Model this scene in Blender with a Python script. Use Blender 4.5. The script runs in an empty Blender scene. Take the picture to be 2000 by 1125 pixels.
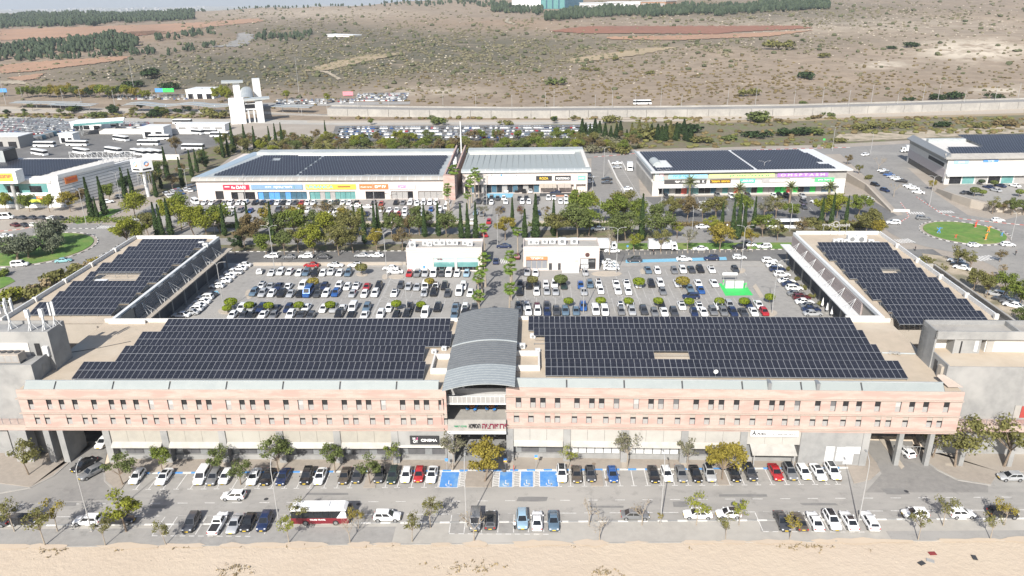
import bpy, math, random
import numpy as np
from math import sin, cos, tan, atan, atan2, radians, degrees, pi, sqrt, exp, hypot
from mathutils import Matrix, Vector
random.seed(7)
RNG = np.random.default_rng(7)
SC = bpy.context.scene
COL = SC.collection
# ------------------------------------------------------------------ camera
F = 1460.0
PITCH = atan(576 / F)
YAW = radians(1.6)
ROLL = radians(0.75)
CAMH = 80.0
FW = Vector((-sin(YAW) * cos(PITCH), cos(YAW) * cos(PITCH), -sin(PITCH)))
R0 = Vector((cos(YAW), sin(YAW), 0))
U0 = R0.cross(FW)
RT = R0 * cos(ROLL) - U0 * sin(ROLL)
UP = U0 * cos(ROLL) + R0 * sin(ROLL)
cam = bpy.data.cameras.new('camera')
cam.sensor_width = 36
cam.lens = F / 2000 * 36
cam.clip_start = 1
cam.clip_end = 60000
camo = bpy.data.objects.new('camera', cam)
COL.objects.link(camo)
camo.matrix_world = Matrix(((RT.x, UP.x, -FW.x, 0), (RT.y, UP.y, -FW.y, 0), (RT.z, UP.z, -FW.z, CAMH), (0, 0, 0, 1)))
SC.camera = camo
# ------------------------------------------------------------------ light
SUN_EL = radians(37)
SUN_AZ = radians(15)       # light travels towards +Y turned 15 degrees to +X
w = bpy.data.worlds.new('World')
SC.world = w
w.use_nodes = True
nt = w.node_tree
bg = nt.nodes['Background']
sky = nt.nodes.new('ShaderNodeTexSky')
sky.sky_type = 'NISHITA'
sky.sun_disc = False
sky.sun_elevation = SUN_EL
sky.sun_rotation = pi + SUN_AZ
sky.dust_density = 2.0
sky.altitude = 200
nt.links.new(sky.outputs[0], bg.inputs[0])
bg.inputs[1].default_value = 0.095
sl = bpy.data.lights.new('sun', 'SUN')
sl.energy = 4.7
sl.angle = radians(0.5)
sl.color = (1.0, 0.955, 0.89)
so = bpy.data.objects.new('sun', sl)
COL.objects.link(so)
LDIR = Vector((sin(SUN_AZ) * cos(SUN_EL), cos(SUN_AZ) * cos(SUN_EL), -sin(SUN_EL)))
so.rotation_euler = LDIR.to_track_quat('-Z', 'Y').to_euler()
so.location = (0, 0, 300)
SC.view_settings.view_transform = 'Standard'
SC.view_settings.look = 'None'
SC.view_settings.gamma = 1
SC.view_settings.exposure = 0.72
SC.view_settings.use_curve_mapping = False
SC.cycles.max_bounces = 6
SC.cycles.diffuse_bounces = 3
SC.cycles.glossy_bounces = 3
SC.cycles.transmission_bounces = 3
SC.cycles.volume_bounces = 0
SC.cycles.transparent_max_bounces = 6
# ------------------------------------------------------------------ helpers
HAZE = 0.000065            # density of the air
LOT = 6.0                  # level of the upper plateau behind the long block
def ray(px, py):
 return FW * F + RT * (px - 1000) - UP * (py - 562.5)
def G(px, py, z=LOT):
 """ground point seen at a place of the photograph, on the level z"""
 d = ray(px, py)
 t = (z - CAMH) / d.z
 return Vector((d.x * t, d.y * t, z))
def VY(px, py, Y):
 d = ray(px, py)
 t = Y / d.y
 return Vector((d.x * t, Y, CAMH + d.z * t))
def sm(a, b, x):
 t = min(1, max(0, (x - a) / (b - a)))
 return t * t * (3 - 2 * t)
def hgn(x, y):
 S = lambda a, b, v: (lambda t: t * t * (3 - 2 * t))(np.clip((v - a) / (b - a), 0, 1))
 r = S(-700, 500, x)
 h = LOT + (30 + 8 * r) * S(540, 1250, y) * (0.62 + 0.38 * r) + (8 + 17 * r) * S(1100, 2300, y)
 h = h + 25 * S(-900, -100, x) * S(1000, 2300, y)
 k = S(560, 900, y)
 h = h + k * (3.0 * np.sin(x / 97 + 1.3) * np.sin(y / 143) + 2.0 * np.sin(x / 51 + y / 83) + 1.2 * np.sin(x / 23 + 2) * np.sin(y / 37))
 h = h + k * 9 * np.exp(-((x - 520) / 150) ** 2 - ((y - 800) / 110) ** 2)
 h = h + 10 * S(1400, 2300, y) * np.exp(-((x + 850) / 500) ** 2)
 h = h + S(1500, 2600, y) * (5 * np.sin(x / 340 + .6) + 4 * np.sin(x / 170 + y / 400))
 h = h - 120 * S(2500, 4200, y) * (1 - 0.93 * S(-900, 900, x - (y - 2500) * .15))
 return np.where(y < 132.0, 0.0, np.where(y < 500, LOT, h))
def hgt(x, y):
 return float(hgn(np.float64(x), np.float64(y)))
def TB(px, py):
 """points of the terrain seen at places of the photograph (nan where the sky begins)"""
 px, py = np.asarray(px, float), np.asarray(py, float)
 d = np.array(FW)[None] * F + np.outer(px - 1000, np.array(RT)) - np.outer(py - 562.5, np.array(UP))
 d /= np.linalg.norm(d, axis=1)[:, None]
 n = len(px)
 lo = np.full(n, np.nan)
 hi = np.full(n, np.nan)
 open_ = np.ones(n, bool)
 t = 480.0
 prev = t
 while t < 16000 and open_.any():
  q = d[open_] * t
  hit = CAMH + q[:, 2] < hgn(q[:, 0], q[:, 1])
  idx = np.nonzero(open_)[0][hit]
  lo[idx] = prev
  hi[idx] = t
  open_[idx] = False
  prev = t
  t *= 1.015
 for _ in range(14):
  m = (lo + hi) / 2
  q = d * m[:, None]
  under = CAMH + q[:, 2] < hgn(q[:, 0], q[:, 1])
  hi = np.where(under, m, hi)
  lo = np.where(under, lo, m)
 q = d * hi[:, None]
 q[:, 2] = hgn(q[:, 0], q[:, 1])
 return q
def T(px, py):
 q = TB([px], [py])[0]
 return None if np.isnan(q[0]) else Vector(q)
def nw(name, data=None, parent=None):
 o = bpy.data.objects.new(name, data)
 COL.objects.link(o)
 if parent:
  o.parent = parent
 return o
def tag(o, label=None, cat=None, group=None, kind=None):
 if label:
  o['label'] = label
 if cat:
  o['category'] = cat
 if group:
  o['group'] = group
 if kind:
  o['kind'] = kind
 return o
def thing(name, label, cat, loc=(0, 0, 0), rz=0.0, group=None):
 o = nw(name)
 o.empty_display_size = 0.5
 o.location = loc
 o.rotation_euler = (0, 0, rz)
 return tag(o, label, cat, group)
WORDS = 'zeroth first second third fourth fifth sixth seventh eighth ninth tenth eleventh twelfth thirteenth fourteenth fifteenth sixteenth seventeenth eighteenth nineteenth'.split()
TENS = {2: ('twentieth', 'twenty'), 3: ('thirtieth', 'thirty'), 4: ('fortieth', 'forty'), 5: ('fiftieth', 'fifty'), 6: ('sixtieth', 'sixty')}
def nth(i):
 if i < 20:
  return WORDS[i]
 a, b = divmod(i, 10)
 return TENS[a][0] if b == 0 else TENS[a][1] + '-' + WORDS[b]
class MB:
 def __init__(self):
  self.v = []
  self.f = []
  self.m = []
 def add(self, vs, fs, mi=0):
  o = len(self.v)
  self.v += [tuple(p) for p in vs]
  for q in fs:
   self.f.append(tuple(i + o for i in q))
   self.m.append(mi)
  return self
 def quad(self, a, b, c, d, mi=0):
  return self.add([a, b, c, d], [(0, 1, 2, 3)], mi)
 def box(self, x0, x1, y0, y1, z0, z1, mi=0):
  return self.add([(x0, y0, z0), (x1, y0, z0), (x1, y1, z0), (x0, y1, z0), (x0, y0, z1), (x1, y0, z1), (x1, y1, z1), (x0, y1, z1)],
      [(3, 2, 1, 0), (4, 5, 6, 7), (0, 1, 5, 4), (1, 2, 6, 5), (2, 3, 7, 6), (3, 0, 4, 7)], mi)
 def hexa(self, b, t, mi=0):
  """eight corners: four below, four above"""
  return self.add(list(b) + list(t), [(3, 2, 1, 0), (4, 5, 6, 7), (0, 1, 5, 4), (1, 2, 6, 5), (2, 3, 7, 6), (3, 0, 4, 7)], mi)
 def prism(self, poly, z0, z1, mi=0):
  n = len(poly)
  vs = [(p[0], p[1], z0) for p in poly] + [(p[0], p[1], z1) for p in poly]
  fs = [tuple(range(n - 1, -1, -1)), tuple(range(n, 2 * n))] + [(i, (i + 1) % n, n + (i + 1) % n, n + i) for i in range(n)]
  return self.add(vs, fs, mi)
 def cyl(self, a, b, r0, r1=None, n=8, mi=0, cap=True):
  a = Vector(a)
  b = Vector(b)
  r1 = r0 if r1 is None else r1
  d = (b - a).normalized()
  u = d.orthogonal().normalized()
  q = d.cross(u)
  vs = []
  for p, r in ((a, r0), (b, r1)):
   for i in range(n):
    t = 2 * pi * i / n
    vs.append(p + (u * cos(t) + q * sin(t)) * r)
  fs = [(i, (i + 1) % n, n + (i + 1) % n, n + i) for i in range(n)]
  if cap:
   fs += [tuple(range(n - 1, -1, -1)), tuple(range(n, 2 * n))]
  return self.add(vs, fs, mi)
 def tube(self, pts, r, n=6, mi=0):
  for i in range(len(pts) - 1):
   ra = r[i] if isinstance(r, (list, tuple)) else r
   rb = r[i + 1] if isinstance(r, (list, tuple)) else r
   self.cyl(pts[i], pts[i + 1], ra, rb, n, mi, cap=(i == len(pts) - 2))
  return self
 def mesh(self, name, mats, smooth=False):
  me = bpy.data.meshes.new(name)
  me.from_pydata(self.v, [], self.f)
  for m in (mats if isinstance(mats, (list, tuple)) else [mats]):
   me.materials.append(m)
  if any(self.m):
   me.polygons.foreach_set('material_index', self.m)
  if smooth:
   me.polygons.foreach_set('use_smooth', [True] * len(self.f))
  me.update()
  return me
 def build(self, name, mats, parent=None, smooth=False):
  return nw(name, self.mesh(name, mats, smooth), parent)
def setmat(o, i, m):
 o.material_slots[i].link = 'OBJECT'
 o.material_slots[i].material = m
# ------------------------------------------------------------------ materials
MAT = {}
def lin(c):
 return tuple(((v / 255) / 12.92 if v / 255 <= .04045 else ((v / 255 + .055) / 1.055) ** 2.4) for v in c)
DIM = {'paving': 0.7, 'paving_pale': 0.7, 'concrete': 0.7, 'concrete_grey': 0.72, 'sand': 0.7, 'roof_deck': 0.70, 'plaster': 0.74, 'plaster_warm': 0.5, 'white_metal': 0.78, 'pale_metal': 0.60, 'grey_metal': 0.7, 'vault_metal': 0.80, 'vault_pale': 0.85, 'louvre': 0.8, 'louvre_pale': 0.6, 'ledge_stone': 0.6, 'blind': 0.68, 'blind_pale': 0.6, 'pole_metal': 0.75, 'limestone': 0.66, 'pale_soil': 0.66, 'red_soil': 0.75, 'orange_soil': 0.75, 'straw': 0.72, 'trunk_pale': 0.8, 'kerb_white': 0.8, 'line_white': 0.9, 'panel_frame': 0.75, 'patch': 1}
def pm(name, c1, c2=None, scale=1.0, rough=.8, metal=0.0, bump=0.0, detail=4, coord='pos', c3=None, spec=None, big=None, stretch=None):
 """procedural surface: two (or three) tones mixed by noise, fine relief"""
 if c2 is None:
  c2 = tuple(v * .82 for v in c1)
 if name in DIM:
  c1, c2 = tuple(v * DIM[name] for v in c1), tuple(v * DIM[name] for v in c2)
  c3 = c3 and tuple(v * DIM[name] for v in c3)
 m = bpy.data.materials.new(name)
 m.use_nodes = True
 n = m.node_tree
 b = n.nodes['Principled BSDF']
 b.inputs['Roughness'].default_value = rough
 b.inputs['Metallic'].default_value = metal
 if spec is not None:
  b.inputs['Specular IOR Level'].default_value = spec
 if c2 is None:
  c2 = tuple(v * .82 for v in c1)
 if coord == 'pos':
  src = n.nodes.new('ShaderNodeNewGeometry').outputs['Position']
 else:
  src = n.nodes.new('ShaderNodeTexCoord').outputs['Object']
 if stretch:
  mp = n.nodes.new('ShaderNodeMapping')
  mp.inputs['Scale'].default_value = stretch
  n.links.new(src, mp.inputs[0])
  src = mp.outputs[0]
 tx = n.nodes.new('ShaderNodeTexNoise')
 tx.inputs['Scale'].default_value = scale
 tx.inputs['Detail'].default_value = detail
 tx.inputs['Roughness'].default_value = .62
 n.links.new(src, tx.inputs['Vector'])
 cr = n.nodes.new('ShaderNodeValToRGB')
 cr.color_ramp.elements[0].position = .36
 cr.color_ramp.elements[1].position = .64
 cr.color_ramp.elements[0].color = (*c2, 1)
 cr.color_ramp.elements[1].color = (*c1, 1)
 n.links.new(tx.outputs[0], cr.inputs[0])
 out = cr.outputs[0]
 if c3 is not None:
  t2 = n.nodes.new('ShaderNodeTexNoise')
  t2.inputs['Scale'].default_value = big or scale * .13
  t2.inputs['Detail'].default_value = 3
  n.links.new(src, t2.inputs['Vector'])
  r2 = n.nodes.new('ShaderNodeValToRGB')
  r2.color_ramp.elements[0].position = .48
  r2.color_ramp.elements[1].position = .66
  n.links.new(t2.outputs[0], r2.inputs[0])
  mx = n.nodes.new('ShaderNodeMix')
  mx.data_type = 'RGBA'
  n.links.new(r2.outputs[0], mx.inputs[0])
  n.links.new(out, mx.inputs[6])
  mx.inputs[7].default_value = (*c3, 1)
  out = mx.outputs[2]
 n.links.new(out, b.inputs['Base Color'])
 if bump:
  bp = n.nodes.new('ShaderNodeBump')
  bp.inputs['Strength'].default_value = bump
  bp.inputs['Distance'].default_value = .05
  t3 = n.nodes.new('ShaderNodeTexNoise')
  t3.inputs['Scale'].default_value = scale * 6
  t3.inputs['Detail'].default_value = 3
  n.links.new(src, t3.inputs['Vector'])
  n.links.new(t3.outputs[0], bp.inputs['Height'])
  n.links.new(bp.outputs[0], b.inputs['Normal'])
 MAT[name] = m
 return m
def leafmat(name, c1, c2, tr=.25):
 m = bpy.data.materials.new(name)
 m.use_nodes = True
 n = m.node_tree
 for q in list(n.nodes):
  n.nodes.remove(q)
 out = n.nodes.new('ShaderNodeOutputMaterial')
 df = n.nodes.new('ShaderNodeBsdfDiffuse')
 tl = n.nodes.new('ShaderNodeBsdfTranslucent')
 mx = n.nodes.new('ShaderNodeMixShader')
 mx.inputs[0].default_value = tr
 g = n.nodes.new('ShaderNodeNewGeometry')
 tx = n.nodes.new('ShaderNodeTexNoise')
 tx.inputs['Scale'].default_value = 1.1
 tx.inputs['Detail'].default_value = 3
 n.links.new(g.outputs['Position'], tx.inputs['Vector'])
 ad = n.nodes.new('ShaderNodeMath')
 ad.operation = 'MULTIPLY_ADD'
 n.links.new(g.outputs['Random Per Island'], ad.inputs[0])
 ad.inputs[1].default_value = .5
 n.links.new(tx.outputs[0], ad.inputs[2])
 cr = n.nodes.new('ShaderNodeValToRGB')
 cr.color_ramp.elements[0].position = .45
 cr.color_ramp.elements[1].position = 1.05
 cr.color_ramp.elements[0].color = (*c2, 1)
 cr.color_ramp.elements[1].color = (*c1, 1)
 n.links.new(ad.outputs[0], cr.inputs[0])
 n.links.new(cr.outputs[0], df.inputs[0])
 n.links.new(cr.outputs[0], tl.inputs[0])
 n.links.new(df.outputs[0], mx.inputs[1])
 n.links.new(tl.outputs[0], mx.inputs[2])
 n.links.new(mx.outputs[0], out.inputs[0])
 MAT[name] = m
 return m
def paint(name, c, rough=.28, metal=0.0, coat=.6):
 m = pm(name, c, tuple(v * .94 for v in c), 3, rough, metal, coord='obj')
 b = m.node_tree.nodes['Principled BSDF']
 b.inputs['Coat Weight'].default_value = coat
 b.inputs['Coat Roughness'].default_value = .08
 return m
pm('asphalt', (.225, .216, .202), (.19, .183, .173), .9, .9, bump=.15, c3=(.25, .24, .222), big=.06)
pm('asphalt_lot', (.275, .265, .247), (.24, .231, .217), .8, .9, bump=.12, c3=(.30, .288, .268), big=.05)
pm('asphalt_dark', (.135, .132, .128), (.105, .103, .10), .9, .9, bump=.15, c3=(.16, .157, .15), big=.07)
pm('asphalt_street', (.295, .283, .262), (.255, .246, .229), .6, .9, bump=.12, c3=(.345, .328, .298), big=.045, stretch=(.35, 1, 1))
pm('patch', (.19, .186, .178), (.16, .157, .152), .8, .9)
for q_ in ('asphalt', 'asphalt_lot', 'asphalt_street', 'asphalt_dark'):
 n_ = MAT[q_].node_tree
 b_ = n_.nodes['Principled BSDF']
 l_ = b_.inputs['Base Color'].links[0].from_socket
 g_ = n_.nodes.new('ShaderNodeNewGeometry')
 t_ = n_.nodes.new('ShaderNodeTexNoise')
 t_.inputs['Scale'].default_value = .33
 t_.inputs['Detail'].default_value = 7
 t_.inputs['Roughness'].default_value = .75
 n_.links.new(g_.outputs['Position'], t_.inputs['Vector'])
 r_ = n_.nodes.new('ShaderNodeMapRange')
 r_.inputs[1].default_value = .54
 r_.inputs[2].default_value = .70
 r_.inputs[4].default_value = .42
 n_.links.new(t_.outputs[0], r_.inputs[0])
 x_ = n_.nodes.new('ShaderNodeMix')
 x_.data_type = 'RGBA'
 n_.links.new(r_.outputs[0], x_.inputs[0])
 n_.links.new(l_, x_.inputs[6])
 x_.inputs[7].default_value = (.10, .097, .092, 1)
 n_.links.new(x_.outputs[2], b_.inputs['Base Color'])
pm('paving', (.43, .375, .315), (.37, .325, .275), 1.2, .88, bump=.1, c3=(.46, .41, .35), big=.08)
pm('paving_pale', (.56, .49, .40), (.50, .44, .365), 1.2, .88)
pm('concrete', (.44, .42, .385), (.37, .355, .33), .8, .88, bump=.1, c3=(.49, .47, .43), big=.1)
pm('concrete_grey', (.36, .36, .35), (.30, .30, .295), .7, .88, bump=.1, c3=(.42, .415, .40), big=.16)
pm('kerb_white', (.72, .71, .68), (.6, .59, .56), 3, .8)
pm('kerb_black', (.05, .05, .055), (.08, .08, .08), 3, .8)
pm('kerb_red', (.52, .10, .07), (.42, .09, .07), 3, .8)
pm('kerb_blue', (.06, .23, .55), (.09, .27, .55), 3, .8)
pm('line_white', (.74, .73, .70), (.52, .51, .49), 2.2, .8)
pm('line_old', (.46, .45, .43), (.34, .335, .32), 2.2, .85)
pm('bay_blue', (.055, .20, .50), (.085, .24, .52), 1.3, .75, c3=(.16, .30, .48), big=.5)
pm('bay_teal', (.14, .36, .52), (.19, .40, .52), 1.3, .8)
pm('bay_green', (.03, .50, .10), (.05, .44, .10), 1.2, .75)
pm('sand', (.655, .545, .425), (.615, .505, .39), .25, .95, bump=.25, c3=(.67, .55, .415), big=.05)
pm('grass', (.105, .20, .03), (.075, .15, .025), .5, .95, c3=(.16, .20, .05), big=.2)
pm('bed', (.16, .13, .085), (.11, .10, .06), .5, .95, c3=(.115, .13, .045), big=.15)
pm('pale_soil', (.60, .51, .39), (.44, .37, .27), .35, .95, c3=(.24, .22, .14), big=.14)
pm('red_soil', (.29, .135, .085), (.25, .115, .07), .06, .95)
pm('orange_soil', (.42, .25, .155), (.36, .22, .14), .03, .95)
pm('straw', (.40, .315, .20), (.36, .285, .18), .05, .95)
pm('roof_deck', (.60, .50, .385), (.54, .455, .35), .5, .9, c3=(.64, .555, .44), big=.12)
pm('plaster', (.76, .735, .69), (.70, .68, .64), .6, .85)
pm('plaster_warm', (.72, .64, .54), (.66, .585, .49), .5, .85)
pm('white_metal', (.76, .77, .77), (.69, .70, .70), 1.5, .5)
pm('pale_metal', (.55, .595, .60), (.49, .535, .545), .7, .5, c3=(.61, .64, .63), big=.12)
pm('grey_metal', (.34, .355, .36), (.29, .30, .31), 1.2, .45, metal=.2)
pm('vault_metal', (.235, .245, .25), (.20, .21, .215), .9, .6, metal=.25)
pm('vault_pale', (.375, .405, .41), (.33, .36, .37), .9, .6, metal=.2)
pm('louvre', (.26, .255, .265), (.20, .195, .205), .8, .7, stretch=(1, .2, 4))
pm('louvre_pale', (.56, .48, .46), (.47, .40, .385), .8, .7, stretch=(1, .2, 4))
pm('dark_metal', (.05, .053, .058), (.035, .037, .04), 2, .5)
pm('black', (.012, .012, .014), (.018, .018, .02), 2, .6)
pm('shade_wall', (.10, .10, .105), (.075, .075, .08), .6, .85)  # dark tone with shade painted in, for recessed walls and underpasses
pm('window_dark', (.012, .013, .016), (.022, .023, .027), 1.2, .16)
pm('glass_teal', (.10, .24, .235), (.14, .30, .29), .35, .12)
pm('glass_blue', (.04, .09, .13), (.07, .14, .19), .4, .1)
pm('blind', (.45, .44, .425), (.40, .39, .38), 2, .7)
pm('blind_pale', (.60, .53, .46), (.54, .48, .42), 2, .7)
pm('pole_metal', (.56, .56, .55), (.49, .49, .485), 3, .45, metal=.25)
pm('trunk', (.23, .18, .135), (.15, .115, .085), 5, .9, coord='obj')
pm('trunk_pale', (.40, .345, .28), (.30, .255, .20), 5, .9, coord='obj')
pm('tyre', (.02, .02, .021), (.014, .014, .015), 9, .85, coord='obj')
pm('rim', (.42, .43, .44), (.34, .35, .36), 9, .35, metal=.7, coord='obj')
pm('car_glass', (.012, .014, .017), (.02, .023, .027), .8, .06, coord='obj')
pm('car_trim', (.02, .02, .022), (.028, .028, .03), 5, .5, coord='obj')
pm('lamp_clear', (.62, .64, .66), (.55, .57, .6), 5, .1, coord='obj')
pm('lamp_red', (.30, .012, .012), (.38, .02, .02), 5, .2, coord='obj')
pm('plate', (.72, .50, .04), (.66, .46, .04), 5, .5, coord='obj')
pm('skin', (.45, .28, .2), (.42, .26, .18), 5, .6, coord='obj')
pm('limestone', (.70, .62, .50), (.58, .51, .41), .8, .95)
for nm, c in dict(white=(.74, .75, .75), white_warm=(.70, .685, .65), black=(.016, .016, .018), dark_grey=(.065, .068, .075), grey=(.19, .195, .20),
     silver=(.42, .43, .44), navy=(.02, .033, .085), blue=(.03, .10, .30), steel=(.12, .18, .24), light_blue=(.30, .44, .55),
     red=(.33, .018, .022), maroon=(.11, .02, .025), green=(.03, .05, .045), brown=(.10, .085, .07), teal=(.25, .48, .50)).items():
 paint('paint_' + nm, c, .3, .0 if nm.startswith('white') or nm in ('red', 'black') else .25)
def colourmat(name, c, rough=.7):
 return MAT.get(name) or pm(name, c, tuple(v * .9 for v in c), 1.5, rough)
# stone cladding of the long block: courses of pink and cream stone
def stonemat(name, a, b, c, sw=.9, sh=.3):
 m = bpy.data.materials.new(name)
 m.use_nodes = True
 n = m.node_tree
 bs = n.nodes['Principled BSDF']
 bs.inputs['Roughness'].default_value = .85
 g = n.nodes.new('ShaderNodeNewGeometry')
 sp = n.nodes.new('ShaderNodeSeparateXYZ')
 n.links.new(g.outputs['Position'], sp.inputs[0])
 ad = n.nodes.new('ShaderNodeMath')
 ad.operation = 'ADD'
 n.links.new(sp.outputs[0], ad.inputs[0])
 n.links.new(sp.outputs[1], ad.inputs[1])
 cb = n.nodes.new('ShaderNodeCombineXYZ')
 n.links.new(ad.outputs[0], cb.inputs[0])
 n.links.new(sp.outputs[2], cb.inputs[1])
 br = n.nodes.new('ShaderNodeTexBrick')
 br.inputs['Scale'].default_value = 1
 br.inputs['Brick Width'].default_value = sw
 br.inputs['Row Height'].default_value = sh
 br.inputs['Mortar Size'].default_value = .008
 br.inputs['Color1'].default_value = (*a, 1)
 br.inputs['Color2'].default_value = (*b, 1)
 br.inputs['Mortar'].default_value = (*[v * .75 for v in b], 1)
 n.links.new(cb.outputs[0], br.inputs['Vector'])
 tx = n.nodes.new('ShaderNodeTexNoise')
 tx.inputs['Scale'].default_value = .33
 tx.inputs['Detail'].default_value = 5
 mp = n.nodes.new('ShaderNodeMapping')
 mp.inputs['Scale'].default_value = (.6, 2.6, 1)
 n.links.new(cb.outputs[0], mp.inputs[0])
 n.links.new(mp.outputs[0], tx.inputs['Vector'])
 cr = n.nodes.new('ShaderNodeValToRGB')
 cr.color_ramp.elements[0].position = .44
 cr.color_ramp.elements[1].position = .60
 n.links.new(tx.outputs[0], cr.inputs[0])
 mx = n.nodes.new('ShaderNodeMix')
 mx.data_type = 'RGBA'
 n.links.new(cr.outputs[0], mx.inputs[0])
 n.links.new(br.outputs[0], mx.inputs[6])
 mx.inputs[7].default_value = (*c, 1)
 n.links.new(mx.outputs[2], bs.inputs['Base Color'])
 MAT[name] = m
pm('pavement_pale', (.355, .335, .300), (.315, .298, .268), .7, .88, c3=(.385, .365, .33), big=.07)
pm('panel_beige', (.335, .315, .272), (.30, .283, .247), .7, .85, c3=(.35, .335, .295), big=.12)
pm('panel_pale', (.375, .362, .332), (.345, .333, .307), .7, .85)
pm('awning_pale', (.385, .372, .340), (.33, .318, .29), .9, .85, c3=(.41, .40, .37), big=.2)
pm('parapet_metal', (.235, .258, .254), (.212, .236, .234), .5, .5, c3=(.225, .25, .245), big=.08)
stonemat('pink_stone', (.418, .335, .295), (.398, .305, .265), (.385, .252, .218))
stonemat('white_stone', (.55, .50, .465), (.51, .465, .435), (.53, .46, .42), 1.2, .4)
pm('ledge_stone', (.64, .535, .455), (.59, .49, .415), .7, .85)
leafmat('leaf_green', (0.155, 0.185, 0.066), (0.078, 0.100, 0.036))
leafmat('leaf_yellow', (0.260, 0.273, 0.046), (0.130, 0.150, 0.026))
leafmat('leaf_bright', (0.185, 0.225, 0.050), (0.090, 0.122, 0.028))
leafmat('leaf_olive', (0.202, 0.195, 0.072), (0.111, 0.111, 0.042))
leafmat('leaf_ochre', (0.305, 0.254, 0.052), (0.169, 0.143, 0.036))
leafmat('leaf_grey', (0.202, 0.195, 0.124), (0.111, 0.111, 0.072))
leafmat('leaf_brown', (0.215, 0.169, 0.085), (0.117, 0.091, 0.046))
leafmat('leaf_cypress', (.055, .085, .032), (.025, .042, .018), .1)
leafmat('leaf_dark', (.045, .07, .03), (.022, .037, .017), .1)
leafmat('leaf_palm', (0.169, 0.247, 0.046), (0.078, 0.124, 0.026))
leafmat('leaf_date', (0.221, 0.240, 0.098), (0.111, 0.130, 0.052))
leafmat('leaf_olivetree', (0.185, 0.205, 0.140), (0.090, 0.108, 0.072))
leafmat('leaf_dry', (0.351, 0.280, 0.169), (0.208, 0.169, 0.104))
leafmat('leaf_topiary', (0.221, 0.280, 0.026), (0.117, 0.156, 0.019))
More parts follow.
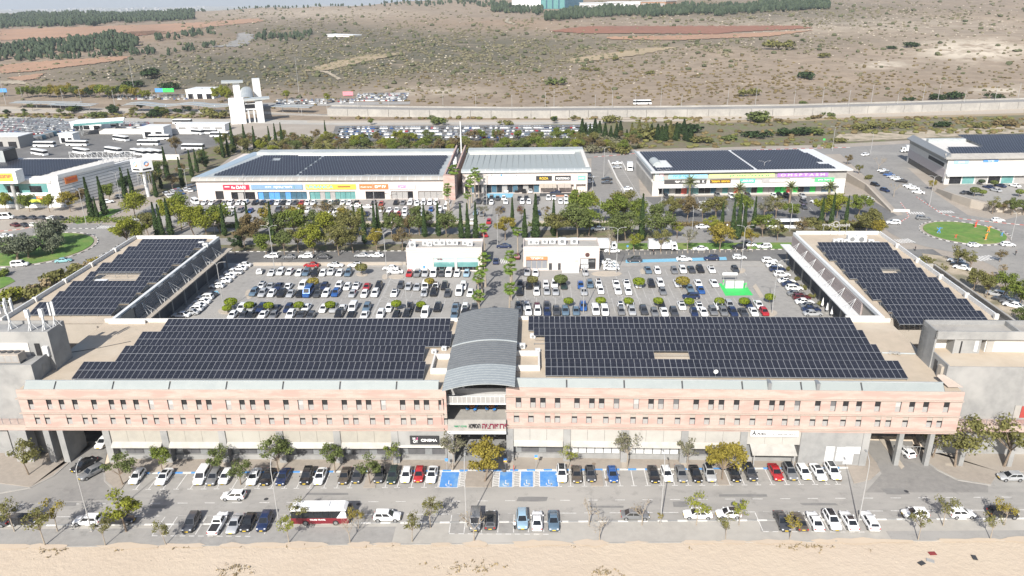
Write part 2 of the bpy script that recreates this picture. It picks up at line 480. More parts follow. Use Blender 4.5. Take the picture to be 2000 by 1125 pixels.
# ================================================================== terrain
def proj(p):
 d = Vector(p) - Vector((0, 0, CAMH))
 q = d.dot(FW)
 if q <= 1:
  return (-9999, 9999)
 return (1000 + F * d.dot(RT) / q, 562.5 - F * d.dot(UP) / q)
def blob(x, y, cx, cy, rx, ry):
 return exp(-((x - cx) / rx) ** 2 - ((y - cy) / ry) ** 2)
def terrain():
 ys = [-260, -60, 30, 70, 95, 131.9, 132.05, 150, 220, 320, 420]
 y = 490.0
 while y < 15000:
  ys.append(y)
  y *= 1.016
 N = 150
 vs = []
 cs = []
 for y in ys:
  wd = 230 + max(0, y) * .92
  hx = np.linspace(-wd, wd, N + 1)
  hz_ = hgn(hx, np.full(N + 1, float(y)))
  for i in range(N + 1):
   x = float(hx[i])
   z = float(hz_[i]) - .05
   vs.append((x, y, z))
   px, py = proj((x, y, z))
   scrub = min(1, 1.1 * blob(px, py, 830, 105, 350, 46) + 1.3 * blob(px, py, 400, 145, 300, 34) + .7 * blob(px, py, 1500, 25, 300, 30) + .55 * blob(px, py, 560, 60, 200, 20)
      + .45 * blob(px, py, 1350, 80, 400, 14))
   pale = min(1, 1.3 * blob(px, py, 1900, 98, 110, 20) + 1.1 * blob(px, py, 1725, 127, 45, 7) + 1.1 * blob(px, py, 1960, 178, 60, 9) + .8 * blob(px, py, 830, 178, 90, 8)
      + .8 * blob(px, py, 1800, 285, 220, 16) + .35 * blob(px, py, 1650, 50, 400, 16) + .4 * blob(px, py, 600, 25, 200, 10))
   orange = min(1, .9 * blob(px, py, 230, 66, 260, 13) + .5 * blob(px, py, 1000, 48, 200, 12) + .6 * blob(px, py, 50, 95, 90, 16))
   far = sm(3200, 5200, y)
   cs += [scrub, pale, orange, far]
 fs = []
 for j in range(len(ys) - 1):
  for i in range(N):
   a = j * (N + 1) + i
   fs.append((a, a + 1, a + N + 2, a + N + 1))
 me = bpy.data.meshes.new('ground')
 me.from_pydata(vs, [], fs)
 at = me.color_attributes.new('zone', 'FLOAT_COLOR', 'POINT')
 at.data.foreach_set('color', cs)
 me.polygons.foreach_set('use_smooth', [True] * len(fs))
 m = bpy.data.materials.new('hillside')
 m.use_nodes = True
 n = m.node_tree
 bs = n.nodes['Principled BSDF']
 bs.inputs['Roughness'].default_value = .95
 bs.inputs['Specular IOR Level'].default_value = .1
 g = n.nodes.new('ShaderNodeNewGeometry')
 def noise(sc, det=5, rg=.6, st=None):
  t = n.nodes.new('ShaderNodeTexNoise')
  t.inputs['Scale'].default_value = sc
  t.inputs['Detail'].default_value = det
  t.inputs['Roughness'].default_value = rg
  if st:
   mp = n.nodes.new('ShaderNodeMapping')
   mp.inputs['Scale'].default_value = st
   n.links.new(g.outputs['Position'], mp.inputs[0])
   n.links.new(mp.outputs[0], t.inputs['Vector'])
  else:
   n.links.new(g.outputs['Position'], t.inputs['Vector'])
  return t.outputs[0]
 def ramp(src, a, b):
  r = n.nodes.new('ShaderNodeMapRange')
  r.inputs[1].default_value = a
  r.inputs[2].default_value = b
  n.links.new(src, r.inputs[0])
  return r.outputs[0]
 def mix(fac, a, b):
  x = n.nodes.new('ShaderNodeMix')
  x.data_type = 'RGBA'
  if isinstance(fac, float):
   x.inputs[0].default_value = fac
  else:
   n.links.new(fac, x.inputs[0])
  for s, k in ((a, 6), (b, 7)):
   if isinstance(s, tuple):
    x.inputs[k].default_value = (*s, 1)
   else:
    n.links.new(s, x.inputs[k])
  return x.outputs[2]
 def math_(op, a, b):
  x = n.nodes.new('ShaderNodeMath')
  x.operation = op
  x.use_clamp = True
  for s, k in ((a, 0), (b, 1)):
   if isinstance(s, (int, float)):
    x.inputs[k].default_value = s
   else:
    n.links.new(s, x.inputs[k])
  return x.outputs[0]
 va = n.nodes.new('ShaderNodeVertexColor')
 va.layer_name = 'zone'
 sp = n.nodes.new('ShaderNodeSeparateColor')
 n.links.new(va.outputs[0], sp.inputs[0])
 base = mix(ramp(noise(.018), .38, .62), (.275, .218, .165), (.235, .190, .146))
 base = mix(ramp(noise(.11, 6, .7), .45, .75), base, (.30, .245, .18))
 base = mix(math_('MULTIPLY', ramp(noise(.07, 5, .65), .42, .6), .75), base, (.195, .155, .116))
 base = mix(math_('MULTIPLY', sp.outputs[2], ramp(noise(.01), .3, .6)), base, (.31, .20, .13))
 sc = math_('MULTIPLY', sp.outputs[0], ramp(noise(.03, 6, .75), .26, .50))
 base = mix(sc, base, (.098, .093, .066))
 pl = math_('MULTIPLY', sp.outputs[1], ramp(noise(.045, 6, .7), .40, .54))
 base = mix(pl, base, (.47, .415, .335))
 rocks = math_('MULTIPLY', ramp(noise(.24, 4, .7), .63, .70), ramp(noise(.012, 2), .42, .56))
 base = mix(math_('MULTIPLY', rocks, .30), base, (.40, .365, .315))
 # the open yard beside the street is pale sand
 st = ramp(noise(.14, 5, .6), .30, .70)
 sandc = mix(st, (.445, .370, .288), (.47, .395, .312))
 sandc = mix(math_('MULTIPLY', ramp(noise(.06, 4, .6), .47, .68), .8), sandc, (.475, .40, .31))
 sandc = mix(math_('MULTIPLY', ramp(noise(.05, 6, .7, (.5, 1.6, 1)), .60, .72), .6), sandc, (.36, .29, .21))
 sx = n.nodes.new('ShaderNodeSeparateXYZ')
 n.links.new(g.outputs['Position'], sx.inputs[0])
 near = n.nodes.new('ShaderNodeMath')
 near.operation = 'LESS_THAN'
 near.inputs[1].default_value = 132.0
 n.links.new(sx.outputs[1], near.inputs[0])
 base = mix(near.outputs[0], base, sandc)
 # the far plain: fields, groves and villages
 fields = mix(ramp(noise(.0028, 4, .7), .42, .58), (.16, .16, .10), (.25, .22, .16))
 fields = mix(ramp(noise(.02, 4, .8), .60, .66), fields, (.55, .53, .48))
 fl = ramp(sx.outputs[1], 3200, 4800)
 base = mix(fl, base, fields)
 n.links.new(base, bs.inputs['Base Color'])
 bp = n.nodes.new('ShaderNodeBump')
 bp.inputs['Strength'].default_value = .5
 bp.inputs['Distance'].default_value = .3
 n.links.new(noise(.9, 5, .7), bp.inputs['Height'])
 n.links.new(bp.outputs[0], bs.inputs['Normal'])
 me.materials.append(m)
 o = nw('ground', me)
 tag(o, kind='structure')
terrain()
def sheet(name, poly, z, mat, parent=None, kind='structure'):
 mb = MB()
 mb.add([(p[0], p[1], z) for p in poly], [tuple(range(len(poly)))])
 # keep the face up
 a = 0
 for i in range(len(poly)):
  p, q = poly[i], poly[(i + 1) % len(poly)]
  a += p[0] * q[1] - q[0] * p[1]
 if a < 0:
  mb.f = [tuple(reversed(f)) for f in mb.f]
 o = mb.build(name, MAT[mat], parent)
 if parent is None:
  tag(o, kind=kind)
 return o
def gp(pts, z=LOT):
 return [(G(x, y, z).x, G(x, y, z).y) for x, y in pts]
def rect(x0, x1, y0, y1):
 return [(x0, y0), (x1, y0), (x1, y1), (x0, y1)]
def slab(name, poly, z0, z1, mat):
 a = sum(poly[i][0] * poly[(i + 1) % len(poly)][1] - poly[(i + 1) % len(poly)][0] * poly[i][1] for i in range(len(poly)))
 if a < 0:
  poly = poly[::-1]
 o = MB().prism(poly, z0, z1).build(name, MAT[mat])
 return tag(o, kind='structure')
def drape(name, poly, mat, off=.7, st=3.0, wob=2.0):
 xs = [p[0] for p in poly]
 ys = [p[1] for p in poly]
 mb = MB()
 def inside(x, y):
  c = False
  for i in range(len(poly)):
   x1, y1 = poly[i]
   x2, y2 = poly[i - 1]
   if (y1 > y) != (y2 > y) and x < (x2 - x1) * (y - y1) / (y2 - y1) + x1:
    c = not c
  return c
 cells = []
 for j in range(int(min(ys) / (st / 3)) - 1, int(max(ys) / (st / 3)) + 2):
  for i in range(int(min(xs) / st) - 1, int(max(xs) / st) + 2):
   wx = wob * sin(j * 1.7) + wob * .6 * sin(j * .61 + i * .2)
   if inside((i + .5) * st + wx, (j + .5) * st / 3 + .35 * sin(i * .9)):
    cells.append(((i, j + 1), (i + 1, j + 1), (i + 1, j), (i, j)))
 keys = sorted({k for c in cells for k in c})
 q = TB([k[0] * st for k in keys], [k[1] * st / 3 for k in keys])
 ok = ~np.isnan(q[:, 0])
 cache = {}
 for k, p, o_ in zip(keys, q, ok):
  if o_:
   cache[k] = len(mb.v)
   mb.v.append((p[0], p[1], p[2] + off))
 for c in cells:
  if all(k in cache for k in c):
   mb.f.append(tuple(cache[k] for k in c))
   mb.m.append(0)
 o = mb.build(name, MAT[mat])
 return tag(o, kind='structure')
# fields and tracks on the hills
drape('red_field', [(1075, 62), (1110, 56), (1150, 52), (1560, 51), (1592, 56), (1440, 63), (1400, 67), (1230, 66), (1140, 66)], 'red_soil')
drape('plough_strip', [(1180, 73), (1330, 70), (1500, 64), (1590, 60), (1500, 72), (1330, 79), (1195, 78)], 'orange_soil')
drape('stubble_field', [(590, 140), (650, 122), (720, 108), (800, 103), (730, 118), (640, 138)], 'straw')
drape('orange_field', [(0, 128), (90, 120), (255, 110), (235, 119), (120, 133), (60, 141), (0, 144)], 'orange_soil')
drape('orange_plot', [(14, 153), (90, 143), (70, 155), (40, 159)], 'orange_soil')
drape('clearing', [(0, 58), (100, 55), (250, 50), (380, 45), (500, 36), (520, 42), (380, 56), (330, 66), (240, 70), (120, 74), (0, 80)], 'orange_soil')
drape('red_field', [(120, 74), (200, 66), (300, 60), (330, 64), (250, 72), (180, 78)], 'red_soil')
drape('stubble_strip', [(1100, 118), (1250, 96), (1330, 92), (1250, 108), (1120, 124)], 'straw')
drape('highway', [(405, 93), (440, 88), (463, 77), (465, 66), (478, 64), (494, 68), (494, 78), (484, 88), (460, 92)], 'asphalt', st=2)
drape('dirt_track', [(0, 160), (40, 158), (60, 166), (66, 170), (40, 165), (0, 165)], 'pale_soil', st=2)
drape('dirt_track', [(985, 44), (990, 36), (995, 36), (992, 42), (1010, 48), (1004, 49)], 'pale_soil', st=1.5, wob=0)
drape('dirt_track', [(620, 139), (640, 140), (668, 156), (660, 157), (640, 145)], 'pale_soil', st=1.5, wob=0)
# ------------------------------------------------------------------ the plateau: paved town ground
sheet('town_ground', rect(-360, 360, 132.2, 470), LOT + .01, 'paving')
sheet('parking_ground', rect(-90.2, 74.2, 146.2, 204), LOT + .025, 'asphalt_lot')
sheet('street', rect(-138, 122, 208.5, 218.6), LOT + .025, 'asphalt_dark')
sheet('street', rect(-118, 112, 226, 245.5), LOT + .025, 'asphalt')
sheet('street', rect(-14.2, -2.6, 150, 282), LOT + .038, 'asphalt')
sheet('parking_ground', rect(-146, -30, 247.5, 281.5), LOT + .03, 'asphalt_lot')
sheet('parking_ground', rect(-29, 33, 247.5, 289), LOT + .034, 'asphalt_lot')
sheet('parking_ground', rect(44, 128, 248, 283), LOT + .03, 'asphalt_dark')
sheet('service_road', gp([(1150, 440), (1210, 440), (1330, 440), (1250, 380), (1245, 300), (1155, 297), (1155, 380)]), LOT + .04, 'asphalt')
sheet('back_road', gp([(880, 296), (1250, 296), (1660, 287), (1780, 280), (1960, 268), (2000, 268), (2000, 278), (1790, 300), (1660, 300), (1500, 306), (880, 312)]), LOT + .045, 'asphalt')
sheet('side_road', gp([(1640, 300), (1720, 296), (1775, 330), (1830, 380), (1905, 430), (1880, 440), (1800, 445), (1745, 405), (1690, 345)]), LOT + .05, 'asphalt')
sheet('side_road', gp([(1780, 296), (1860, 310), (1850, 330), (1790, 330), (1720, 320), (1700, 300)]), LOT + .053, 'asphalt')
sheet('parking_ground', gp([(1840, 372), (1870, 350), (2000, 352), (2000, 402), (1920, 392), (1860, 380)]), LOT + .056, 'asphalt_lot')
sheet('side_road', gp([(1940, 470), (1990, 490), (2000, 498), (2000, 570), (1940, 520), (1880, 492), (1890, 480)]), LOT + .05, 'asphalt')
sheet('side_road', gp([(1960, 430), (2000, 420), (2000, 480), (1960, 475)]), LOT + .052, 'asphalt')
sheet('side_road', gp([(150, 470), (250, 430), (330, 395), (400, 365), (430, 350), (440, 360), (380, 392), (300, 425), (245, 465), (230, 505), (150, 520)]), LOT + .046, 'asphalt')
sheet('side_road', gp([(0, 440), (80, 430), (180, 438), (190, 500), (170, 540), (90, 585), (0, 620), (0, 585), (60, 560), (0, 560)]), LOT + .05, 'asphalt')
sheet('parking_ground', gp([(0, 405), (140, 405), (175, 425), (110, 447), (0, 456)]), LOT + .055, 'paving')
def ring(name, c, r0, r1, z, mat, n=64):
 mb = MB()
 for i in range(n):
  a, b = 2 * pi * i / n, 2 * pi * (i + 1) / n
  mb.quad((c[0] + r0 * cos(a), c[1] + r0 * sin(a), z), (c[0] + r1 * cos(a), c[1] + r1 * sin(a), z), (c[0] + r1 * cos(b), c[1] + r1 * sin(b), z), (c[0] + r0 * cos(b), c[1] + r0 * sin(b), z))
 return tag(mb.build(name, MAT[mat]), kind='structure')
def kerbring(name, c, r, z, m1='kerb_white', m2='kerb_black', n=72, a0=0, a1=2 * pi, wd=.3, hh=.15):
 mb = MB()
 for i in range(n):
  a, b = a0 + (a1 - a0) * i / n, a0 + (a1 - a0) * (i + 1) / n
  P = [(c[0] + q * cos(t), c[1] + q * sin(t)) for q, t in ((r, a), (r + wd, a), (r + wd, b), (r, b))]
  mb.prism(P, z, z + hh, (i // 1) % 2)
 return tag(mb.build(name, [MAT[m1], MAT[m2]]), kind='structure')
def kerbline(name, pts, z, mats=('kerb_white', 'kerb_black'), seg=1.0, wd=.28, hh=.14):
 mb = MB()
 k = 0
 for (x0, y0), (x1, y1) in zip(pts[:-1], pts[1:]):
  L = hypot(x1 - x0, y1 - y0)
  n = max(1, int(L / seg))
  ux, uy = (x1 - x0) / L, (y1 - y0) / L
  nx, ny = -uy * wd / 2, ux * wd / 2
  for i in range(n):
   a, b = L * i / n, L * (i + 1) / n
   P = [(x0 + ux * a + nx, y0 + uy * a + ny), (x0 + ux * a - nx, y0 + uy * a - ny), (x0 + ux * b - nx, y0 + uy * b - ny), (x0 + ux * b + nx, y0 + uy * b + ny)]
   mb.prism(P, z, z + hh, k % len(mats))
   k += 1
 return tag(mb.build(name, [MAT[q] for q in mats]), kind='structure')
RBR = (140.0, 235.0)
RBL = (-157.5, 222.5)
for c, r, R1 in ((RBR, 11.8, 23.5), (RBL, 16.2, 28)):
 ring('roundabout_road', c, 0, R1, LOT + .06, 'asphalt')
 slab('roundabout_apron', [(c[0] + (r + 1.1) * cos(t * pi / 24), c[1] + (r + 1.1) * sin(t * pi / 24)) for t in range(48)], LOT + .06, LOT + .14, 'paving')
 kerbring('roundabout_kerb', c, r + 1.1, LOT + .06)
 slab('roundabout_lawn', [(c[0] + r * cos(t * pi / 24), c[1] + r * sin(t * pi / 24)) for t in range(48)], LOT + .1, LOT + .3, 'grass')
sheet('bare_patch', [(RBL[0] - 4 + 3.5 * cos(t * pi / 8) + .5 * sin(3 * t), RBL[1] + 3 + 3 * sin(t * pi / 8)) for t in range(16)], LOT + .305, 'bed')
# planted strips with painted kerbs
for (x0, x1, y0, y1) in ((-112, -14.5, 219.2, 225.5), (-2, 112, 219.2, 225.5), (-112, -16, 245.8, 247.2), (-1, 22, 245.8, 247.2), (45, 112, 245.8, 248.2),
       (-110, -60, 233, 240), (-48, -18, 231, 236), (0, 40, 228, 240), (60, 110, 232, 240)):
 slab('planting_bed', rect(x0, x1, y0, y1), LOT, LOT + .12, 'bed' if y0 > 225 else 'grass' if random.random() < .3 else 'bed')
kerbline('street_kerb', [(-112, 219.0), (-15, 219.0)], LOT, seg=1.1)
kerbline('street_kerb', [(-2, 219.0), (112, 219.0)], LOT, seg=1.1)
kerbline('street_kerb', gp([(1160, 307), (1240, 300), (1500, 292), (1660, 288)]), LOT, ('kerb_red', 'kerb_white'), seg=2)
kerbline('street_kerb', gp([(1790, 385), (1815, 402), (1840, 418), (1880, 428), (1940, 434), (2000, 440)]), LOT, ('kerb_red', 'kerb_white'), seg=1.2)
kerbline('street_kerb', gp([(1755, 436), (1775, 424), (1768, 408), (1758, 395)]), LOT, ('kerb_red', 'kerb_white'), seg=1.2)
kerbline('street_kerb', gp([(0, 452), (40, 448), (80, 440), (110, 436)]), LOT, ('kerb_red', 'kerb_white'), seg=1.2)
kerbline('street_kerb', gp([(130, 446), (185, 447), (205, 430), (240, 412)]), LOT, seg=1.1)
kerbline('street_kerb', gp([(195, 500), (215, 490), (233, 477)]), LOT, seg=1.1)
kerbline('street_kerb', gp([(222, 445), (226, 455), (232, 462)]), LOT, ('kerb_red', 'kerb_white'), seg=1)
slab('planting_bed', gp([(150, 438), (205, 428), (238, 410), (215, 408), (160, 425), (145, 434)]), LOT, LOT + .14, 'grass')
slab('planting_bed', gp([(100, 570), (170, 520), (220, 505), (265, 470), (250, 478), (170, 540), (60, 610), (0, 645), (0, 630)]), LOT, LOT + .1, 'pale_soil')
slab('planting_bed', gp([(0, 540), (20, 542), (30, 550), (0, 565)]), LOT, LOT + .14, 'grass')
slab('planting_bed', gp([(1800, 495), (1870, 505), (1960, 560), (2000, 600), (2000, 660), (1900, 600), (1840, 550)]), LOT, LOT + .1, 'pale_soil')
slab('planting_bed', gp([(390, 352), (440, 315), (470, 290), (440, 280), (330, 310), (290, 380), (330, 390)]), LOT, LOT + .08, 'bed')
sheet('scrub_strip', gp([(470, 300), (1240, 292), (1600, 283), (2000, 262), (2000, 222), (1500, 232), (1240, 236), (900, 250), (640, 265), (540, 270)]), LOT + .03, 'bed')
sheet('bare_strip', gp([(1620, 278), (2000, 260), (2000, 246), (1640, 262)]), LOT + .06, 'pale_soil')
sheet('bare_strip', gp([(1300, 243), (2000, 225), (2000, 212), (1300, 226)]), LOT + .062, 'straw')
sheet('walkway', rect(-112, 112, 204.2, 208.3), LOT + .03, 'concrete')
# white zebra crossings
def zebra(p0, p1, wd, n, z=LOT + .075, name='zebra_crossing'):
 a = G(*p0)
 b = G(*p1)
 d = b - a
 u = d.normalized()
 v = Vector((-u.y, u.x, 0))
 mb = MB()
 for i in range(n):
  s = a + d * ((i + .2) / n)
  e = a + d * ((i + .75) / n)
  mb.quad((s - v * wd / 2)[:2] + (z,), (e - v * wd / 2)[:2] + (z,), (e + v * wd / 2)[:2] + (z,), (s + v * wd / 2)[:2] + (z,))
 tag(mb.build(name, MAT['line_white']), kind='structure')
zebra((192, 444), (222, 444), 3.2, 6)
zebra((1774, 416), (1806, 417), 3.0, 6)
zebra((1752, 472), (1782, 470), 4, 6)
zebra((1905, 507), (1942, 502), 3.5, 6)
zebra((967, 510), (996, 511), 4, 7)
zebra((1830, 414), (1862, 414), 3.0, 6)
# ------------------------------------------------------------------ the street below the long block
def sy(X, Y):
 """street frame: turned about one degree from the block"""
 return Y + .0187 * (X + 3.3)
def band(y0, y1, x0, x1):
 return [(x0, sy(x0, y0)), (x1, sy(x1, y0)), (x1, sy(x1, y1)), (x0, sy(x0, y1))]
YS = G(1000, 1062, 0).y      # sand edge
YB1 = G(1000, 1042, 0).y     # outer edge of the lower bays
YB0 = G(1000, 1003, 0).y     # inner edge of the lower bays
YK0 = G(1000, 951, 0).y
YK1 = G(1000, 919, 0).y
YP = G(1000, 1020, 0).y
sheet('street', band(YP, YK1, -170, 150), .02, 'asphalt_street')
sheet('lower_pavement', band(YS, YP - .02, -170, 150), .03, 'pavement_pale')
sheet('worn_pavement', band(YS + .1, YP - .9, -120, -22), .038, 'asphalt_lot')
sheet('worn_pavement', band(YS + .1, YB1 - .1, 56, 120), .038, 'asphalt_lot')
for a, b in ((290, 545), (875, 1096), (1487, 1724)):
 xa, xb = G(a, 1042, 0).x, G(b, 1042, 0).x
 xc, xd = G(a + (25 if a < 500 else -5 if a > 1400 else 12), 1003, 0).x, G(b + (10 if a < 500 else -40 if a > 1400 else -8), 1003, 0).x
 sheet('bay_ground', [(xa, sy(xa, YB1)), (xb, sy(xb, YB1)), (xd, sy(xd, YB0)), (xc, sy(xc, YB0))], .045, 'asphalt_lot')
xl, xr = G(232, 945, 0).x, G(1700, 930, 0).x
pl = [(G(205, 905, 0).x, 121)] + gp([(204, 925), (205, 940), (222, 955), (236, 957)], 0) + [(xl + 1, sy(xl + 1, YK1)), (xr - 3, sy(xr - 3, YK1))] + gp([(1668, 945), (1700, 937), (1719, 920), (1712, 905), (1700, 890)], 0) + [(G(1693, 875, 0).x, 121)]
slab('sidewalk', pl, 0, .12, 'paving')
slab('sidewalk', [(-165, 121)] + gp([(40, 1000), (0, 962), (60, 952), (105, 930), (150, 890), (168, 868)], 0)[2:] + [(-84.5, 121)], 0, .12, 'paving')
slab('sidewalk', gp([(1782, 868), (1792, 890), (1830, 918), (1870, 938), (1935, 946), (1950, 922), (2100, 922)], 0) + [(120, 121), (71, 121)], 0, .12, 'paving')
sheet('driveway', gp([(1694, 885), (1700, 860), (1782, 862), (1790, 888), (1845, 925), (1930, 947), (1930, 962), (1690, 962), (1722, 925)], 0), .03, 'asphalt')
sheet('driveway', [(-95, 122), (-72, 122), (-72, 150), (-95, 150)], .028, 'shade_wall')  # floor under the block, coloured dark to stand in for its shade
sheet('driveway', gp([(0, 963), (60, 953), (105, 931), (150, 891), (175, 862), (214, 862), (204, 906), (203, 940), (232, 957), (236, 975), (0, 985)], 0), .03, 'asphalt')
slab('traffic_island', gp([(1714, 855), (1722, 853), (1766, 912), (1760, 917)], 0), 0, .14, 'paving_pale')
# pale paving stripes that run from each column to the kerb
for px in (322, 437, 549, 659, 772, 995, 1107, 1220, 1336, 1451, 1569, 1850, 1960):
 X = G(px, 905, 0).x
 sheet('paving_stripe', [(X - .55, 115.6), (X + .75, 115.6), (X + .6, sy(X, YK1) + (.3 if px < 1800 else 0)), (X - .7, sy(X, YK1) + .3)], .125, 'paving_pale')
kerbline('street_kerb', [(xl + 1, sy(xl + 1, YK1)), (xr - 3, sy(xr - 3, YK1))], .02, ('kerb_white', 'kerb_blue'), seg=1.5, wd=.35, hh=.13)
kerbline('street_kerb', gp([(204, 925), (205, 940), (222, 955), (236, 957)], 0), .0, ('concrete',), wd=.3)
kerbline('street_kerb', gp([(0, 964), (60, 953), (105, 930), (150, 890)], 0), .0, ('concrete',), wd=.3)
kerbline('street_kerb', gp([(1790, 888), (1830, 918), (1870, 938), (1935, 948)], 0), .0, ('concrete',), wd=.3)
kerbline('street_kerb', [(x, sy(x, YP)) for x in (-150, -60, 30, 120)], .0, ('kerb_white', 'concrete_grey'), seg=1.6, wd=.3, hh=.13)
kerbline('sand_kerb', [(x, sy(x, YS)) for x in (-150, -60, 30, 120)], .0, ('concrete',), seg=2, wd=.25, hh=.1)
# sand blown over the kerb, patched asphalt, covers
rs = random.Random(4)
for k in range(26):
 x = -88 + k * 6.6 + rs.uniform(-2, 2)
 w_ = rs.uniform(1.5, 5)
 d_ = rs.uniform(.25, .9)
 n_ = 14
 sheet('sand_drift', [(x + w_ * cos(2 * pi * i / n_) * rs.uniform(.7, 1.1), sy(x, YS) + d_ * sin(2 * pi * i / n_) * rs.uniform(.5, 1.1)) for i in range(n_)], .115 + .0007 * k, 'sand')
for k, (px, py, w_, d_) in enumerate([(300, 990, 4, .8), (640, 965, 7, .6), (1040, 975, 5, 1.2), (1180, 990, 6, .5), (1450, 968, 8, .7), (1750, 960, 4, 1.6), (120, 985, 5, 1), (850, 990, 3, .9), (1330, 985, 2.2, 1.4), (1600, 985, 6, .6)]):
 p = G(px, py, 0)
 sheet('asphalt_patch', [(p.x + w_ * a + rs.uniform(-.3, .3), p.y + d_ * b) for a, b in ((-.5, -.5), (.1, -.55), (.5, -.45), (.5, .5), (-.1, .55), (-.5, .45))], .0325 + .0004 * k, 'patch')
for k, (px, py) in enumerate([(1185, 938), (885, 912), (1640, 939), (1160, 907), (1770, 960), (520, 975), (700, 985), (985, 921)]):
 p = G(px, py, 0)
 sheet('manhole_cover', [(p.x + .38 * cos(i * pi / 6), p.y + .38 * sin(i * pi / 6)) for i in range(12)], .140 if py < 945 else .040, 'trunk' if py < 945 else 'dark_metal')
# bays and road lines
mb = MB()
def line(a, b, wd=.14, z=.05, m=0):
 ax, ay = a
 bx, by = b
 L = hypot(bx - ax, by - ay)
 nx, ny = -(by - ay) / L * wd / 2, (bx - ax) / L * wd / 2
 mb.quad((ax + nx, ay + ny, z), (ax - nx, ay - ny, z), (bx - nx, by - ny, z), (bx + nx, by + ny, z), m)
def baylines(xs, row0=920, row1=952):
 for px in xs:
  X = G(px, row1, 0).x
  line((X, sy(X, YK0)), (X, sy(X, YK1) - .3))
  line((X - .5, sy(X, YK0)), (X + .5, sy(X, YK0)), .14)
baylines([268, 293, 321, 347, 374, 400, 425, 455, 479, 504, 530, 556, 580, 605, 633, 658, 683])
baylines([752, 776, 803, 828, 855])
baylines([1092, 1115, 1142, 1185, 1212, 1239, 1266, 1293, 1319, 1346, 1373, 1400, 1428, 1456, 1483, 1511, 1540, 1567, 1595, 1619, 1640])
for y0, px0, px1, n in ((978, 0, 2000, 34),):
 X0, X1 = G(0, y0, 0).x, G(2000, y0, 0).x
 Yc = G(1000, y0, 0).y
 for i in range(46):
  x = X0 - 20 + (X1 - X0 + 40) * i / 46
  line((x, sy(x, Yc)), (x + 1.7, sy(x, Yc)), .12, .03)
for i in range(58):
 x = -130 + i * 4.2
 line((x, sy(x, YB0)), (x + 2.9, sy(x, YB0)), .12, .03)
for grp in ((300, 325, 357, 383, 408, 433, 461, 487, 517), (877, 906, 940, 972, 1003, 1032, 1062, 1092), (1492, 1528, 1560, 1590, 1622, 1655, 1680, 1710)):
 for px in grp:
  X = G(px, 1042, 0).x
  line((X, sy(X, YB1) + .2), (X, sy(X, YB0) - .3), .12, .052)
 Xa, Xb = G(grp[0], 1042, 0).x, G(grp[-1], 1042, 0).x
 n = int((Xb - Xa) / 1.5)
 for i in range(n):
  line((Xa + i * 1.5, sy(Xa, YB1)), (Xa + i * 1.5 + .9, sy(Xa, YB1)), .14, .052)
tag(mb.build('bay_lines', MAT['line_white']), kind='structure')
# blue bays for disabled drivers with wheelchair marks
def bluebay(a, b, name='disabled_bay', mark=True):
 xa, xb = G(a, 951, 0).x, G(b, 951, 0).x
 ya, yb = sy(xa, YK0), sy(xa, YK1) - .35
 s = sheet(name, rect(xa, xb, ya, yb), .05, 'bay_blue')
 m = MB()
 for (p, q, r, t) in ((xa - .1, xb + .1, ya - .12, ya), (xa - .1, xb + .1, yb, yb + .25), (xa - .12, xa, ya, yb), (xb, xb + .12, ya, yb)):
  m.quad((p, r, .055), (q, r, .055), (q, t, .055), (p, t, .055))
 cx, cy = (xa + xb) / 2, ya + .85
 for i in range(12):
  t0, t1 = radians(150 + i * 20), radians(150 + (i + 1) * 20)
  m.quad(*[(cx + q * cos(t), cy - .1 + q * sin(t), .058) for q, t in ((.42, t0), (.55, t0), (.55, t1), (.42, t1))])
 m.quad((cx - .12, cy, .058), (cx + .02, cy, .058), (cx + .02, cy + .75, .058), (cx - .12, cy + .75, .058))
 m.quad((cx + .02, cy, .058), (cx + .4, cy, .058), (cx + .4, cy + .13, .058), (cx + .02, cy + .13, .058))
 m.quad((cx + .3, cy - .5, .058), (cx + .6, cy - .5, .058), (cx + .42, cy, .058), (cx + .3, cy, .058))
 m.add([(cx - .05 + .13 * cos(k * pi / 4), cy + .95 + .13 * sin(k * pi / 4), .058) for k in range(8)], [tuple(range(8))])
 m.build('bay_marking', MAT['line_white'], s)
for a, b in ((858, 893), (975, 1000), (1017, 1041), (1055, 1090)):
 bluebay(a, b)
m = MB()
for a, b in ((896, 907), (962, 974), (1003, 1015), (1044, 1054)):
 xa, xb = G(a, 951, 0).x, G(b, 951, 0).x
 ya, yb = sy(xa, YK0), sy(xa, YK1) - .35
 for i in range(9):
  y = ya + (yb - ya) * (i + .3) / 9
  m.quad((xa, y, .055), (xb, y + .25, .055), (xb, y + .45, .055), (xa, y + .2, .055))
 for x in (xa, xb):
  m.quad((x - .07, ya, .056), (x + .07, ya, .056), (x + .07, yb, .056), (x - .07, yb, .056))
tag(m.build('hatched_marking', MAT['line_white']), kind='structure')
for px in (240, 318, 431, 470, 544, 654, 723, 880, 947, 1224, 1165, 1410):   # tree pits and small kerb noses
 pass
for a, b in ((712, 735), (908, 960), (1154, 1178), (1402, 1424)):
 xa, xb = G(a, 945, 0).x, G(b, 945, 0).x
 slab('kerb_nose', rect(xa, xb, sy(xa, YK0), sy(xa, YK1) - .2), 0, .13, 'paving')
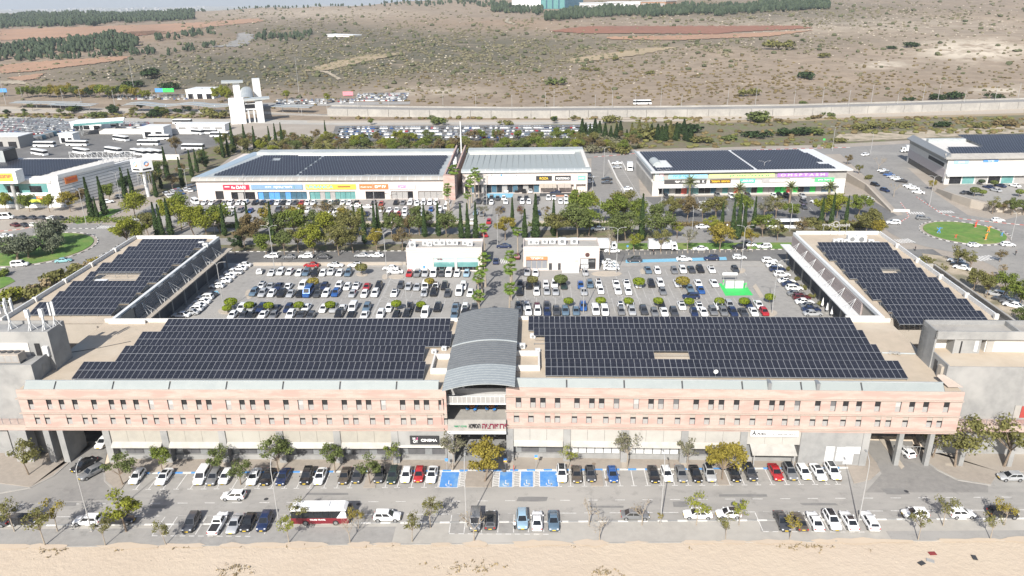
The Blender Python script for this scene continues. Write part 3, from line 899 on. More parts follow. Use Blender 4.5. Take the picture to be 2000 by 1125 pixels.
# ------------------------------------------------------------------ markings of the upper lots
mb = MB()
ZL = LOT + .045
for row, x0, x1, pxs in ((576, 0, 0, range(480, 930, 18)), (576, 0, 0, range(1008, 1420, 18)), (540, 0, 0, range(515, 700, 17)), (532, 0, 0, range(1250, 1460, 17)),
       (606, 0, 0, range(465, 930, 19)), (604, 0, 0, range(1010, 1500, 19))):
 for px in pxs:
  p = G(px, row)
  L = 10.4 if row > 560 else 5
  line((p.x, p.y - (2.4 if row > 560 else 2.5)), (p.x, p.y + L - 3), .12, ZL)
for X in (-37.4, 25.6):     # pedestrian crossing strips with crosses
 for s in (-2, 2):
  line((X + s, 158), (X + s, 200), .18, ZL + .006)
 for y in (165, 178, 190):
  line((X - 2, y), (X + 2, y + 4), .15, ZL + .006)
  line((X + 2, y), (X - 2, y + 4), .15, ZL + .006)
  line((X - 2, y), (X + 2, y), .15, ZL + .006)
  line((X - 2, y + 4), (X + 2, y + 4), .15, ZL + .006)
for i in range(22):
 p = G(1300 + i * 16, 392)
 line((p.x, p.y), (p.x + .6, p.y + 5), .13, ZL)
 p = G(1302 + i * 16, 402)
 if i % 3:
  line((p.x, p.y - 7), (p.x + .6, p.y - 2), .13, ZL)
for i in range(20):
 a, b = G(1203 + i * 2.2, 330 + i * 3.7), G(1216 + i * 3.0, 330 + i * 3.7)
 line((a.x, a.y), (b.x, b.y), .15, LOT + .06)
for a, b in (((1213, 325), (1268, 415)), ((1268, 410), (1300, 385)), ((1245, 385), (1282, 410)), ((1240, 408), (1283, 408)), ((1250, 388), (1283, 408))):
 a, b = G(*a), G(*b)
 line((a.x, a.y), (b.x, b.y), .16, LOT + .062)
tag(mb.build('lot_lines', MAT['line_old']), kind='structure')
sheet('disabled_bay', gp([(1222, 508), (1418, 502), (1420, 508), (1222, 514)]), LOT + .05, 'bay_teal')
sheet('disabled_bay', gp([(950, 378), (1003, 378), (1000, 386), (950, 388)]), LOT + .06, 'bay_teal')
sheet('disabled_bay', gp([(400, 572), (425, 568), (428, 574), (405, 578)]), LOT + .05, 'bay_teal')
sheet('charging_bay', gp([(1404, 554), (1454, 553), (1471, 577), (1417, 578)]), LOT + .055, 'bay_green')
for P in ([(1476, 555), (1492, 580), (1484, 582), (1470, 560)],):
 slab('traffic_island', gp(P), LOT, LOT + .15, 'paving_pale')
for cx, cy, rx, ry in ((487, 575, 8, 9), (752, 541, 6, 5), (774, 541, 16, 4), (1256, 530, 6, 5), (1447, 529, 9, 5), (1506, 612, 12, 6), (1185, 535, 30, 5), (707, 536, 12, 4), (440, 608, 14, 6)):
 slab('traffic_island', gp([(cx + rx * cos(t * pi / 6), cy + ry * sin(t * pi / 6)) for t in range(12)]), LOT, LOT + .14, 'paving_pale')
# ================================================================== the long block
def facade(mb, x0, x1, z0, z1, holes, y=0.0, dep=.32, mi=0, mr=0):
 """wall face with real openings"""
 xs = sorted({x0, x1} | {h[0] for h in holes} | {h[1] for h in holes})
 zs = sorted({z0, z1} | {h[2] for h in holes} | {h[3] for h in holes})
 for i in range(len(xs) - 1):
  for j in range(len(zs) - 1):
   cx, cz = (xs[i] + xs[i + 1]) / 2, (zs[j] + zs[j + 1]) / 2
   if any(h[0] < cx < h[1] and h[2] < cz < h[3] for h in holes):
    continue
   mb.quad((xs[i], y, zs[j]), (xs[i + 1], y, zs[j]), (xs[i + 1], y, zs[j + 1]), (xs[i], y, zs[j + 1]), mi)
 for a, b, c, d in holes:
  mb.quad((a, y, c), (a, y + dep, c), (a, y + dep, d), (a, y, d), mr)
  mb.quad((b, y, c), (b, y, d), (b, y + dep, d), (b, y + dep, c), mr)
  mb.quad((a, y, d), (a, y + dep, d), (b, y + dep, d), (b, y, d), mr)
  mb.quad((a, y, c), (b, y, c), (b, y + dep, c), (a, y + dep, c), mr)
WW = .5
def winmesh(kind):
 fr = MB()
 h = 2.3
 if kind == 'top':
  fr.box(-WW, WW, .2, .26, 0, h * .43, 0)
  fr.box(-WW, -WW + .06, .14, .22, 0, h, 1)
  fr.box(WW - .06, WW, .14, .22, 0, h, 1)
  pane = MB().box(-WW + .04, WW - .04, .24, .29, h * .43, h, 0)
 else:
  fr.box(-WW, WW, .2, .26, 0, h * .41, 0)
  fr.box(-WW, WW, .12, .2, h * .59, h, 2)
  fr.box(-WW, -WW + .06, .1, .22, 0, h * .59, 1)
  fr.box(WW - .06, WW, .1, .22, 0, h * .59, 1)
  pane = MB().box(-WW + .04, WW - .04, .24, .29, h * .41, h * .59, 0)
 return fr.mesh('window_' + kind, [MAT['blind'], MAT['dark_metal'], MAT['blind_pale']]), pane.mesh('pane_' + kind, MAT['black'])
WM = {k: winmesh(k) for k in ('top', 'low')}
PANE_ALT = [MAT['black']] * 6 + [colourmat('pane_blind', (.42, .41, .40)), colourmat('pane_grey', (.12, .12, .125))]
def longblock(root, W, wt, wl, cols, solid, D=30.4, slits=(), posts=()):
 holes = [(x - WW, x + WW, 11.2, 13.5) for x in wt] + [(x - WW, x + WW, 8.17, 10.47) for x in wl]
 mb = MB()
 facade(mb, 0, W, 6.9, 15.26, holes)
 mb.quad((0, .33, 6.9), (W, .33, 6.9), (W, .33, 15.2), (0, .33, 15.2), 1)
 mb.box(0, W, .34, D, 6.9, 14.9, 2)
 mb.box(0, W, .02, .30, 15.2, 15.3, 3)
 mb.box(0, .3, .02, .33, 6.9, 15.25, 0)
 mb.box(W - .3, W, .02, .33, 6.9, 15.25, 0)
 mb.build('wall', [MAT['pink_stone'], MAT['window_dark'], MAT['plaster_warm'], MAT['ledge_stone']], root)
 for z in (13.56, 10.54, 7.45):
  m = MB().box(-.25 if z > 8 else 0, W - .0, -.42, .0, z, z + .16)
  m.build('ledge', MAT['ledge_stone'], root)
 MB().quad((0, .4, 14.96), (W, .4, 14.96), (W, D, 14.96), (0, D, 14.96)).build('roof_deck', MAT['roof_deck'], root)
 m = MB()
 m.box(0, W, D - .35, D, 14.9, 15.75)
 m.build('rear_parapet', MAT['plaster'], root)
 # sloping metal parapet in lengths, with dark slits between
 edges = sorted([1.2 if solid[0] > 5 else .4] + list(slits) + [W - (.6 if solid[0] > 5 else 3.2)])
 for a, b in zip(edges[:-1], edges[1:]):
  MB().hexa([(a + .14, .18, 15.3), (b - .14, .18, 15.3), (b - .14, 1.7, 15.0), (a + .14, 1.7, 15.0)],
     [(a + .14, .22, 15.36), (b - .14, .22, 15.36), (b - .14, 1.3, 16.42), (a + .14, 1.3, 16.42)]).build('parapet_panel', MAT['parapet_metal'], root)
 m = MB()
 m.hexa([(edges[0], .3, 15.28), (edges[-1], .3, 15.28), (edges[-1], 1.6, 15.0), (edges[0], 1.6, 15.0)],
   [(edges[0], .34, 15.30), (edges[-1], .34, 15.30), (edges[-1], 1.42, 16.2), (edges[0], 1.42, 16.2)], 0)
 m.build('parapet_core', MAT['dark_metal'], root)
 MB().box(edges[0], edges[-1], 1.25, 1.55, 16.36, 16.46).build('parapet_coping', MAT['pale_metal'], root)
 for x in posts:
  MB().box(x - .3, x + .3, .1, 1.6, 15.3, 16.6).build('parapet_post', MAT['grey_metal'], root)
 for kind, lst, z in (('top', wt, 11.2), ('low', wl, 8.17)):
  for x in lst:
   o = nw('window', WM[kind][0], root)
   o.location = (x, 0, z)
   p = nw('pane', WM[kind][1], o)
   if kind == 'top':
    setmat(p, 0, random.choice(PANE_ALT))
 # ground storey: columns, pale panels, awnings, recessed shop fronts
 for x in cols:
  MB().box(x - .62, x + .62, -.12, 2.4, 0, 6.9).build('column', MAT['concrete_grey'], root)
 return root
def tolocal(o, p):
 a = -o.rotation_euler.z
 dx, dy = p.x - o.location.x, p.y - o.location.y
 return dx * cos(a) - dy * sin(a)
def awning(root, a, b, y0=.1, y1=-.75, z0=4.45, z1=3.75, th=.14, mat='awning_pale'):
 return MB().hexa([(a, y1, z1 - th), (b, y1, z1 - th), (b, y0, z0 - th), (a, y0, z0 - th)], [(a, y1, z1), (b, y1, z1), (b, y0, z0), (a, y0, z0)]).build('awning', MAT[mat], root)
LB = thing('mall_block', 'long pink stone mall block left of the arched roof, two window rows', 'building', (-92.0, 115.2, 0))
LB_T = [60, 96, 120.5, 146.7, 184, 218, 241, 266, 295, 332.5, 360, 388.5, 408, 446, 473, 493.5, 521, 558.6, 587, 607, 634.5, 672.7, 701, 720, 748.5, 786.4, 814, 833, 861.7]
LB_L = [72.5, 92, 134.7, 166, 184.5, 220, 249, 282, 305, 333.5, 357, 385.5, 417.8, 446, 474, 502, 530, 558.8, 590.8, 614.7, 642.8, 675.4, 694.7, 727.5, 755.4, 788, 807, 839.8, 868]
lw = lambda px, py: VY(px, py, 115.2).x + 92.0
LCOL = [lw(p, 870) for p in (213, 325, 437, 549, 660, 772, 880)]
longblock(LB, 76.3, [lw(p, 788) for p in LB_T], [lw(p, 816) for p in LB_L], LCOL, (13, 76), slits=[lw(p, 753) for p in (102, 216, 327, 439, 550, 662, 773)])
RB = thing('mall_block', 'long pink stone mall block right of the arched roof, two window rows', 'building', (-4.5, 116.15, 0), radians(-1.16))
RB_T = [1012.8, 1041, 1060.4, 1089, 1127, 1156, 1175, 1204, 1242.7, 1271.6, 1291, 1320.6, 1359.7, 1389, 1409, 1438.6, 1478, 1508, 1527.6, 1557.7, 1597.6, 1628, 1652.3, 1678.4, 1715, 1755.8, 1782.4, 1809.6, 1850]
RB_L = [1008.9, 1037, 1069.7, 1088.6, 1122, 1150.3, 1183.4, 1207.6, 1236.5, 1260.8, 1289.6, 1323.6, 1352.6, 1381, 1411, 1440.5, 1470.3, 1504, 1533.4, 1558, 1588, 1613, 1647.8, 1678, 1715.8, 1736.6, 1769.6, 1817, 1836.8]
rw = lambda px, py: tolocal(RB, VY(px, py, 116.15 - .0202 * (VY(px, py, 115.4).x + 4.5)))
RCOL = [rw(p, 870) for p in (996, 1107, 1220, 1336, 1451, 1569, 1690)]
longblock(RB, 78.9, [rw(p, 788) for p in RB_T], [rw(p, 816) for p in RB_L], RCOL, (0, 66), slits=[rw(p, 753) for p in (1107, 1220, 1334, 1452, 1568, 1687)], posts=[rw(p, 750) for p in (1505, 1600)])
for root, cols, sty in ((LB, LCOL, 'L'), (RB, RCOL, 'R')):
 for k, (a, b) in enumerate(zip(cols[:-1], cols[1:])):
  a, b = a + .62, b - .62
  last = k == len(cols) - 2
  if sty == 'L' and last:      # cinema bay
   m = MB().box(a, b, .05, .5, 3.9, 6.9)
   m.build('grey_panel', MAT['concrete_grey'], root)
   MB().box(a, b, -.25, .05, 3.55, 3.9).build('lintel', MAT['plaster'], root)
  elif sty == 'R' and last:
   MB().box(a, b, .05, .5, 0, 6.9).build('stone_panel', MAT['concrete_grey'], root)
   for x0, x1, z0, z1 in ((.36, .52, .4, 4.0), (.56, .70, 1.0, 2.6), (.71, .88, .4, 4.0), (.56, .70, 2.8, 3.9), (.885, .99, 2.6, 4.0)):
    MB().box(a + (b - a) * x0, a + (b - a) * x1, -.03, .05, z0, z1).build('service_door', MAT['white_metal'], root)
  else:
   m = MB()
   n = 3
   for q in range(n):
    m.box(a + (b - a) * q / n + .02, a + (b - a) * (q + 1) / n - .02, .12, .5, 4.2, 6.9)
   m.build('beige_panel', MAT['panel_beige' if sty == 'L' else 'panel_pale'], root)
   if sty == 'R' and k == 4:
    awning(root, a + .6, b - 1.0, .1, -2.2, 4.3, 3.5)
    for x in (a + 1, b - 1.4):
     MB().box(x - .06, x + .06, -2.0, -1.88, 0, 3.5).build('awning_post', MAT['pole_metal'], root)
   else:
    awning(root, a + .1, b - .1)
  if not (sty == 'R' and last):
   y0 = 1.5
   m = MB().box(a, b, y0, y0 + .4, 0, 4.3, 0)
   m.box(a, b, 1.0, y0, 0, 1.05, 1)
   m.build('shop_wall', [MAT['shade_wall'], MAT['concrete_grey']], root)  # recessed wall darkened for awning shade, plinth left grey
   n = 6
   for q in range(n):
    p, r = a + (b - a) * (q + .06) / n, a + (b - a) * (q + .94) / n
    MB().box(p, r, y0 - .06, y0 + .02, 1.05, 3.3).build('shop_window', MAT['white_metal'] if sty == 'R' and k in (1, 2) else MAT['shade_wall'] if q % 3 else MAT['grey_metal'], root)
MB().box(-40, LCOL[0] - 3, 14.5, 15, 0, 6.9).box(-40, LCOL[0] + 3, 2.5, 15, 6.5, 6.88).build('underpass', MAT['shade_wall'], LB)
for x in (-.9, 3.4, 6.0):
 MB().box(x - (.9 if x < 0 else .55), x + .55, -.1, 5.5 if x > 4 else 2.0, 0, 6.88).build('pier', MAT['concrete_grey'], LB)
MB().box(LCOL[0] - .6, LCOL[0] - .3, 2.4, 14.5, 0, 6.5).build('side_wall', MAT['concrete_grey'], LB)
for x in (8.2, 9.6, 11):
 MB().box(x, x + 1.1, 9, 9.4, 5.2, 6.3).build('duct', MAT['white_metal'], LB)
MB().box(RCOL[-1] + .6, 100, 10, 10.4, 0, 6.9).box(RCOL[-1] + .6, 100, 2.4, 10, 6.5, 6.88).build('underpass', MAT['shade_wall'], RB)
for x in (RCOL[-1] + 6.2, RCOL[-1] + 11.5, RCOL[-1] + 17.5, RCOL[-1] + 26):
 MB().box(x - .4, x + .4, .3, 1.2, 0, 6.88).build('pier', MAT['concrete_grey'], RB)
m = MB()
for i in range(9):
 x = RCOL[-1] + 6.6 + i * .6
 m.cyl((x, 3.0, 0), (x, 3.0, 2.3), .03, n=5)
m.box(RCOL[-1] + 6.4, RCOL[-1] + 11.6, 2.97, 3.03, 2.25, 2.33)
m.build('gate_bars', MAT['pole_metal'], RB)
# ------------------------------------------------------------------ end towers
LT = thing('stair_tower', 'grey concrete service tower left of the roof, with antennas on top', 'building', (-90.3, 118.3, 0))
m = MB()
m.box(-45, 0, 0, 5.1, 0, 18.0)
for q in ((-45, 0, 0, .25), (-.25, 0, .25, 5.1)):
 m.box(*q, 18.0, 18.65)
m.box(-45, .9, 5.1, 10.3, 6, 22.3)
for q in ((-45, .9, 5.1, 5.35), (-45, .9, 10.05, 10.3), (.65, .9, 5.35, 10.05)):
 m.box(*q, 22.3, 22.85)
m.build('wall', MAT['concrete_grey'], LT)
MB().box(-10.5, -3.3, 4.96, 5.1, 18.02, 20.6).build('white_wall', MAT['plaster'], LT)
MB().box(-2.1, -1.2, 4.93, 5.1, 18.05, 20.5).build('door', MAT['black'], LT)
MB().box(-.6, 0.4, 4.6, 5.1, 18.05, 20.0).build('meter_box', MAT['white_metal'], LT)
MB().box(-.02, .05, 2.6, 3.6, 15.0, 17.4).build('door', MAT['grey_metal'], LT)
GL = [('slab', -50, -1.4, -3.1, 0, 6.9, 7.55, 'ledge_stone')]
MB().box(-50, -1.72, -3.1, 0, 6.9, 7.55).build('gallery_slab', MAT['pink_stone'], LT)
MB().box(-50, -1.72, -3.1, -2.95, 7.56, 8.0).build('gallery_kerb', MAT['ledge_stone'], LT)
m = MB()
for i in range(20):
 m.box(-30 + i * 1.45, -29.93 + i * 1.45, -2.0, -1.93, 7.55, 8.75)
m.box(-30, -1.8, -2.0, -1.95, 8.7, 8.76)
m.build('railing', MAT['grey_metal'], LT)
MB().box(-50, -4.2, -.3, 0, 0, 6.9).box(-5.3, -3.2, -3.05, -.3, 0, 6.88).box(-8.6, -6.9, -1.4, -.3, 0, 6.88).build('base_wall', MAT['concrete_grey'], LT)
RTW = thing('stair_tower', 'grey concrete service tower right of the roof, with recessed white terrace', 'building', (73.2, 118.9, 0), radians(-1.16))
m = MB()
m.box(0, 50, 0, 5.4, 0, 17.75)
m.box(0, .25, .0, 5.4, 17.75, 18.2)
m.box(.25, 50, 0, .2, 17.75, 17.95)
m.box(-.2, 50, 8.2, 10.6, 6, 21.4)
m.box(-.2, 50, 5.4, 5.7, 20.7, 22.3)
m.box(-.2, .1, 5.4, 10.6, 14.9, 22.3)
m.box(-.2, 50, 10.3, 10.6, 21.4, 22.3)
m.box(14.5, 14.8, 5.7, 10.3, 21.4, 22.3)
m.box(3.4, 3.7, 5.5, 8.2, 17.75, 20.7)
m.box(3.7, 8.3, 5.75, 8.2, 17.75, 20.7)
m.build('wall', MAT['concrete_grey'], RTW)
MB().box(.1, 50, 5.7, 10.3, 20.72, 21.42).build('tower_roof', MAT['concrete'], RTW)
MB().quad((.3, .25, 17.78), (50, .25, 17.78), (50, 8.2, 17.78), (.3, 8.2, 17.78)).build('terrace_floor', MAT['roof_deck'], RTW)
MB().box(.1, 3.4, 7.9, 8.19, 17.78, 20.7).box(9.5, 30, 6.4, 8.19, 17.78, 20.7).build('white_wall', MAT['plaster'], RTW)
MB().box(4.7, 4.95, 5.68, 5.76, 17.8, 20.2).build('slot_window', MAT['black'], RTW)
MB().box(7.2, 7.8, 5.66, 5.76, 18.2, 20.3).build('slot_window', MAT['white_metal'], RTW)
MB().box(9.7, 10.9, 6.25, 6.42, 17.8, 20.0).build('door', MAT['concrete'], RTW)
MB().box(-.06, .0, 3.4, 4.4, 15.0, 17.3).build('door', MAT['dark_metal'], RTW)
MB().box(-.5, -.02, 1.0, 2.2, 15, 17.4).build('door', MAT['plaster_warm'], RTW)
m = MB().box(.2, 50, -3.4, 0, 6.9, 7.55)
m.build('gallery_slab', MAT['pink_stone'], RTW)
MB().box(.2, 50, -3.4, -3.25, 7.56, 8.1).build('gallery_kerb', MAT['ledge_stone'], RTW)
m = MB()
for i in range(24):
 m.box(1 + i * 1.3, 1.06 + i * 1.3, -2.2, -2.14, 7.55, 8.8)
m.box(1, 32, -2.2, -2.15, 8.75, 8.81)
m.build('railing', MAT['grey_metal'], RTW)
MB().box(14.4, 17.6, -.12, 0, 7.9, 10.2).build('roller_door', colourmat('door_red', (.33, .05, .04)), RTW)
MB().box(13.2, 14.3, -.16, 0, 7.8, 10.4).build('door_frame', MAT['concrete'], RTW)
MB().hexa([(-.7, -2.6, 15.3), (1.9, -2.6, 15.3), (1.9, -2.3, 15.3), (-.7, -2.3, 15.3)], [(-1.7, -.3, 16.2), (-.6, -.3, 16.2), (-.4, 0, 16.4), (-1.5, 0, 16.4)]).build('stair_wall', MAT['ledge_stone'], RTW)
# ------------------------------------------------------------------ arched roof and the passage below it
VT = thing('arched_roof', 'grey ribbed metal barrel roof over the passage between the pink blocks', 'roof', (-7.5, 113.2, 0), radians(-.3))
NA = 18
RAD, VX0, VX1, VZC = 23.0, -8.0, 4.6, 17.7
def arc(t, lift=0):
 x = VX0 + (VX1 - VX0) * t
 th = math.asin(x / RAD)
 return ((RAD + lift) * sin(th), VZC - RAD + (RAD + lift) * cos(th))
def vault(y0, y1, mat, name):
 m = MB()
 for i in range(NA):
  (xa, za), (xb, zb) = arc(i / NA), arc((i + 1) / NA)
  m.quad((xa, y0, za), (xb, y0, zb), (xb, y1, zb), (xa, y1, za))
  m.quad((xa, y1, za - .18), (xb, y1, zb - .18), (xb, y0, zb - .18), (xa, y0, za - .18))
  m.quad((xa, y0, za - .18), (xb, y0, zb - .18), (xb, y0, zb), (xa, y0, za))
  m.quad((xb, y1, zb - .18), (xa, y1, za - .18), (xa, y1, za), (xb, y1, zb))
 (xa, za), (xb, zb) = arc(0), arc(1)
 m.quad((xa, y1, za - .18), (xa, y0, za - .18), (xa, y0, za), (xa, y1, za))
 m.quad((xb, y0, zb - .18), (xb, y1, zb - .18), (xb, y1, zb), (xb, y0, zb))
 m.build(name, MAT[mat], VT)
vault(0, 7.4, 'vault_pale', 'front_skin')
vault(7.41, 33.4, 'vault_metal', 'rear_skin')
def rib(y, wd, lift, mat, name='seam'):
 m = MB()
 for i in range(NA):
  (xa, za), (xb, zb) = arc(i / NA, lift), arc((i + 1) / NA, lift)
  (xc, zc), (xd, zd) = arc(i / NA, -.02), arc((i + 1) / NA, -.02)
  m.quad((xa, y, za), (xb, y, zb), (xb, y + wd, zb), (xa, y + wd, za))
  m.quad((xc, y, zc), (xd, y, zd), (xb, y, zb), (xa, y, za))
  m.quad((xd, y + wd, zd), (xc, y + wd, zc), (xa, y + wd, za), (xb, y + wd, zb))
 return m.build(name, MAT[mat], VT)
for k in range(38):
 y = .5 + k * .94
 if y < 33.2:
  rib(y, .07, .05, 'vault_pale' if y < 7.4 else 'vault_metal')
rib(17.2, .32, .14, 'pale_metal', 'joint_cover')
for s in (-1, 1):
 MB().box((-6.9 if s < 0 else 3.6) - .15, (-6.9 if s < 0 else 3.6) + .15, 3, 32, 14.9, 16.2 if s < 0 else 16.9).build('roof_beam', MAT['grey_metal'], VT)
m = MB()
for x in (-6.4, -3.6, -.6, 1.8):
 m.box(x - .16, x + .16, 8, 8.3, 9, 16.4)
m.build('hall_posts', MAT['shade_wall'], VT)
PS = thing('mall_passage', 'shaded open passage with bridge and terrace between the two pink blocks', 'building', (-15.6, 115.4, 0))
m = MB()
m.box(-.2, .05, .4, 32, 0, 15.2)
m.box(11.0, 11.25, .9, 32, 0, 15.2)
m.build('side_wall', MAT['concrete_grey'], PS)
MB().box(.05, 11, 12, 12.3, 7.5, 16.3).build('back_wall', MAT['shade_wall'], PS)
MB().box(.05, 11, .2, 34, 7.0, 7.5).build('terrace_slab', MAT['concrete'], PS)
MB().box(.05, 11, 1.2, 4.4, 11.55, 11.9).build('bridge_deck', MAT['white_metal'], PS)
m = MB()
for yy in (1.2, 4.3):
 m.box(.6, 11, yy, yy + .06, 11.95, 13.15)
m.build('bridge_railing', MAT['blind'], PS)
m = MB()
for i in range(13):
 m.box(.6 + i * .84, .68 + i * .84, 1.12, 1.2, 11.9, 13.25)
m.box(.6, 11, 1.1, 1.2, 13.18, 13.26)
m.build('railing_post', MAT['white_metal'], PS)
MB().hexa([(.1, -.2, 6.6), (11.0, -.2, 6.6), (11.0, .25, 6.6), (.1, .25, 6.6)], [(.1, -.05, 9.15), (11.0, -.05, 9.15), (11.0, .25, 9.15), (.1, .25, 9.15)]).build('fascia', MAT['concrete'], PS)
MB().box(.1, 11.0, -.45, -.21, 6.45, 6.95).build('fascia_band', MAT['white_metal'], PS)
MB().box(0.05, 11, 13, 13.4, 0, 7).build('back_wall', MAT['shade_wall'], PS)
MB().quad((.05, .4, .13), (11, .4, .13), (11, 13, .13), (.05, 13, .13)).build('passage_floor', MAT['concrete_grey'], PS)
m = MB()
for x in (4.2, 6.6, 8.9):
 m.cyl((x, 1.4, 6.9), (x, 1.2, 4.9), .14, n=8)
m.build('hanging_lamp', MAT['dark_metal'], PS)
# ------------------------------------------------------------------ text
def textmesh(s, mat, width, height, depth=.04):
 cu = bpy.data.curves.new('lettering', 'FONT')
 cu.body = s
 cu.align_x = 'CENTER'
 cu.align_y = 'CENTER'
 cu.extrude = .02
 cu.offset = .03
 ob = bpy.data.objects.new('lettering_tmp', cu)
 COL.objects.link(ob)
 dg = bpy.context.evaluated_depsgraph_get()
 me = bpy.data.meshes.new_from_object(ob.evaluated_get(dg))
 bpy.data.objects.remove(ob)
 bpy.data.curves.remove(cu)
 if len(me.vertices) == 0:
  return None
 co = np.empty(len(me.vertices) * 3)
 me.vertices.foreach_get('co', co)
 co = co.reshape(-1, 3)
 lo, hi = co.min(0), co.max(0)
 sx = width / max(1e-3, hi[0] - lo[0])
 sz = height / max(1e-3, hi[1] - lo[1])
 c = (lo + hi) / 2
 out = np.empty_like(co)
 out[:, 0] = (co[:, 0] - c[0]) * sx
 out[:, 2] = (co[:, 1] - c[1]) * sz
 out[:, 1] = -(co[:, 2]) / .02 * depth * .5
 me.vertices.foreach_set('co', out.ravel())
 me.materials.clear()
 me.materials.append(mat)
 me.update()
 return me
def sign(name, label, loc, w_, h_, mat, texts, rz=0.0, th=.14, cat='sign', tilt=0.0):
 """board standing upright at loc (centre), facing -Y, with raised lettering"""
 r = thing(name, label, cat, loc, rz)
 r.rotation_euler = (tilt, 0, rz)
 if mat:
  MB().box(-w_ / 2, w_ / 2, -th / 2, th / 2, -h_ / 2, h_ / 2).build('board', MAT[mat] if isinstance(mat, str) else mat, r)
 for (s, m_, cx, cz, tw, tt) in texts:
  me = textmesh(s, MAT[m_] if isinstance(m_, str) else m_, tw, tt)
  if me:
   o = nw('lettering', me, r)
   o.location = (cx, -th / 2 - .025, cz)
 return r
HE = lambda s: s[::-1]
colourmat('ink_red', (.17, .004, .03))
colourmat('ink_black', (.02, .02, .022))
colourmat('ink_green', (.05, .28, .14))
colourmat('ink_white', (.80, .80, .79))
colourmat('ink_pink', (.75, .18, .36))
colourmat('sign_black', (.028, .028, .03))
colourmat('sign_white', (.78, .78, .77))
x0 = VY(890, 830, 115.2).x
x1 = VY(987, 830, 115.2).x
sign('fascia_sign', 'dark red and black Hebrew lettering on the fascia under the arched roof', ((x0 + x1) / 2, 115.22, 8.0), x1 - x0, 2.3, None,
  [(HE('פרופורציה'), 'ink_red', 2.6, 0, 4.6, 1.0), (HE('הסדנא'), 'ink_black', -1.1, 0, 2.1, .9), (HE('מרכז רפואי'), 'ink_green', -3.6, -.05, 2.2, .36)])
cx = (VY(805, 857, 115.1).x + VY(853, 857, 115.1).x) / 2
sign('cinema_sign', 'black sign with white HOT CINEMA lettering below the pink facade', (cx, 114.95, 5.2), 5.2, 1.75, 'sign_black',
  [('CINEMA', 'ink_white', .85, 0, 2.9, .55), ('H', 'ink_white', -1.85, .34, .42, .5), ('OT', 'ink_white', -1.6, -.28, .85, .5), ('.:', 'ink_pink', -1.35, .36, .4, .45)])
cx = (VY(1468, 850, 114.9).x + VY(1555, 850, 114.9).x) / 2
sign('office_sign', 'long white sign with grey ARIEL lettering on the pink facade', (cx, 114.7, 6.85), 8.4, 1.15, 'sign_white',
  [('A', 'dark_metal', -3.55, .1, .8, .95), ('RIEL', 'dark_metal', -2.15, 0, 1.7, .5), (HE('אריאל סוכנויות רכב'), 'dark_metal', 1.7, -.1, 4.2, .38)], radians(-1.16))
# ------------------------------------------------------------------ shop wings at both ends
def wing(label, loc, rz, W, L, side, lmat):
 """side +1: the court lies towards +x (left wing); local x grows towards the court"""
 r = thing('shop_wing', label, 'building', loc, rz)
 X = lambda x: x * side
 q = lambda a, b: (min(X(a), X(b)), max(X(a), X(b)))
 m = MB()
 m.box(*q(0, W - .3), .2, L, 6, 14.9)
 m.build('wall', MAT['plaster_warm'], r)
 a, b = q(.3, W - .5)
 MB().quad((a, 0, 14.95), (b, 0, 14.95), (b, L - .3, 14.95), (a, L - .3, 14.95)).build('roof_deck', MAT['roof_deck'], r)
 MB().box(*q(W - .75, W), .2, L, 14.7, 15.45).build('edge_beam', MAT['white_metal'], r)
 MB().box(*q(.35, W - .75), L - .35, L, 14.9, 15.9).build('end_parapet', MAT['plaster'], r)
 n = 15
 for i in range(n):
  y0, y1 = .5 + (L - .9) * i / n, .5 + (L - .9) * (i + 1) / n
  MB().box(*q(0, .3), y0 + .05, y1 - .05, 14.9, 15.95).build('parapet_panel', MAT['white_metal'], r)
  if i % 3 == 0:
   MB().box(*q(-.1, .8), y0 - .3, y0 + .3, 14.9, 16.1).build('parapet_pier', MAT['plaster'], r)
 MB().box(*q(W - .3, W), 10, L, 11.5, 14.7).build('louvre_wall', MAT[lmat], r)
 for k in range(7):
  z = 11.75 + k * .42
  MB().box(*q(W, W + .1), 10, L, z, z + .12).build('louvre', MAT[lmat], r)
 MB().box(*q(W, W + 2.7), 9.5, L + 1.5, 11.2, 11.45).build('canopy', MAT['plaster_warm' if side > 0 else 'white_metal'], r)
 MB().box(*q(W - .25, W - .05), 9.5, L, 6, 11.2).build('shop_front', MAT['shade_wall'], r)
 for k in range(8):
  y = 10.5 + k * (L - 11) / 7
  MB().box(*q(W + .9, W + 1.25), y - .18, y + .18, 6, 11.2).build('canopy_post', MAT['concrete_grey'], r)
 for k in range(7):
  y = 13 + k * (L - 16) / 6.5
  m = MB()
  ap = (X(W + .1), y, 14.35)
  for dy in (-.7, .9):
   m.cyl(ap, (X(W + 1.5), y + dy, 11.5), .05, n=5)
  m.cyl((X(W + 1.5), y + .9, 11.45), (X(W + 1.5), y + .9, 12.3), .05, n=5)
  m.cyl(ap, (X(W + 2.3), y + 2.0, 11.5), .035, n=5)
  m.build('canopy_stay', MAT['white_metal'], r)
 MB().box(*q(W - .4, W + 7.5), -.2, .2, 14.9, 15.75).build('return_parapet', MAT['plaster'], r)
 return r
LW = wing('left shop wing with solar roof beside the courtyard car park', (-114.9, 144.6, 0), 0.0, 24.6, 60.2, 1, 'louvre')
RW = wing('right shop wing with solar roof and pinkish louvres beside the car park', (98.0, 145.8, 0), radians(-.9), 24.2, 60.0, -1, 'louvre_pale')
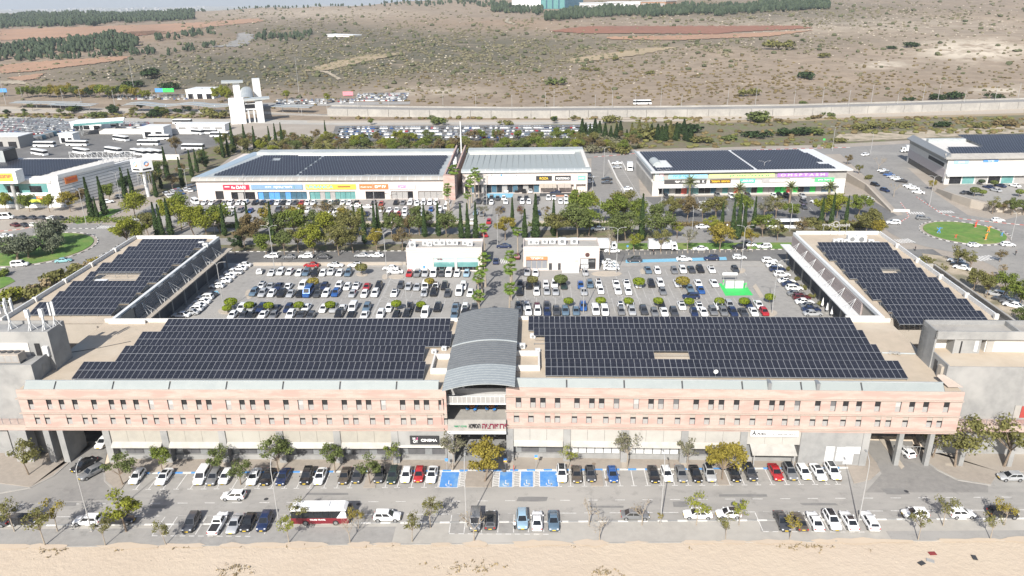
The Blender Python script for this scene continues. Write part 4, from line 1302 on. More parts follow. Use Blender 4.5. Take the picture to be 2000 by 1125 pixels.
# outer ramps of the wings
RP = thing('ramp_wall', 'beige concrete ramp parapet with dark openings outside the right wing', 'wall', (101.2, 140, 0), radians(-1))
m = MB()
facade(m, -48, 0, 6, 12.2, [(-46 + k * 9.4, -39.5 + k * 9.4, 9.2, 11.2) for k in range(5)])
ro = m.build('wall', MAT['concrete'], RP)
ro.rotation_euler = (0, 0, -pi / 2)
ro.location = (3.6, 0, 0)
MB().box(3.6, 4.1, 0, 48, 6, 12.4).box(0, 4.1, 47.5, 48, 6, 12.4).build('outer_wall', MAT['concrete'], RP)
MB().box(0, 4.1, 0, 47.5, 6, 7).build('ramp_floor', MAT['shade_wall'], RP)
LP = thing('ramp_wall', 'low concrete ramp wall outside the left wing', 'wall', (-121, 120, 0))
MB().box(0, .5, 0, 55, 6, 12.6).box(0, 5.8, 54.5, 55, 6, 12.6).build('outer_wall', MAT['concrete'], LP)
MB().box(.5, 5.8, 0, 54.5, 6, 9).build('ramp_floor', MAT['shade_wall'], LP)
MB().box(5.85, 6.05, 0, 26, 6, 15.6).build('wing_wall', MAT['plaster'], LP)
MB().box(0, 8, -1, 24, 14.6, 14.9).build('deck', MAT['roof_deck'], LP)
# ------------------------------------------------------------------ solar arrays
PW, PL_, TILT = 1.085, 2.40, radians(14)
m = MB()
fw_ = .045
x0, x1, y0, y1, zt = 0.01, PW - .012, 0.008, PL_ - .008, .04
m.box(x0, x1, y0, y1, 0, zt - .006, 1)
m.f.pop(1)
m.m.pop(1)
ix0, ix1, iy0, iy1 = x0 + fw_ * .75, x1 - fw_ * .75, y0 + fw_ * 1.15, y1 - fw_ * 1.15
for a in ([(x0, y0), (x1, y0), (ix1, iy0), (ix0, iy0)], [(x1, y0), (x1, y1), (ix1, iy1), (ix1, iy0)], [(x1, y1), (x0, y1), (ix0, iy1), (ix1, iy1)], [(x0, y1), (x0, y0), (ix0, iy0), (ix0, iy1)]):
 m.add([(p[0], p[1], zt) for p in a], [(0, 1, 2, 3)], 1)
ym = (iy0 + iy1) / 2
m.quad((ix0, iy0, zt - .004), (ix1, iy0, zt - .004), (ix1, ym - .012, zt - .004), (ix0, ym - .012, zt - .004), 0)
m.quad((ix0, ym + .012, zt - .004), (ix1, ym + .012, zt - .004), (ix1, iy1, zt - .004), (ix0, iy1, zt - .004), 0)
m.quad((ix0, ym - .012, zt - .004), (ix1, ym - .012, zt - .004), (ix1, ym + .012, zt - .004), (ix0, ym + .012, zt - .004), 2)
cell = pm('solar_cell', (.020, .021, .029), (.015, .016, .022), .35, .3, coord='pos')
pm('panel_frame', (.42, .43, .45), (.37, .38, .40), 2, .45, metal=.3)
pm('busbar', (.10, .105, .125), (.09, .095, .11), 2, .5)
PANEL = m.mesh('panel', [cell, MAT['panel_frame'], MAT['busbar']])
def table(label, x, y, rz, ncol, z=15.42, skip=(), rows=2, group=None, starts=None):
 r = thing('solar_array', label, 'solar array', (x, y, z), rz, group)
 for j in range(rows):
  for i in range(ncol):
   if (i, j) in skip or (starts and i < starts[j]):
    continue
   o = nw('panel', PANEL, r)
   o.location = (i * (PW + .008), j * PL_ * cos(TILT), j * PL_ * sin(TILT))
   o.rotation_euler = (TILT, 0, 0)
 m = MB()
 W = ncol * (PW + .008)
 for j in (0, .55, 1.45, 1.97):
  if j < rows:
   yy, zz = j * PL_ * cos(TILT), j * PL_ * sin(TILT)
   m.box(.05, W - .05, yy, yy + .06, zz - .1, zz - .02)
 n = max(2, int(W / 3))
 for i in range(n + 1):
  xx = .1 + (W - .3) * i / n
  D = rows * PL_
  m.box(xx, xx + .07, .1, .17, -.48, 0)
  m.box(xx, xx + .07, D * .9 * cos(TILT), D * .9 * cos(TILT) + .07, -.48, D * .9 * sin(TILT) - .02)
 m.build('support_frame', MAT['grey_metal'], r)
 return r
RN = ['frontmost', 'second', 'third', 'rearmost']
for k, (a, b, row) in enumerate(((139, 821, 740), (224, 831, 706.5), (259, 874, 677), (311, 881, 650.3))):
 p, q = G(a, row, 15.45), G(b, row, 15.45)
 n = round((q.x - p.x) / (PW + .008))
 table('%s double row of black solar panels on the left front roof' % RN[k], p.x, p.y, 0, n, group='solar rows on the left front roof')
for k, (a, ra, b, rb) in enumerate(((1065, 733.5, 1775, 739), (1064, 700, 1729.5, 704.5), (1042, 670, 1700, 674.5), (1031.6, 645, 1674, 648))):
 p, q = G(a, ra, 15.45), G(b, rb, 15.45)
 n = round((q - p).length / (PW + .008))
 sk = set()
 if k == 1:
  i0 = round((G(1280, 690, 15.6).x - p.x) / (PW + .008))
  sk = {(i, 0) for i in range(i0, i0 + 6)}
 if k == 2:
  sk = {(0, 0), (1, 0)}
 table('%s double row of black solar panels on the right front roof' % RN[k], p.x, p.y, atan2(q.y - p.y, q.x - p.x), n, skip=sk, group='solar rows on the right front roof')
y0 = G(222.7, 614.7, 15.45).y
xl_, xr_ = G(57, 613.5, 15.45).x, G(222.7, 614.7, 15.45).x
ncl = int((xr_ - xl_) / (PW + .008))
for k in range(8):
 sk = set()
 if k == 3:
  i0 = int((G(172, 552, 15.8).x - xl_) / (PW + .008))
  i1 = int((G(258, 552, 15.8).x - xl_) / (PW + .008))
  sk = {(i, j) for i in range(max(i0, 1), i1) for j in (0, 1)}
 table('%s double row of solar panels on the left wing, counted from the front' % nth(k + 1), xl_ + (.6 if k % 2 else 0) + .25 * k / 8, y0 + k * 6.62, 0, ncl, skip=sk, group='solar rows on the left wing')
p = G(1757, 633, 15.45)
for k in range(8):
 sk = set()
 if k == 4:
  sk = {(i, 1) for i in range(8, 12)}
 table('%s double row of solar panels on the right wing, counted from the front' % nth(k + 1), p.x + .06 * k + (.5 if k % 2 else 0), p.y + k * 6.62, radians(-.9), 17, skip=sk, group='solar rows on the right wing')
# black mesh mats beside the arrays of the wings
for k in range(8):
 o = MB().box(0, 2.1, 0, 4.2, 0, .05).build('roof_mat', MAT['black'])
 o.location = (xr_ - .6, y0 + k * 6.62 + .4, 14.97)
 tag(o, 'black mesh mat beside the %s solar row of the left wing' % nth(k + 1), 'mat', 'black mats on the left wing roof')
# ================================================================== other buildings of the centre
def acunit(name, label, loc, rz=0, s=1.0, cat='air conditioner', group=None):
 r = thing(name, label, cat, loc, rz, group)
 MB().box(-.6 * s, .6 * s, -.4 * s, .4 * s, .1, 1.0 * s).build('casing', MAT['white_metal'], r)
 m = MB()
 m.cyl((0, -.4 * s - .02, .55 * s), (0, -.4 * s + .01, .55 * s), .33 * s, n=12)
 m.build('fan_grille', MAT['grey_metal'], r)
 MB().box(-.55 * s, .55 * s, -.3 * s, -.2 * s, 0, .1).box(-.55 * s, .55 * s, .2 * s, .3 * s, 0, .1).build('foot', MAT['grey_metal'], r)
 return r
def kiosk(label, x, y, W, D, H):
 r = thing('shop_pavilion', label, 'building', (x, y, LOT))
 return r
K1 = kiosk('white stone shop pavilion with teal glazing left of the palm drive', -35.6, 200.6, 21.6, 8.2, 7.2)
K2 = kiosk('white stone shop pavilion with orange sign right of the palm drive', -2.3, 201.1, 21.5, 8.2, 7.2)
for r, holes in ((K1, [(7.7, 13.7, .35, 4.1), (14.4, 20.4, .35, 4.1)]), (K2, [(.8, 6.9, .6, 4.2), (7.3, 8.2, .1, 2.2), (9.9, 10.7, .1, 2.2), (16.2, 20.6, .35, 3.6)])):
 m = MB()
 facade(m, 0, 21.6, 0, 7.2, holes, dep=.3)
 m.box(0, 21.6, .31, 8.2, 0, 6.5, 1)
 for q in ((0, .3, .02, 8.2), (21.3, 21.6, .02, 8.2)):
  m.box(*q, 6.5, 7.2)
 m.box(.3, 21.3, 7.9, 8.2, 6.5, 7.2)
 m.box(.3, 21.3, .02, .3, 6.5, 7.19)
 m.build('wall', [MAT['white_stone'], MAT['plaster_warm']], r)
 MB().quad((.3, .3, 6.53), (21.3, .3, 6.53), (21.3, 7.9, 6.53), (.3, 7.9, 6.53)).build('roof_deck', MAT['concrete'], r)
 pink = colourmat('pink_course', (.60, .42, .37))
 for z in (6.35, 5.75, 5.2):
  MB().box(0.02, 21.58, -.03, 0, z, z + .12).build('stone_course', pink, r)
for a, b in ((7.7, 13.7), (14.4, 20.4)):
 MB().box(a, b, .2, .29, 2.7, 4.1).build('glazing', colourmat('glass_pale', (.42, .55, .53), .2), K1)
 MB().box(a, b, .2, .29, 1.3, 2.68).build('glazing', MAT['glass_teal'], K1)
 for k in range(4):
  w_ = (b - a) / 4
  MB().box(a + k * w_ + .05, a + (k + 1) * w_ - .05, .2, .29, .35, 1.28).build('pane', MAT['window_dark'], K1)
MB().box(.8, 6.8, -.05, 0, .4, 4.2).build('white_panel', MAT['sign_white'], K1)
MB().box(4.6, 5.3, -.07, -.05, .5, 1.8).build('blue_poster', MAT['kerb_blue'], K1)
sign('shop_sign', 'small red lettering above the teal window of the left pavilion', (-35.6 + 9.6, 200.55, LOT + 3.75), 2.4, .5, None, [(HE('סופר'), 'ink_red', -.2, 0, 1.6, .42)])
sign('orange_sign', 'orange sign with white Hebrew letters on the right pavilion', (-2.3 + 3.85, 201.0, LOT + 3.75), 6.1, 1.0, colourmat('sign_orange', (.70, .22, .09)), [(HE('יופיטרנד'), 'ink_white', 0, 0, 3.6, .55)])
for k in range(4):
 MB().box(.9 + k * 1.5, 2.2 + k * 1.5, .2, .29, .6, 3.2).build('shutter', colourmat('shutter_grey', (.22, .23, .25)), K2)
for a, b in ((7.3, 8.2), (9.9, 10.7)):
 MB().box(a, b, .15, .29, .1, 2.2).build('door', MAT['dark_metal'], K2)
MB().box(16.2, 20.6, .2, .29, .35, 3.6).build('glazing', MAT['black'], K2)
for a, b, c, d in ((16.35, 18.5, 1.9, 3.4), (18.75, 20.4, 2.1, 3.3), (16.5, 18.6, .5, 1.7), (18.9, 20.4, .55, .9)):
 MB().box(a, b, .16, .2, c, d).build('poster', colourmat('poster_pale', (.55, .55, .55)) if a < 18.7 else MAT['dark_metal'], K2)
MB().box(11, 15.8, -2.2, -.05, 0, 1.9).build('white_booth', MAT['white_metal'], K2)
m = MB().cyl((18.2, -.12, 4.7), (18.2, .0, 4.7), .62, n=20)
m.build('round_sign', colourmat('sign_brown', (.08, .035, .03)), K2)
acs = [(-35.6, 200.6, 'left', ((1.5, 2.5, 1.6), (5, 4.2, 1.3), (6.4, 3.4, 1.2), (8.3, 4.4, 1.5), (9.9, 4.4, 1.5), (12, 4.6, 1.4), (13.6, 4.6, 1.4), (16.5, 4.4, 1.2), (18, 3.4, 1.3))),
  (-2.3, 201.1, 'right', ((2.2, 4.2, 1.4), (3.8, 4.2, 1.2), (6.2, 4.6, 1.4), (8.4, 4.6, 1.5), (11.2, 4.2, 1.8), (14.6, 4.4, 1.7)))]
for X, Y, nm, lst in acs:
 for i, (a, b, s) in enumerate(lst):
  acunit('roof_unit', '%s white cooling unit from the left on the %s pavilion roof' % (nth(i + 1), nm), (X + a, Y + b, LOT + 6.54), random.uniform(-.1, .1), s, group='cooling units on the pavilion roofs')
# ---------------------------------------------------------------- back retail halls
def panelfield(root, x0, x1, y0, y1, rows, z0, slope=0.0, name='solar_rows', gaps=()):
 """rows of panels too small to tell apart one by one"""
 m = MB()
 dy = (y1 - y0) / rows
 n = int((x1(0) - x0(0)) / 1.1) if callable(x0) else int((x1 - x0) / 1.1)
 for j in range(rows):
  xa, xb = (x0(j / rows), x1(j / rows)) if callable(x0) else (x0, x1)
  nn = max(1, int((xb - xa) / 1.12))
  for i in range(nn):
   x = xa + i * 1.12
   if any(g[0] < x < g[1] and g[2] <= j < g[3] for g in gaps):
    continue
   y = y0 + j * dy
   z = z0 + slope * (y - y0)
   d = min(2.15, dy * .94)
   t = .16
   m.quad((x + .02, y + .02, z), (x + 1.08, y + .02, z), (x + 1.08, y + d, z + d * t), (x + .02, y + d, z + d * t), 1)
   m.quad((x + .08, y + .09, z + .03), (x + 1.02, y + .09, z + .03), (x + 1.02, y + d - .07, z + d * t + .02), (x + .08, y + d - .07, z + d * t + .02), 0)
 o = m.build(name, [MAT['solar_cell'], MAT['panel_frame']], root)
 o['kind'] = 'stuff'
 return o
def curved_eave(root, x0, x1, y0, z0, dep, rise, mat, n=5, ribs=3.0):
 m = MB()
 for i in range(n):
  a, b = pi / 2 * i / n, pi / 2 * (i + 1) / n
  ya, za = y0 + dep * (1 - cos(a)), z0 + rise * sin(a)
  yb, zb = y0 + dep * (1 - cos(b)), z0 + rise * sin(b)
  m.quad((x0, ya, za), (x1, ya, za), (x1, yb, zb), (x0, yb, zb))
 m.quad((x0, y0, z0), (x0, y0 + dep, z0), (x1, y0 + dep, z0), (x1, y0, z0))
 m.build('eave', MAT[mat], root)
 m = MB()
 k = int((x1 - x0) / ribs)
 for q in range(k + 1):
  x = x0 + (x1 - x0) * q / k
  for i in range(n):
   a, b = pi / 2 * i / n, pi / 2 * (i + 1) / n
   P = [(y0 + dep * (1 - cos(t)) - .05 * cos(t), z0 + rise * sin(t) + .05) for t in (a, b)]
   m.quad((x - .06, P[0][0], P[0][1]), (x + .06, P[0][0], P[0][1]), (x + .06, P[1][0], P[1][1]), (x - .06, P[1][0], P[1][1]))
 m.build('eave_ribs', MAT['white_metal'], root)
CH = thing('retail_hall', 'long white retail hall with solar roof behind the left tree belt', 'building', (-130.2, 282.2, LOT), radians(-.4))
CW = 97.6
m = MB()
facade(m, 0, CW, 0, 7.8, [(7, 10.2, .2, 3.6), (13.2, 22.6, .1, 3.2), (23.6, 43, .1, 3.2), (44, 62, .1, 3.2), (66, 73.5, .1, 3.2), (76, 84.5, .1, 3.2), (86.5, 96, .1, 3.2)], dep=.8)
m.box(0, CW, .81, 52, 0, 7.9)
m.build('wall', MAT['white_stone'], CH)
MB().box(7, 10.2, .6, .8, .2, 3.6).build('door', MAT['black'], CH)
for a, b, mt in ((13.2, 22.6, 'window_dark'), (23.6, 43, 'glass_blue'), (44, 62, 'glass_teal'), (66, 73.5, 'window_dark'), (76, 84.5, 'window_dark'), (86.5, 96, 'blind')):
 n = int((b - a) / 2)
 for k in range(n):
  MB().box(a + (b - a) * k / n + .06, a + (b - a) * (k + 1) / n - .06, .5, .8, .1, 3.15).build('shop_window', MAT[mt] if random.random() < .65 else MAT['blind' if mt != 'glass_blue' else 'kerb_blue'], CH)
curved_eave(CH, -1.2, CW + .2, -1.0, 7.75, 2.6, 1.15, 'concrete')
m = MB()
m.quad((-1.2, 1.6, 8.9), (CW, 1.6, 8.9), (CW, 52, 8.3), (7, 52, 8.3))
m.build('roof', MAT['pale_metal'], CH)
MB().hexa([(-1.2, 1.6, 7.9), (5, 1.6, 7.9), (10, 52, 7.9), (4, 52, 7.9)], [(-1.0, 1.6, 8.95), (3, 1.6, 8.95), (8, 52, 8.6), (4.5, 52, 8.6)]).build('verge', colourmat('verge_blue', (.27, .34, .40)), CH)
panelfield(CH, lambda t: 6 + 6.5 * t, lambda t: 94.5, 3, 43, 17, 9.05, -.012, gaps=((38, 39.2, 0, 17), (18, 22, 12, 15), (27, 94, 16, 17)))
MB().box(8, CW, 46, 52, 8.3, 9.6).build('rear_parapet', MAT['pale_metal'], CH)
MB().box(24, CW - 2, 44, 45.2, 8.4, 9.2).build('roof_duct', MAT['plaster'], CH)
CX = lambda px: VY(px, 366, 281.6).x
zc = 11.15
for (a, b, bm, c, txt) in ((435, 486, 'b_red', (.55, .02, .06), [('DAN', 'ink_white', 1.9, 0, 3.6, 1.25), ('fo', 'ink_white', -1.1, -.05, 1.6, 1.0), ('_', 'ink_white', -3.5, .2, 2.0, .3)]),
       (490, 591, 'b_blue', (.18, .29, .42), [(HE('דיאור עתיקה'), 'ink_white', 2.4, -.1, 7.2, 1.0), (HE('מרכז מזון'), 'ink_white', -3.4, 0, 2.3, .6), ('|', 'glass_teal', 6.8, 0, .3, 1.3)]),
       (597, 695, 'b_yellow', (.72, .53, .06), [('URBANICA', 'b_cyan', -4.2, 0, 10.4, 1.15), ('____', 'maroon_bar', 5.2, 0, 5, .45)]),
       (702, 758, 'b_orange', (.66, .17, .05), [(HE('יחפים'), 'ink_white', 2.6, 0, 4.2, 1.0), (HE('אופנה והנעלה'), 'ink_white', -2.9, -.1, 4.4, .55)]),
       (760, 811, 'b_pink', (.72, .50, .58), [(HE('שבבית'), 'ink_pink', 0, 0, 3.2, 1.1)])):
 colourmat('b_cyan', (.10, .50, .48))
 colourmat('maroon_bar', (.20, .03, .03))
 xa, xb = CX(a), CX(b)
 nm = {'b_red': 'red shop sign with white DAN lettering', 'b_blue': 'grey blue shop sign with white Hebrew lettering', 'b_yellow': 'yellow shop sign with turquoise URBANICA lettering',
   'b_orange': 'orange shop sign with white Hebrew lettering', 'b_pink': 'pale pink shop sign with bright pink lettering'}[bm]
 sign('shop_sign', nm + ' on the long hall', ((xa + xb) / 2, 282.1 - .0071 * ((xa + xb) / 2 + 130) * 1 - .12, zc), xb - xa, 1.95, colourmat(bm, c), txt, radians(-.4))
FN = thing('fin_wall', 'pair of tall pink stone fin walls between the two back halls', 'wall', (-31.4, 281, LOT))
MB().box(-2.2, 2.2, -.8, 1.6, 0, 9.6).build('front_pier', MAT['pink_stone'], FN)
for x in (-2.2, 1.6):
 MB().hexa([(x, 1.6, 0), (x + .6, 1.6, 0), (x + .6, 54, 0), (x, 54, 0)], [(x, 1.6, 9.4), (x + .6, 1.6, 9.4), (x + .6, 54, 10.8), (x, 54, 10.8)]).build('fin', MAT['pink_stone'], FN)
MB().box(-1.6, 1.6, 1.6, 54, 0, 8.0).build('gutter_floor', MAT['shade_wall'], FN)
for y in (20, 24, 28):
 MB().box(-.3, .3, y, y + .5, 8, 10.8).build('vent_pipe', MAT['white_metal'], FN)
MB().cyl((.4, 50, 8), (.4, 50, 22), .32, .26, 10).build('flue', MAT['white_metal'], FN)
RH = thing('restaurant_hall', 'white hall with pale metal roof and dark restaurant signs', 'building', (-27.2, 289.6, LOT), radians(.6))
RWD = 49.4
m = MB()
facade(m, 0, RWD, 0, 8.6, [(1, 30.5, .1, 3.6), (31, 44, .1, 3.4), (45, 48.8, .1, 3.5)], dep=1.6)
m.box(0, RWD, 1.61, 42, 0, 8.7)
m.build('wall', MAT['white_stone'], RH)
for k in range(14):
 MB().box(1 + k * 2.1, 1 + k * 2.1 + 1.95, 1.3, 1.6, .1, 3.55).build('shop_window', MAT[['window_dark', 'glass_blue', 'window_dark', 'blind'][k % 4]], RH)
curved_eave(RH, -.2, RWD + 1.2, -.8, 8.5, 2.4, 1.1, 'pale_metal')
MB().quad((-.2, 1.6, 9.6), (RWD + 1.2, 1.6, 9.6), (RWD + 1.2, 42, 9.0), (-.2, 42, 9.0)).build('roof', colourmat('roof_sage', (.29, .315, .31), .6), RH)
MB().box(0, RWD + 1, 36, 42, 9, 10.2).build('rear_parapet', MAT['pale_metal'], RH)
MB().box(1, RWD - 3, 32.5, 33.2, 9.1, 9.9).box(RWD - .5, RWD + 1, 4, 36, 9, 9.9).build('roof_duct', MAT['plaster'], RH)
for k in range(20):
 MB().box(.5 + k * 2.4, .6 + k * 2.4, 1.6, 30, 9.0, 9.62).build('roof_seam', MAT['roof_sage'], RH)
for (a, b, bm, c, txt, lab) in ((1047, 1078, 'sign_black', None, [('ROZA', 'plate', 0, 0, 3.4, 1.0)], 'black restaurant sign with gold ROZA lettering'),
        (1084, 1115, 'sign_black', None, [('PORTOFINO', 'ink_white', 0, -.1, 5.2, .9)], 'black restaurant sign with white PORTOFINO lettering'),
        (1116, 1129, 'b_lilac', (.45, .42, .66), [], 'small lilac panel beside the green panel on the restaurant hall'),
        (1128, 1144, 'b_mint', (.20, .50, .38), [('~~~', 'ink_white', 0, 0, 2.2, .4)], 'small green panel at the right end of the restaurant hall'),
        (955, 983, 'sign_white', None, [('benefic', 'blind', -.6, 0, 3, .6), ('.', 'kerb_blue', 2.0, .3, .8, .8)], 'white shop sign with small blue square on the restaurant hall'),
        (1000, 1032, 'sign_white', None, [(HE('קפה גן עדן'), 'ink_black', 0, 0, 4, .5)], 'white shop sign with black Hebrew lettering on the restaurant hall')):
 xa, xb = VY(a, 345, 289).x, VY(b, 345, 289).x
 if c:
  colourmat(bm, c)
 sign('shop_sign', lab, ((xa + xb) / 2, 289.75 + .0105 * ((xa + xb) / 2 + 27) - .2, 12.0 if bm != 'sign_white' else 13.1), xb - xa, 1.9 if bm != 'sign_white' else 1.0, bm, txt, radians(.6))
for a, b, mt in ((30.6, 37.2, 'plaster_warm'), (37.6, 42.9, 'blind_pale')):
 for k in range(4 if mt == 'plaster_warm' else 2):
  n = 4 if mt == 'plaster_warm' else 2
  awning(RH, a + (b - a) * k / n + .03, a + (b - a) * (k + 1) / n - .03, -.02, -2.6, 3.9, 2.8, .1, mt)
MB().box(30.5, 44, -5.2, -5.0, 0, 1.3).build('terrace_screen', MAT['dark_metal'], RH)
MB().box(36.5, 48.5, -5.6, -5.0, 0, .5).build('planter', colourmat('terracotta', (.38, .17, .10)), RH)
DH = thing('retail_hall', 'two storey grey retail hall with colourful banners and solar roof', 'building', (46.9, 284.4, LOT), radians(1.9))
DW, DD, DHH = 74.6, 38.0, 9.3
m = MB()
facade(m, 0, DW, 0, DHH, [(2.6, 71.5, .1, 3.3)], dep=2.6)
m.box(0, DW, 2.61, DD, 0, DHH)
m.build('wall', MAT['plaster'], DH)
MB().box(.0, DW, -.08, 0, 5.9, 8.9).build('upper_band', MAT['concrete'], DH)
MB().box(-.05, .02, .1, DD, .1, 5.2).build('side_panel', MAT['concrete'], DH)
MB().box(2.0, 72, -1.5, 0, 3.35, 3.75).build('canopy', MAT['white_metal'], DH)
n = 30
for k in range(n):
 MB().box(2.7 + 68.7 * k / n, 2.6 + 68.7 * (k + 1) / n - .1, 2.3, 2.6, .1, 3.25).build('shop_window', MAT[random.choice(['window_dark', 'window_dark', 'glass_teal', 'glass_blue', 'blind', 'bay_green'])] if k % 9 != 4 else MAT['kerb_red'], DH)
MB().box(-1.2, DW + 1.6, -1.6, DD + .6, DHH, DHH + .45).build('roof', MAT['white_metal'], DH)
MB().box(-1.2, -.6, -1.6, DD + .6, DHH + .45, DHH + .9).build('verge', MAT['pale_metal'], DH)
panelfield(DH, lambda t: .8 + 0 * t, lambda t: 71 - 1.0 * t, 0, 36.5, 15, DHH + .55, 0, gaps=((38, 39.6, 0, 15), (1, 8, 2, 8), (66, 70, 3, 5)))
MB().cyl((3.2, 8, DHH + .4), (3.2, 17, DHH + .4), 2.0, n=14).build('roof_vent', MAT['pale_metal'], DH)
dn = (-sin(radians(1.9)), cos(radians(1.9)))
def dpos(px, py, off):
 p = VY(px, py, 285)
 lx = p.x - 46.9
 return lx
for (a, b, z, h_, bm, c, txt, lab) in (
  (1305, 1381, 13.6, 1.55, 'b_sky', (.30, .62, .78), [(HE('בובי קפה'), 'kerb_blue', -2.5, 0, 6.5, 1.0)], 'pale blue banner with blue lettering high on the grey hall'),
  (1384, 1513, 13.6, 1.55, 'b_lime', (.60, .72, .28), [(HE('ורגבגליפארק'), 'ink_green', 3, 0, 15, .85)], 'lime green banner with spaced dark letters high on the grey hall'),
  (1519, 1619, 13.6, 1.55, 'b_violet', (.36, .18, .55), [('O M S P T A S M', 'b_lav', 0, 0, 17, 1.0)], 'purple banner with pale figures high on the grey hall'),
  (1297, 1380, 11.55, 1.6, 'b_char', (.06, .058, .058), [(HE('מחסני המטבח פנסי'), 'ink_white', .8, 0, 9.5, .8), ('K', 'ink_white', 7.0, 0, .9, 1.0)], 'charcoal shop sign with white Hebrew lettering on the grey hall'),
  (1387, 1428, 11.55, 1.5, 'b_brown', (.09, .05, .02), [(HE('מחסני חשמל'), 'b_amber', 0, 0, 7.0, .85)], 'dark brown shop sign with yellow Hebrew lettering on the grey hall'),
  (1446, 1476, 11.55, 1.5, 'b_teal', (.08, .42, .33), [(HE('בית-טבע'), 'ink_white', 0, 0, 4.6, .8)], 'teal green shop sign with white lettering on the grey hall'),
  (1489, 1538, 11.55, 1.5, 'b_grey', (.36, .35, .345), [('GOLF&KIDS', 'ink_white', 1.4, 0, 6.4, .8)], 'grey shop sign with white GOLF and KIDS lettering'),
  (1545, 1586, 11.55, 1.3, 'sign_white', None, [('p mnoip', 'kerb_blue', .5, 0, 5.4, .7)], 'white shop sign with blue lettering on the grey hall'),
  (1594, 1633, 11.55, 1.6, 'b_leaf', (.10, .50, .20), [(HE('מיכל ביץ'), 'ink_white', 0, 0, 5.2, .7)], 'bright green shop sign with white lettering on the grey hall')):
 colourmat('b_lav', (.66, .50, .76))
 colourmat('b_amber', (.85, .52, .03))
 if c:
  colourmat(bm, c)
 xa, xb = dpos(a, 350, 0), dpos(b, 350, 0)
 xm = (xa + xb) / 2
 off = -.22
 sign('shop_sign', lab, (46.9 + xm * cos(radians(1.9)) - dn[0] * .0 - off * sin(radians(1.9)), 284.4 + xm * sin(radians(1.9)) + off, z), xb - xa, h_, bm, txt, radians(1.9))
for k, (ch, c) in enumerate((('M', (.55, .75, .70)), ('E', (.75, .30, .34)), ('G', (.78, .76, .55)), ('A', (.35, .62, .72)))):
 sign('letter_tile', 'square %s tile with the letter %s at the corner of the grey hall' % (('mint', 'red', 'cream', 'light blue')[k], ch), (48.4 + (k % 2) * 1.75, 284.25, 14.6 - (k // 2) * 1.75), 1.7, 1.7,
   colourmat('tile_' + ch, c), [(ch, 'ink_white', 0, 0, 1.1, 1.2)], radians(1.9))
def quadhall(name, label, A, B, C_, D_, H, mat):
 r = thing(name, label, 'building', (A[0], A[1], LOT))
 P = [(q[0] - A[0], q[1] - A[1]) for q in (A, B, C_, D_)]
 MB().prism(P, 0, H).build('wall', MAT[mat], r)
 return r, P
def wallpanel(root, p, q, s0, s1, z0, z1, name, mat, off=.06):
 """panel on the wall that runs from p to q, s from 0 to 1"""
 p, q = Vector((*p, 0)), Vector((*q, 0))
 d = q - p
 n = Vector((d.y, -d.x, 0)).normalized()
 a, b = p + d * s0, p + d * s1
 t = n * off
 MB().hexa([(a + t)[:2] + (z0,), (b + t)[:2] + (z0,), b[:2] + (z0,), a[:2] + (z0,)], [(a + t)[:2] + (z1,), (b + t)[:2] + (z1,), b[:2] + (z1,), a[:2] + (z1,)]).build(name, mat, root)
EH, P = quadhall('retail_hall', 'white retail hall with solar roof at the right edge above the car park', (166.4, 300), (232, 302), (236, 346), (171.5, 343), 10.4, 'plaster')
wallpanel(EH, P[3], P[0], 0.02, .98, 2.4, 6.0, 'pink_cladding', colourmat('pink_grey', (.48, .43, .42)), .08)
wallpanel(EH, P[3], P[0], 0.05, .95, .1, 2.4, 'shop_window', MAT['window_dark'], .1)
wallpanel(EH, P[3], P[0], .0, 1, 8.6, 10.4, 'grey_band', MAT['grey_metal'], .1)
for k in range(12):
 wallpanel(EH, P[0], P[1], .03 + k * .08, .03 + (k + .9) * .08, .2, 3.2, 'shop_window', MAT[['window_dark', 'glass_teal', 'blind'][k % 3]], .05)
wallpanel(EH, P[0], P[1], 0, 1, 3.6, 4.4, 'canopy', MAT['white_metal'], 1.6)
MB().hexa([(-1.5, -1.2, 10.4), (66, 0.6, 10.4), (66, 4, 10.4), (-.5, 2.5, 10.4)], [(-1.5, -1.2, 10.6), (66, .6, 10.6), (66, 4, 12.0), (-.5, 2.5, 12.0)]).build('eave', MAT['concrete'], EH)
MB().hexa([(-1.6, 0, 10.4), (1.2, 0, 10.4), (6.6, 43, 10.4), (3.4, 43, 10.4)], [(-1.6, 0, 10.8), (.6, 0, 12.4), (6.0, 43, 12.4), (3.4, 43, 10.8)]).build('verge', MAT['grey_metal'], EH)
MB().prism([(0.5, 2), (66, 4), (70, 44), (6, 42)], 10.4, 10.9).build('roof', MAT['plaster'], EH)
panelfield(EH, lambda t: 4 + 5 * t, lambda t: 64, 5, 18, 6, 11.0, .04)
panelfield(EH, lambda t: 24 + 0 * t, lambda t: 66, 18.5, 41, 9, 11.4, .05, name='solar_rows')
MB().box(8, 30, 33, 35, 10.9, 12.2).build('roof_screen', MAT['pale_metal'], EH)
wallpanel(EH, P[3], P[0], .55, .93, 6.6, 8.0, 'sign_board', MAT['sign_black'], .2)
for s, z, h_, c, nm in ((.02, 9.0, 1.2, (.30, .45, .66), 'blue'), (.20, 9.4, .9, (.10, .28, .66), 'deep blue'), (.46, 8.6, 1.3, (.66, .06, .10), 'red oval')):
 sign('shop_sign', '%s shop sign on the white hall at the right edge' % nm, (166.4 + 65 * s + 4, 300 + 2 * s - .1, LOT + z), 6 if nm != 'red oval' else 4, h_, colourmat('e_' + nm.replace(' ', '_'), c), [('H&O' if nm == 'red oval' else HE('מרכז'), 'ink_white', 0, 0, 2.4, h_ * .5)], radians(1.7))
SM, P = quadhall('supermarket', 'supermarket with striped grey metal side wall and solar roof at the left edge', (-178.2, 272.7), (-165.5, 309), (-225, 312), (-236, 273), 11.2, 'sign_white')
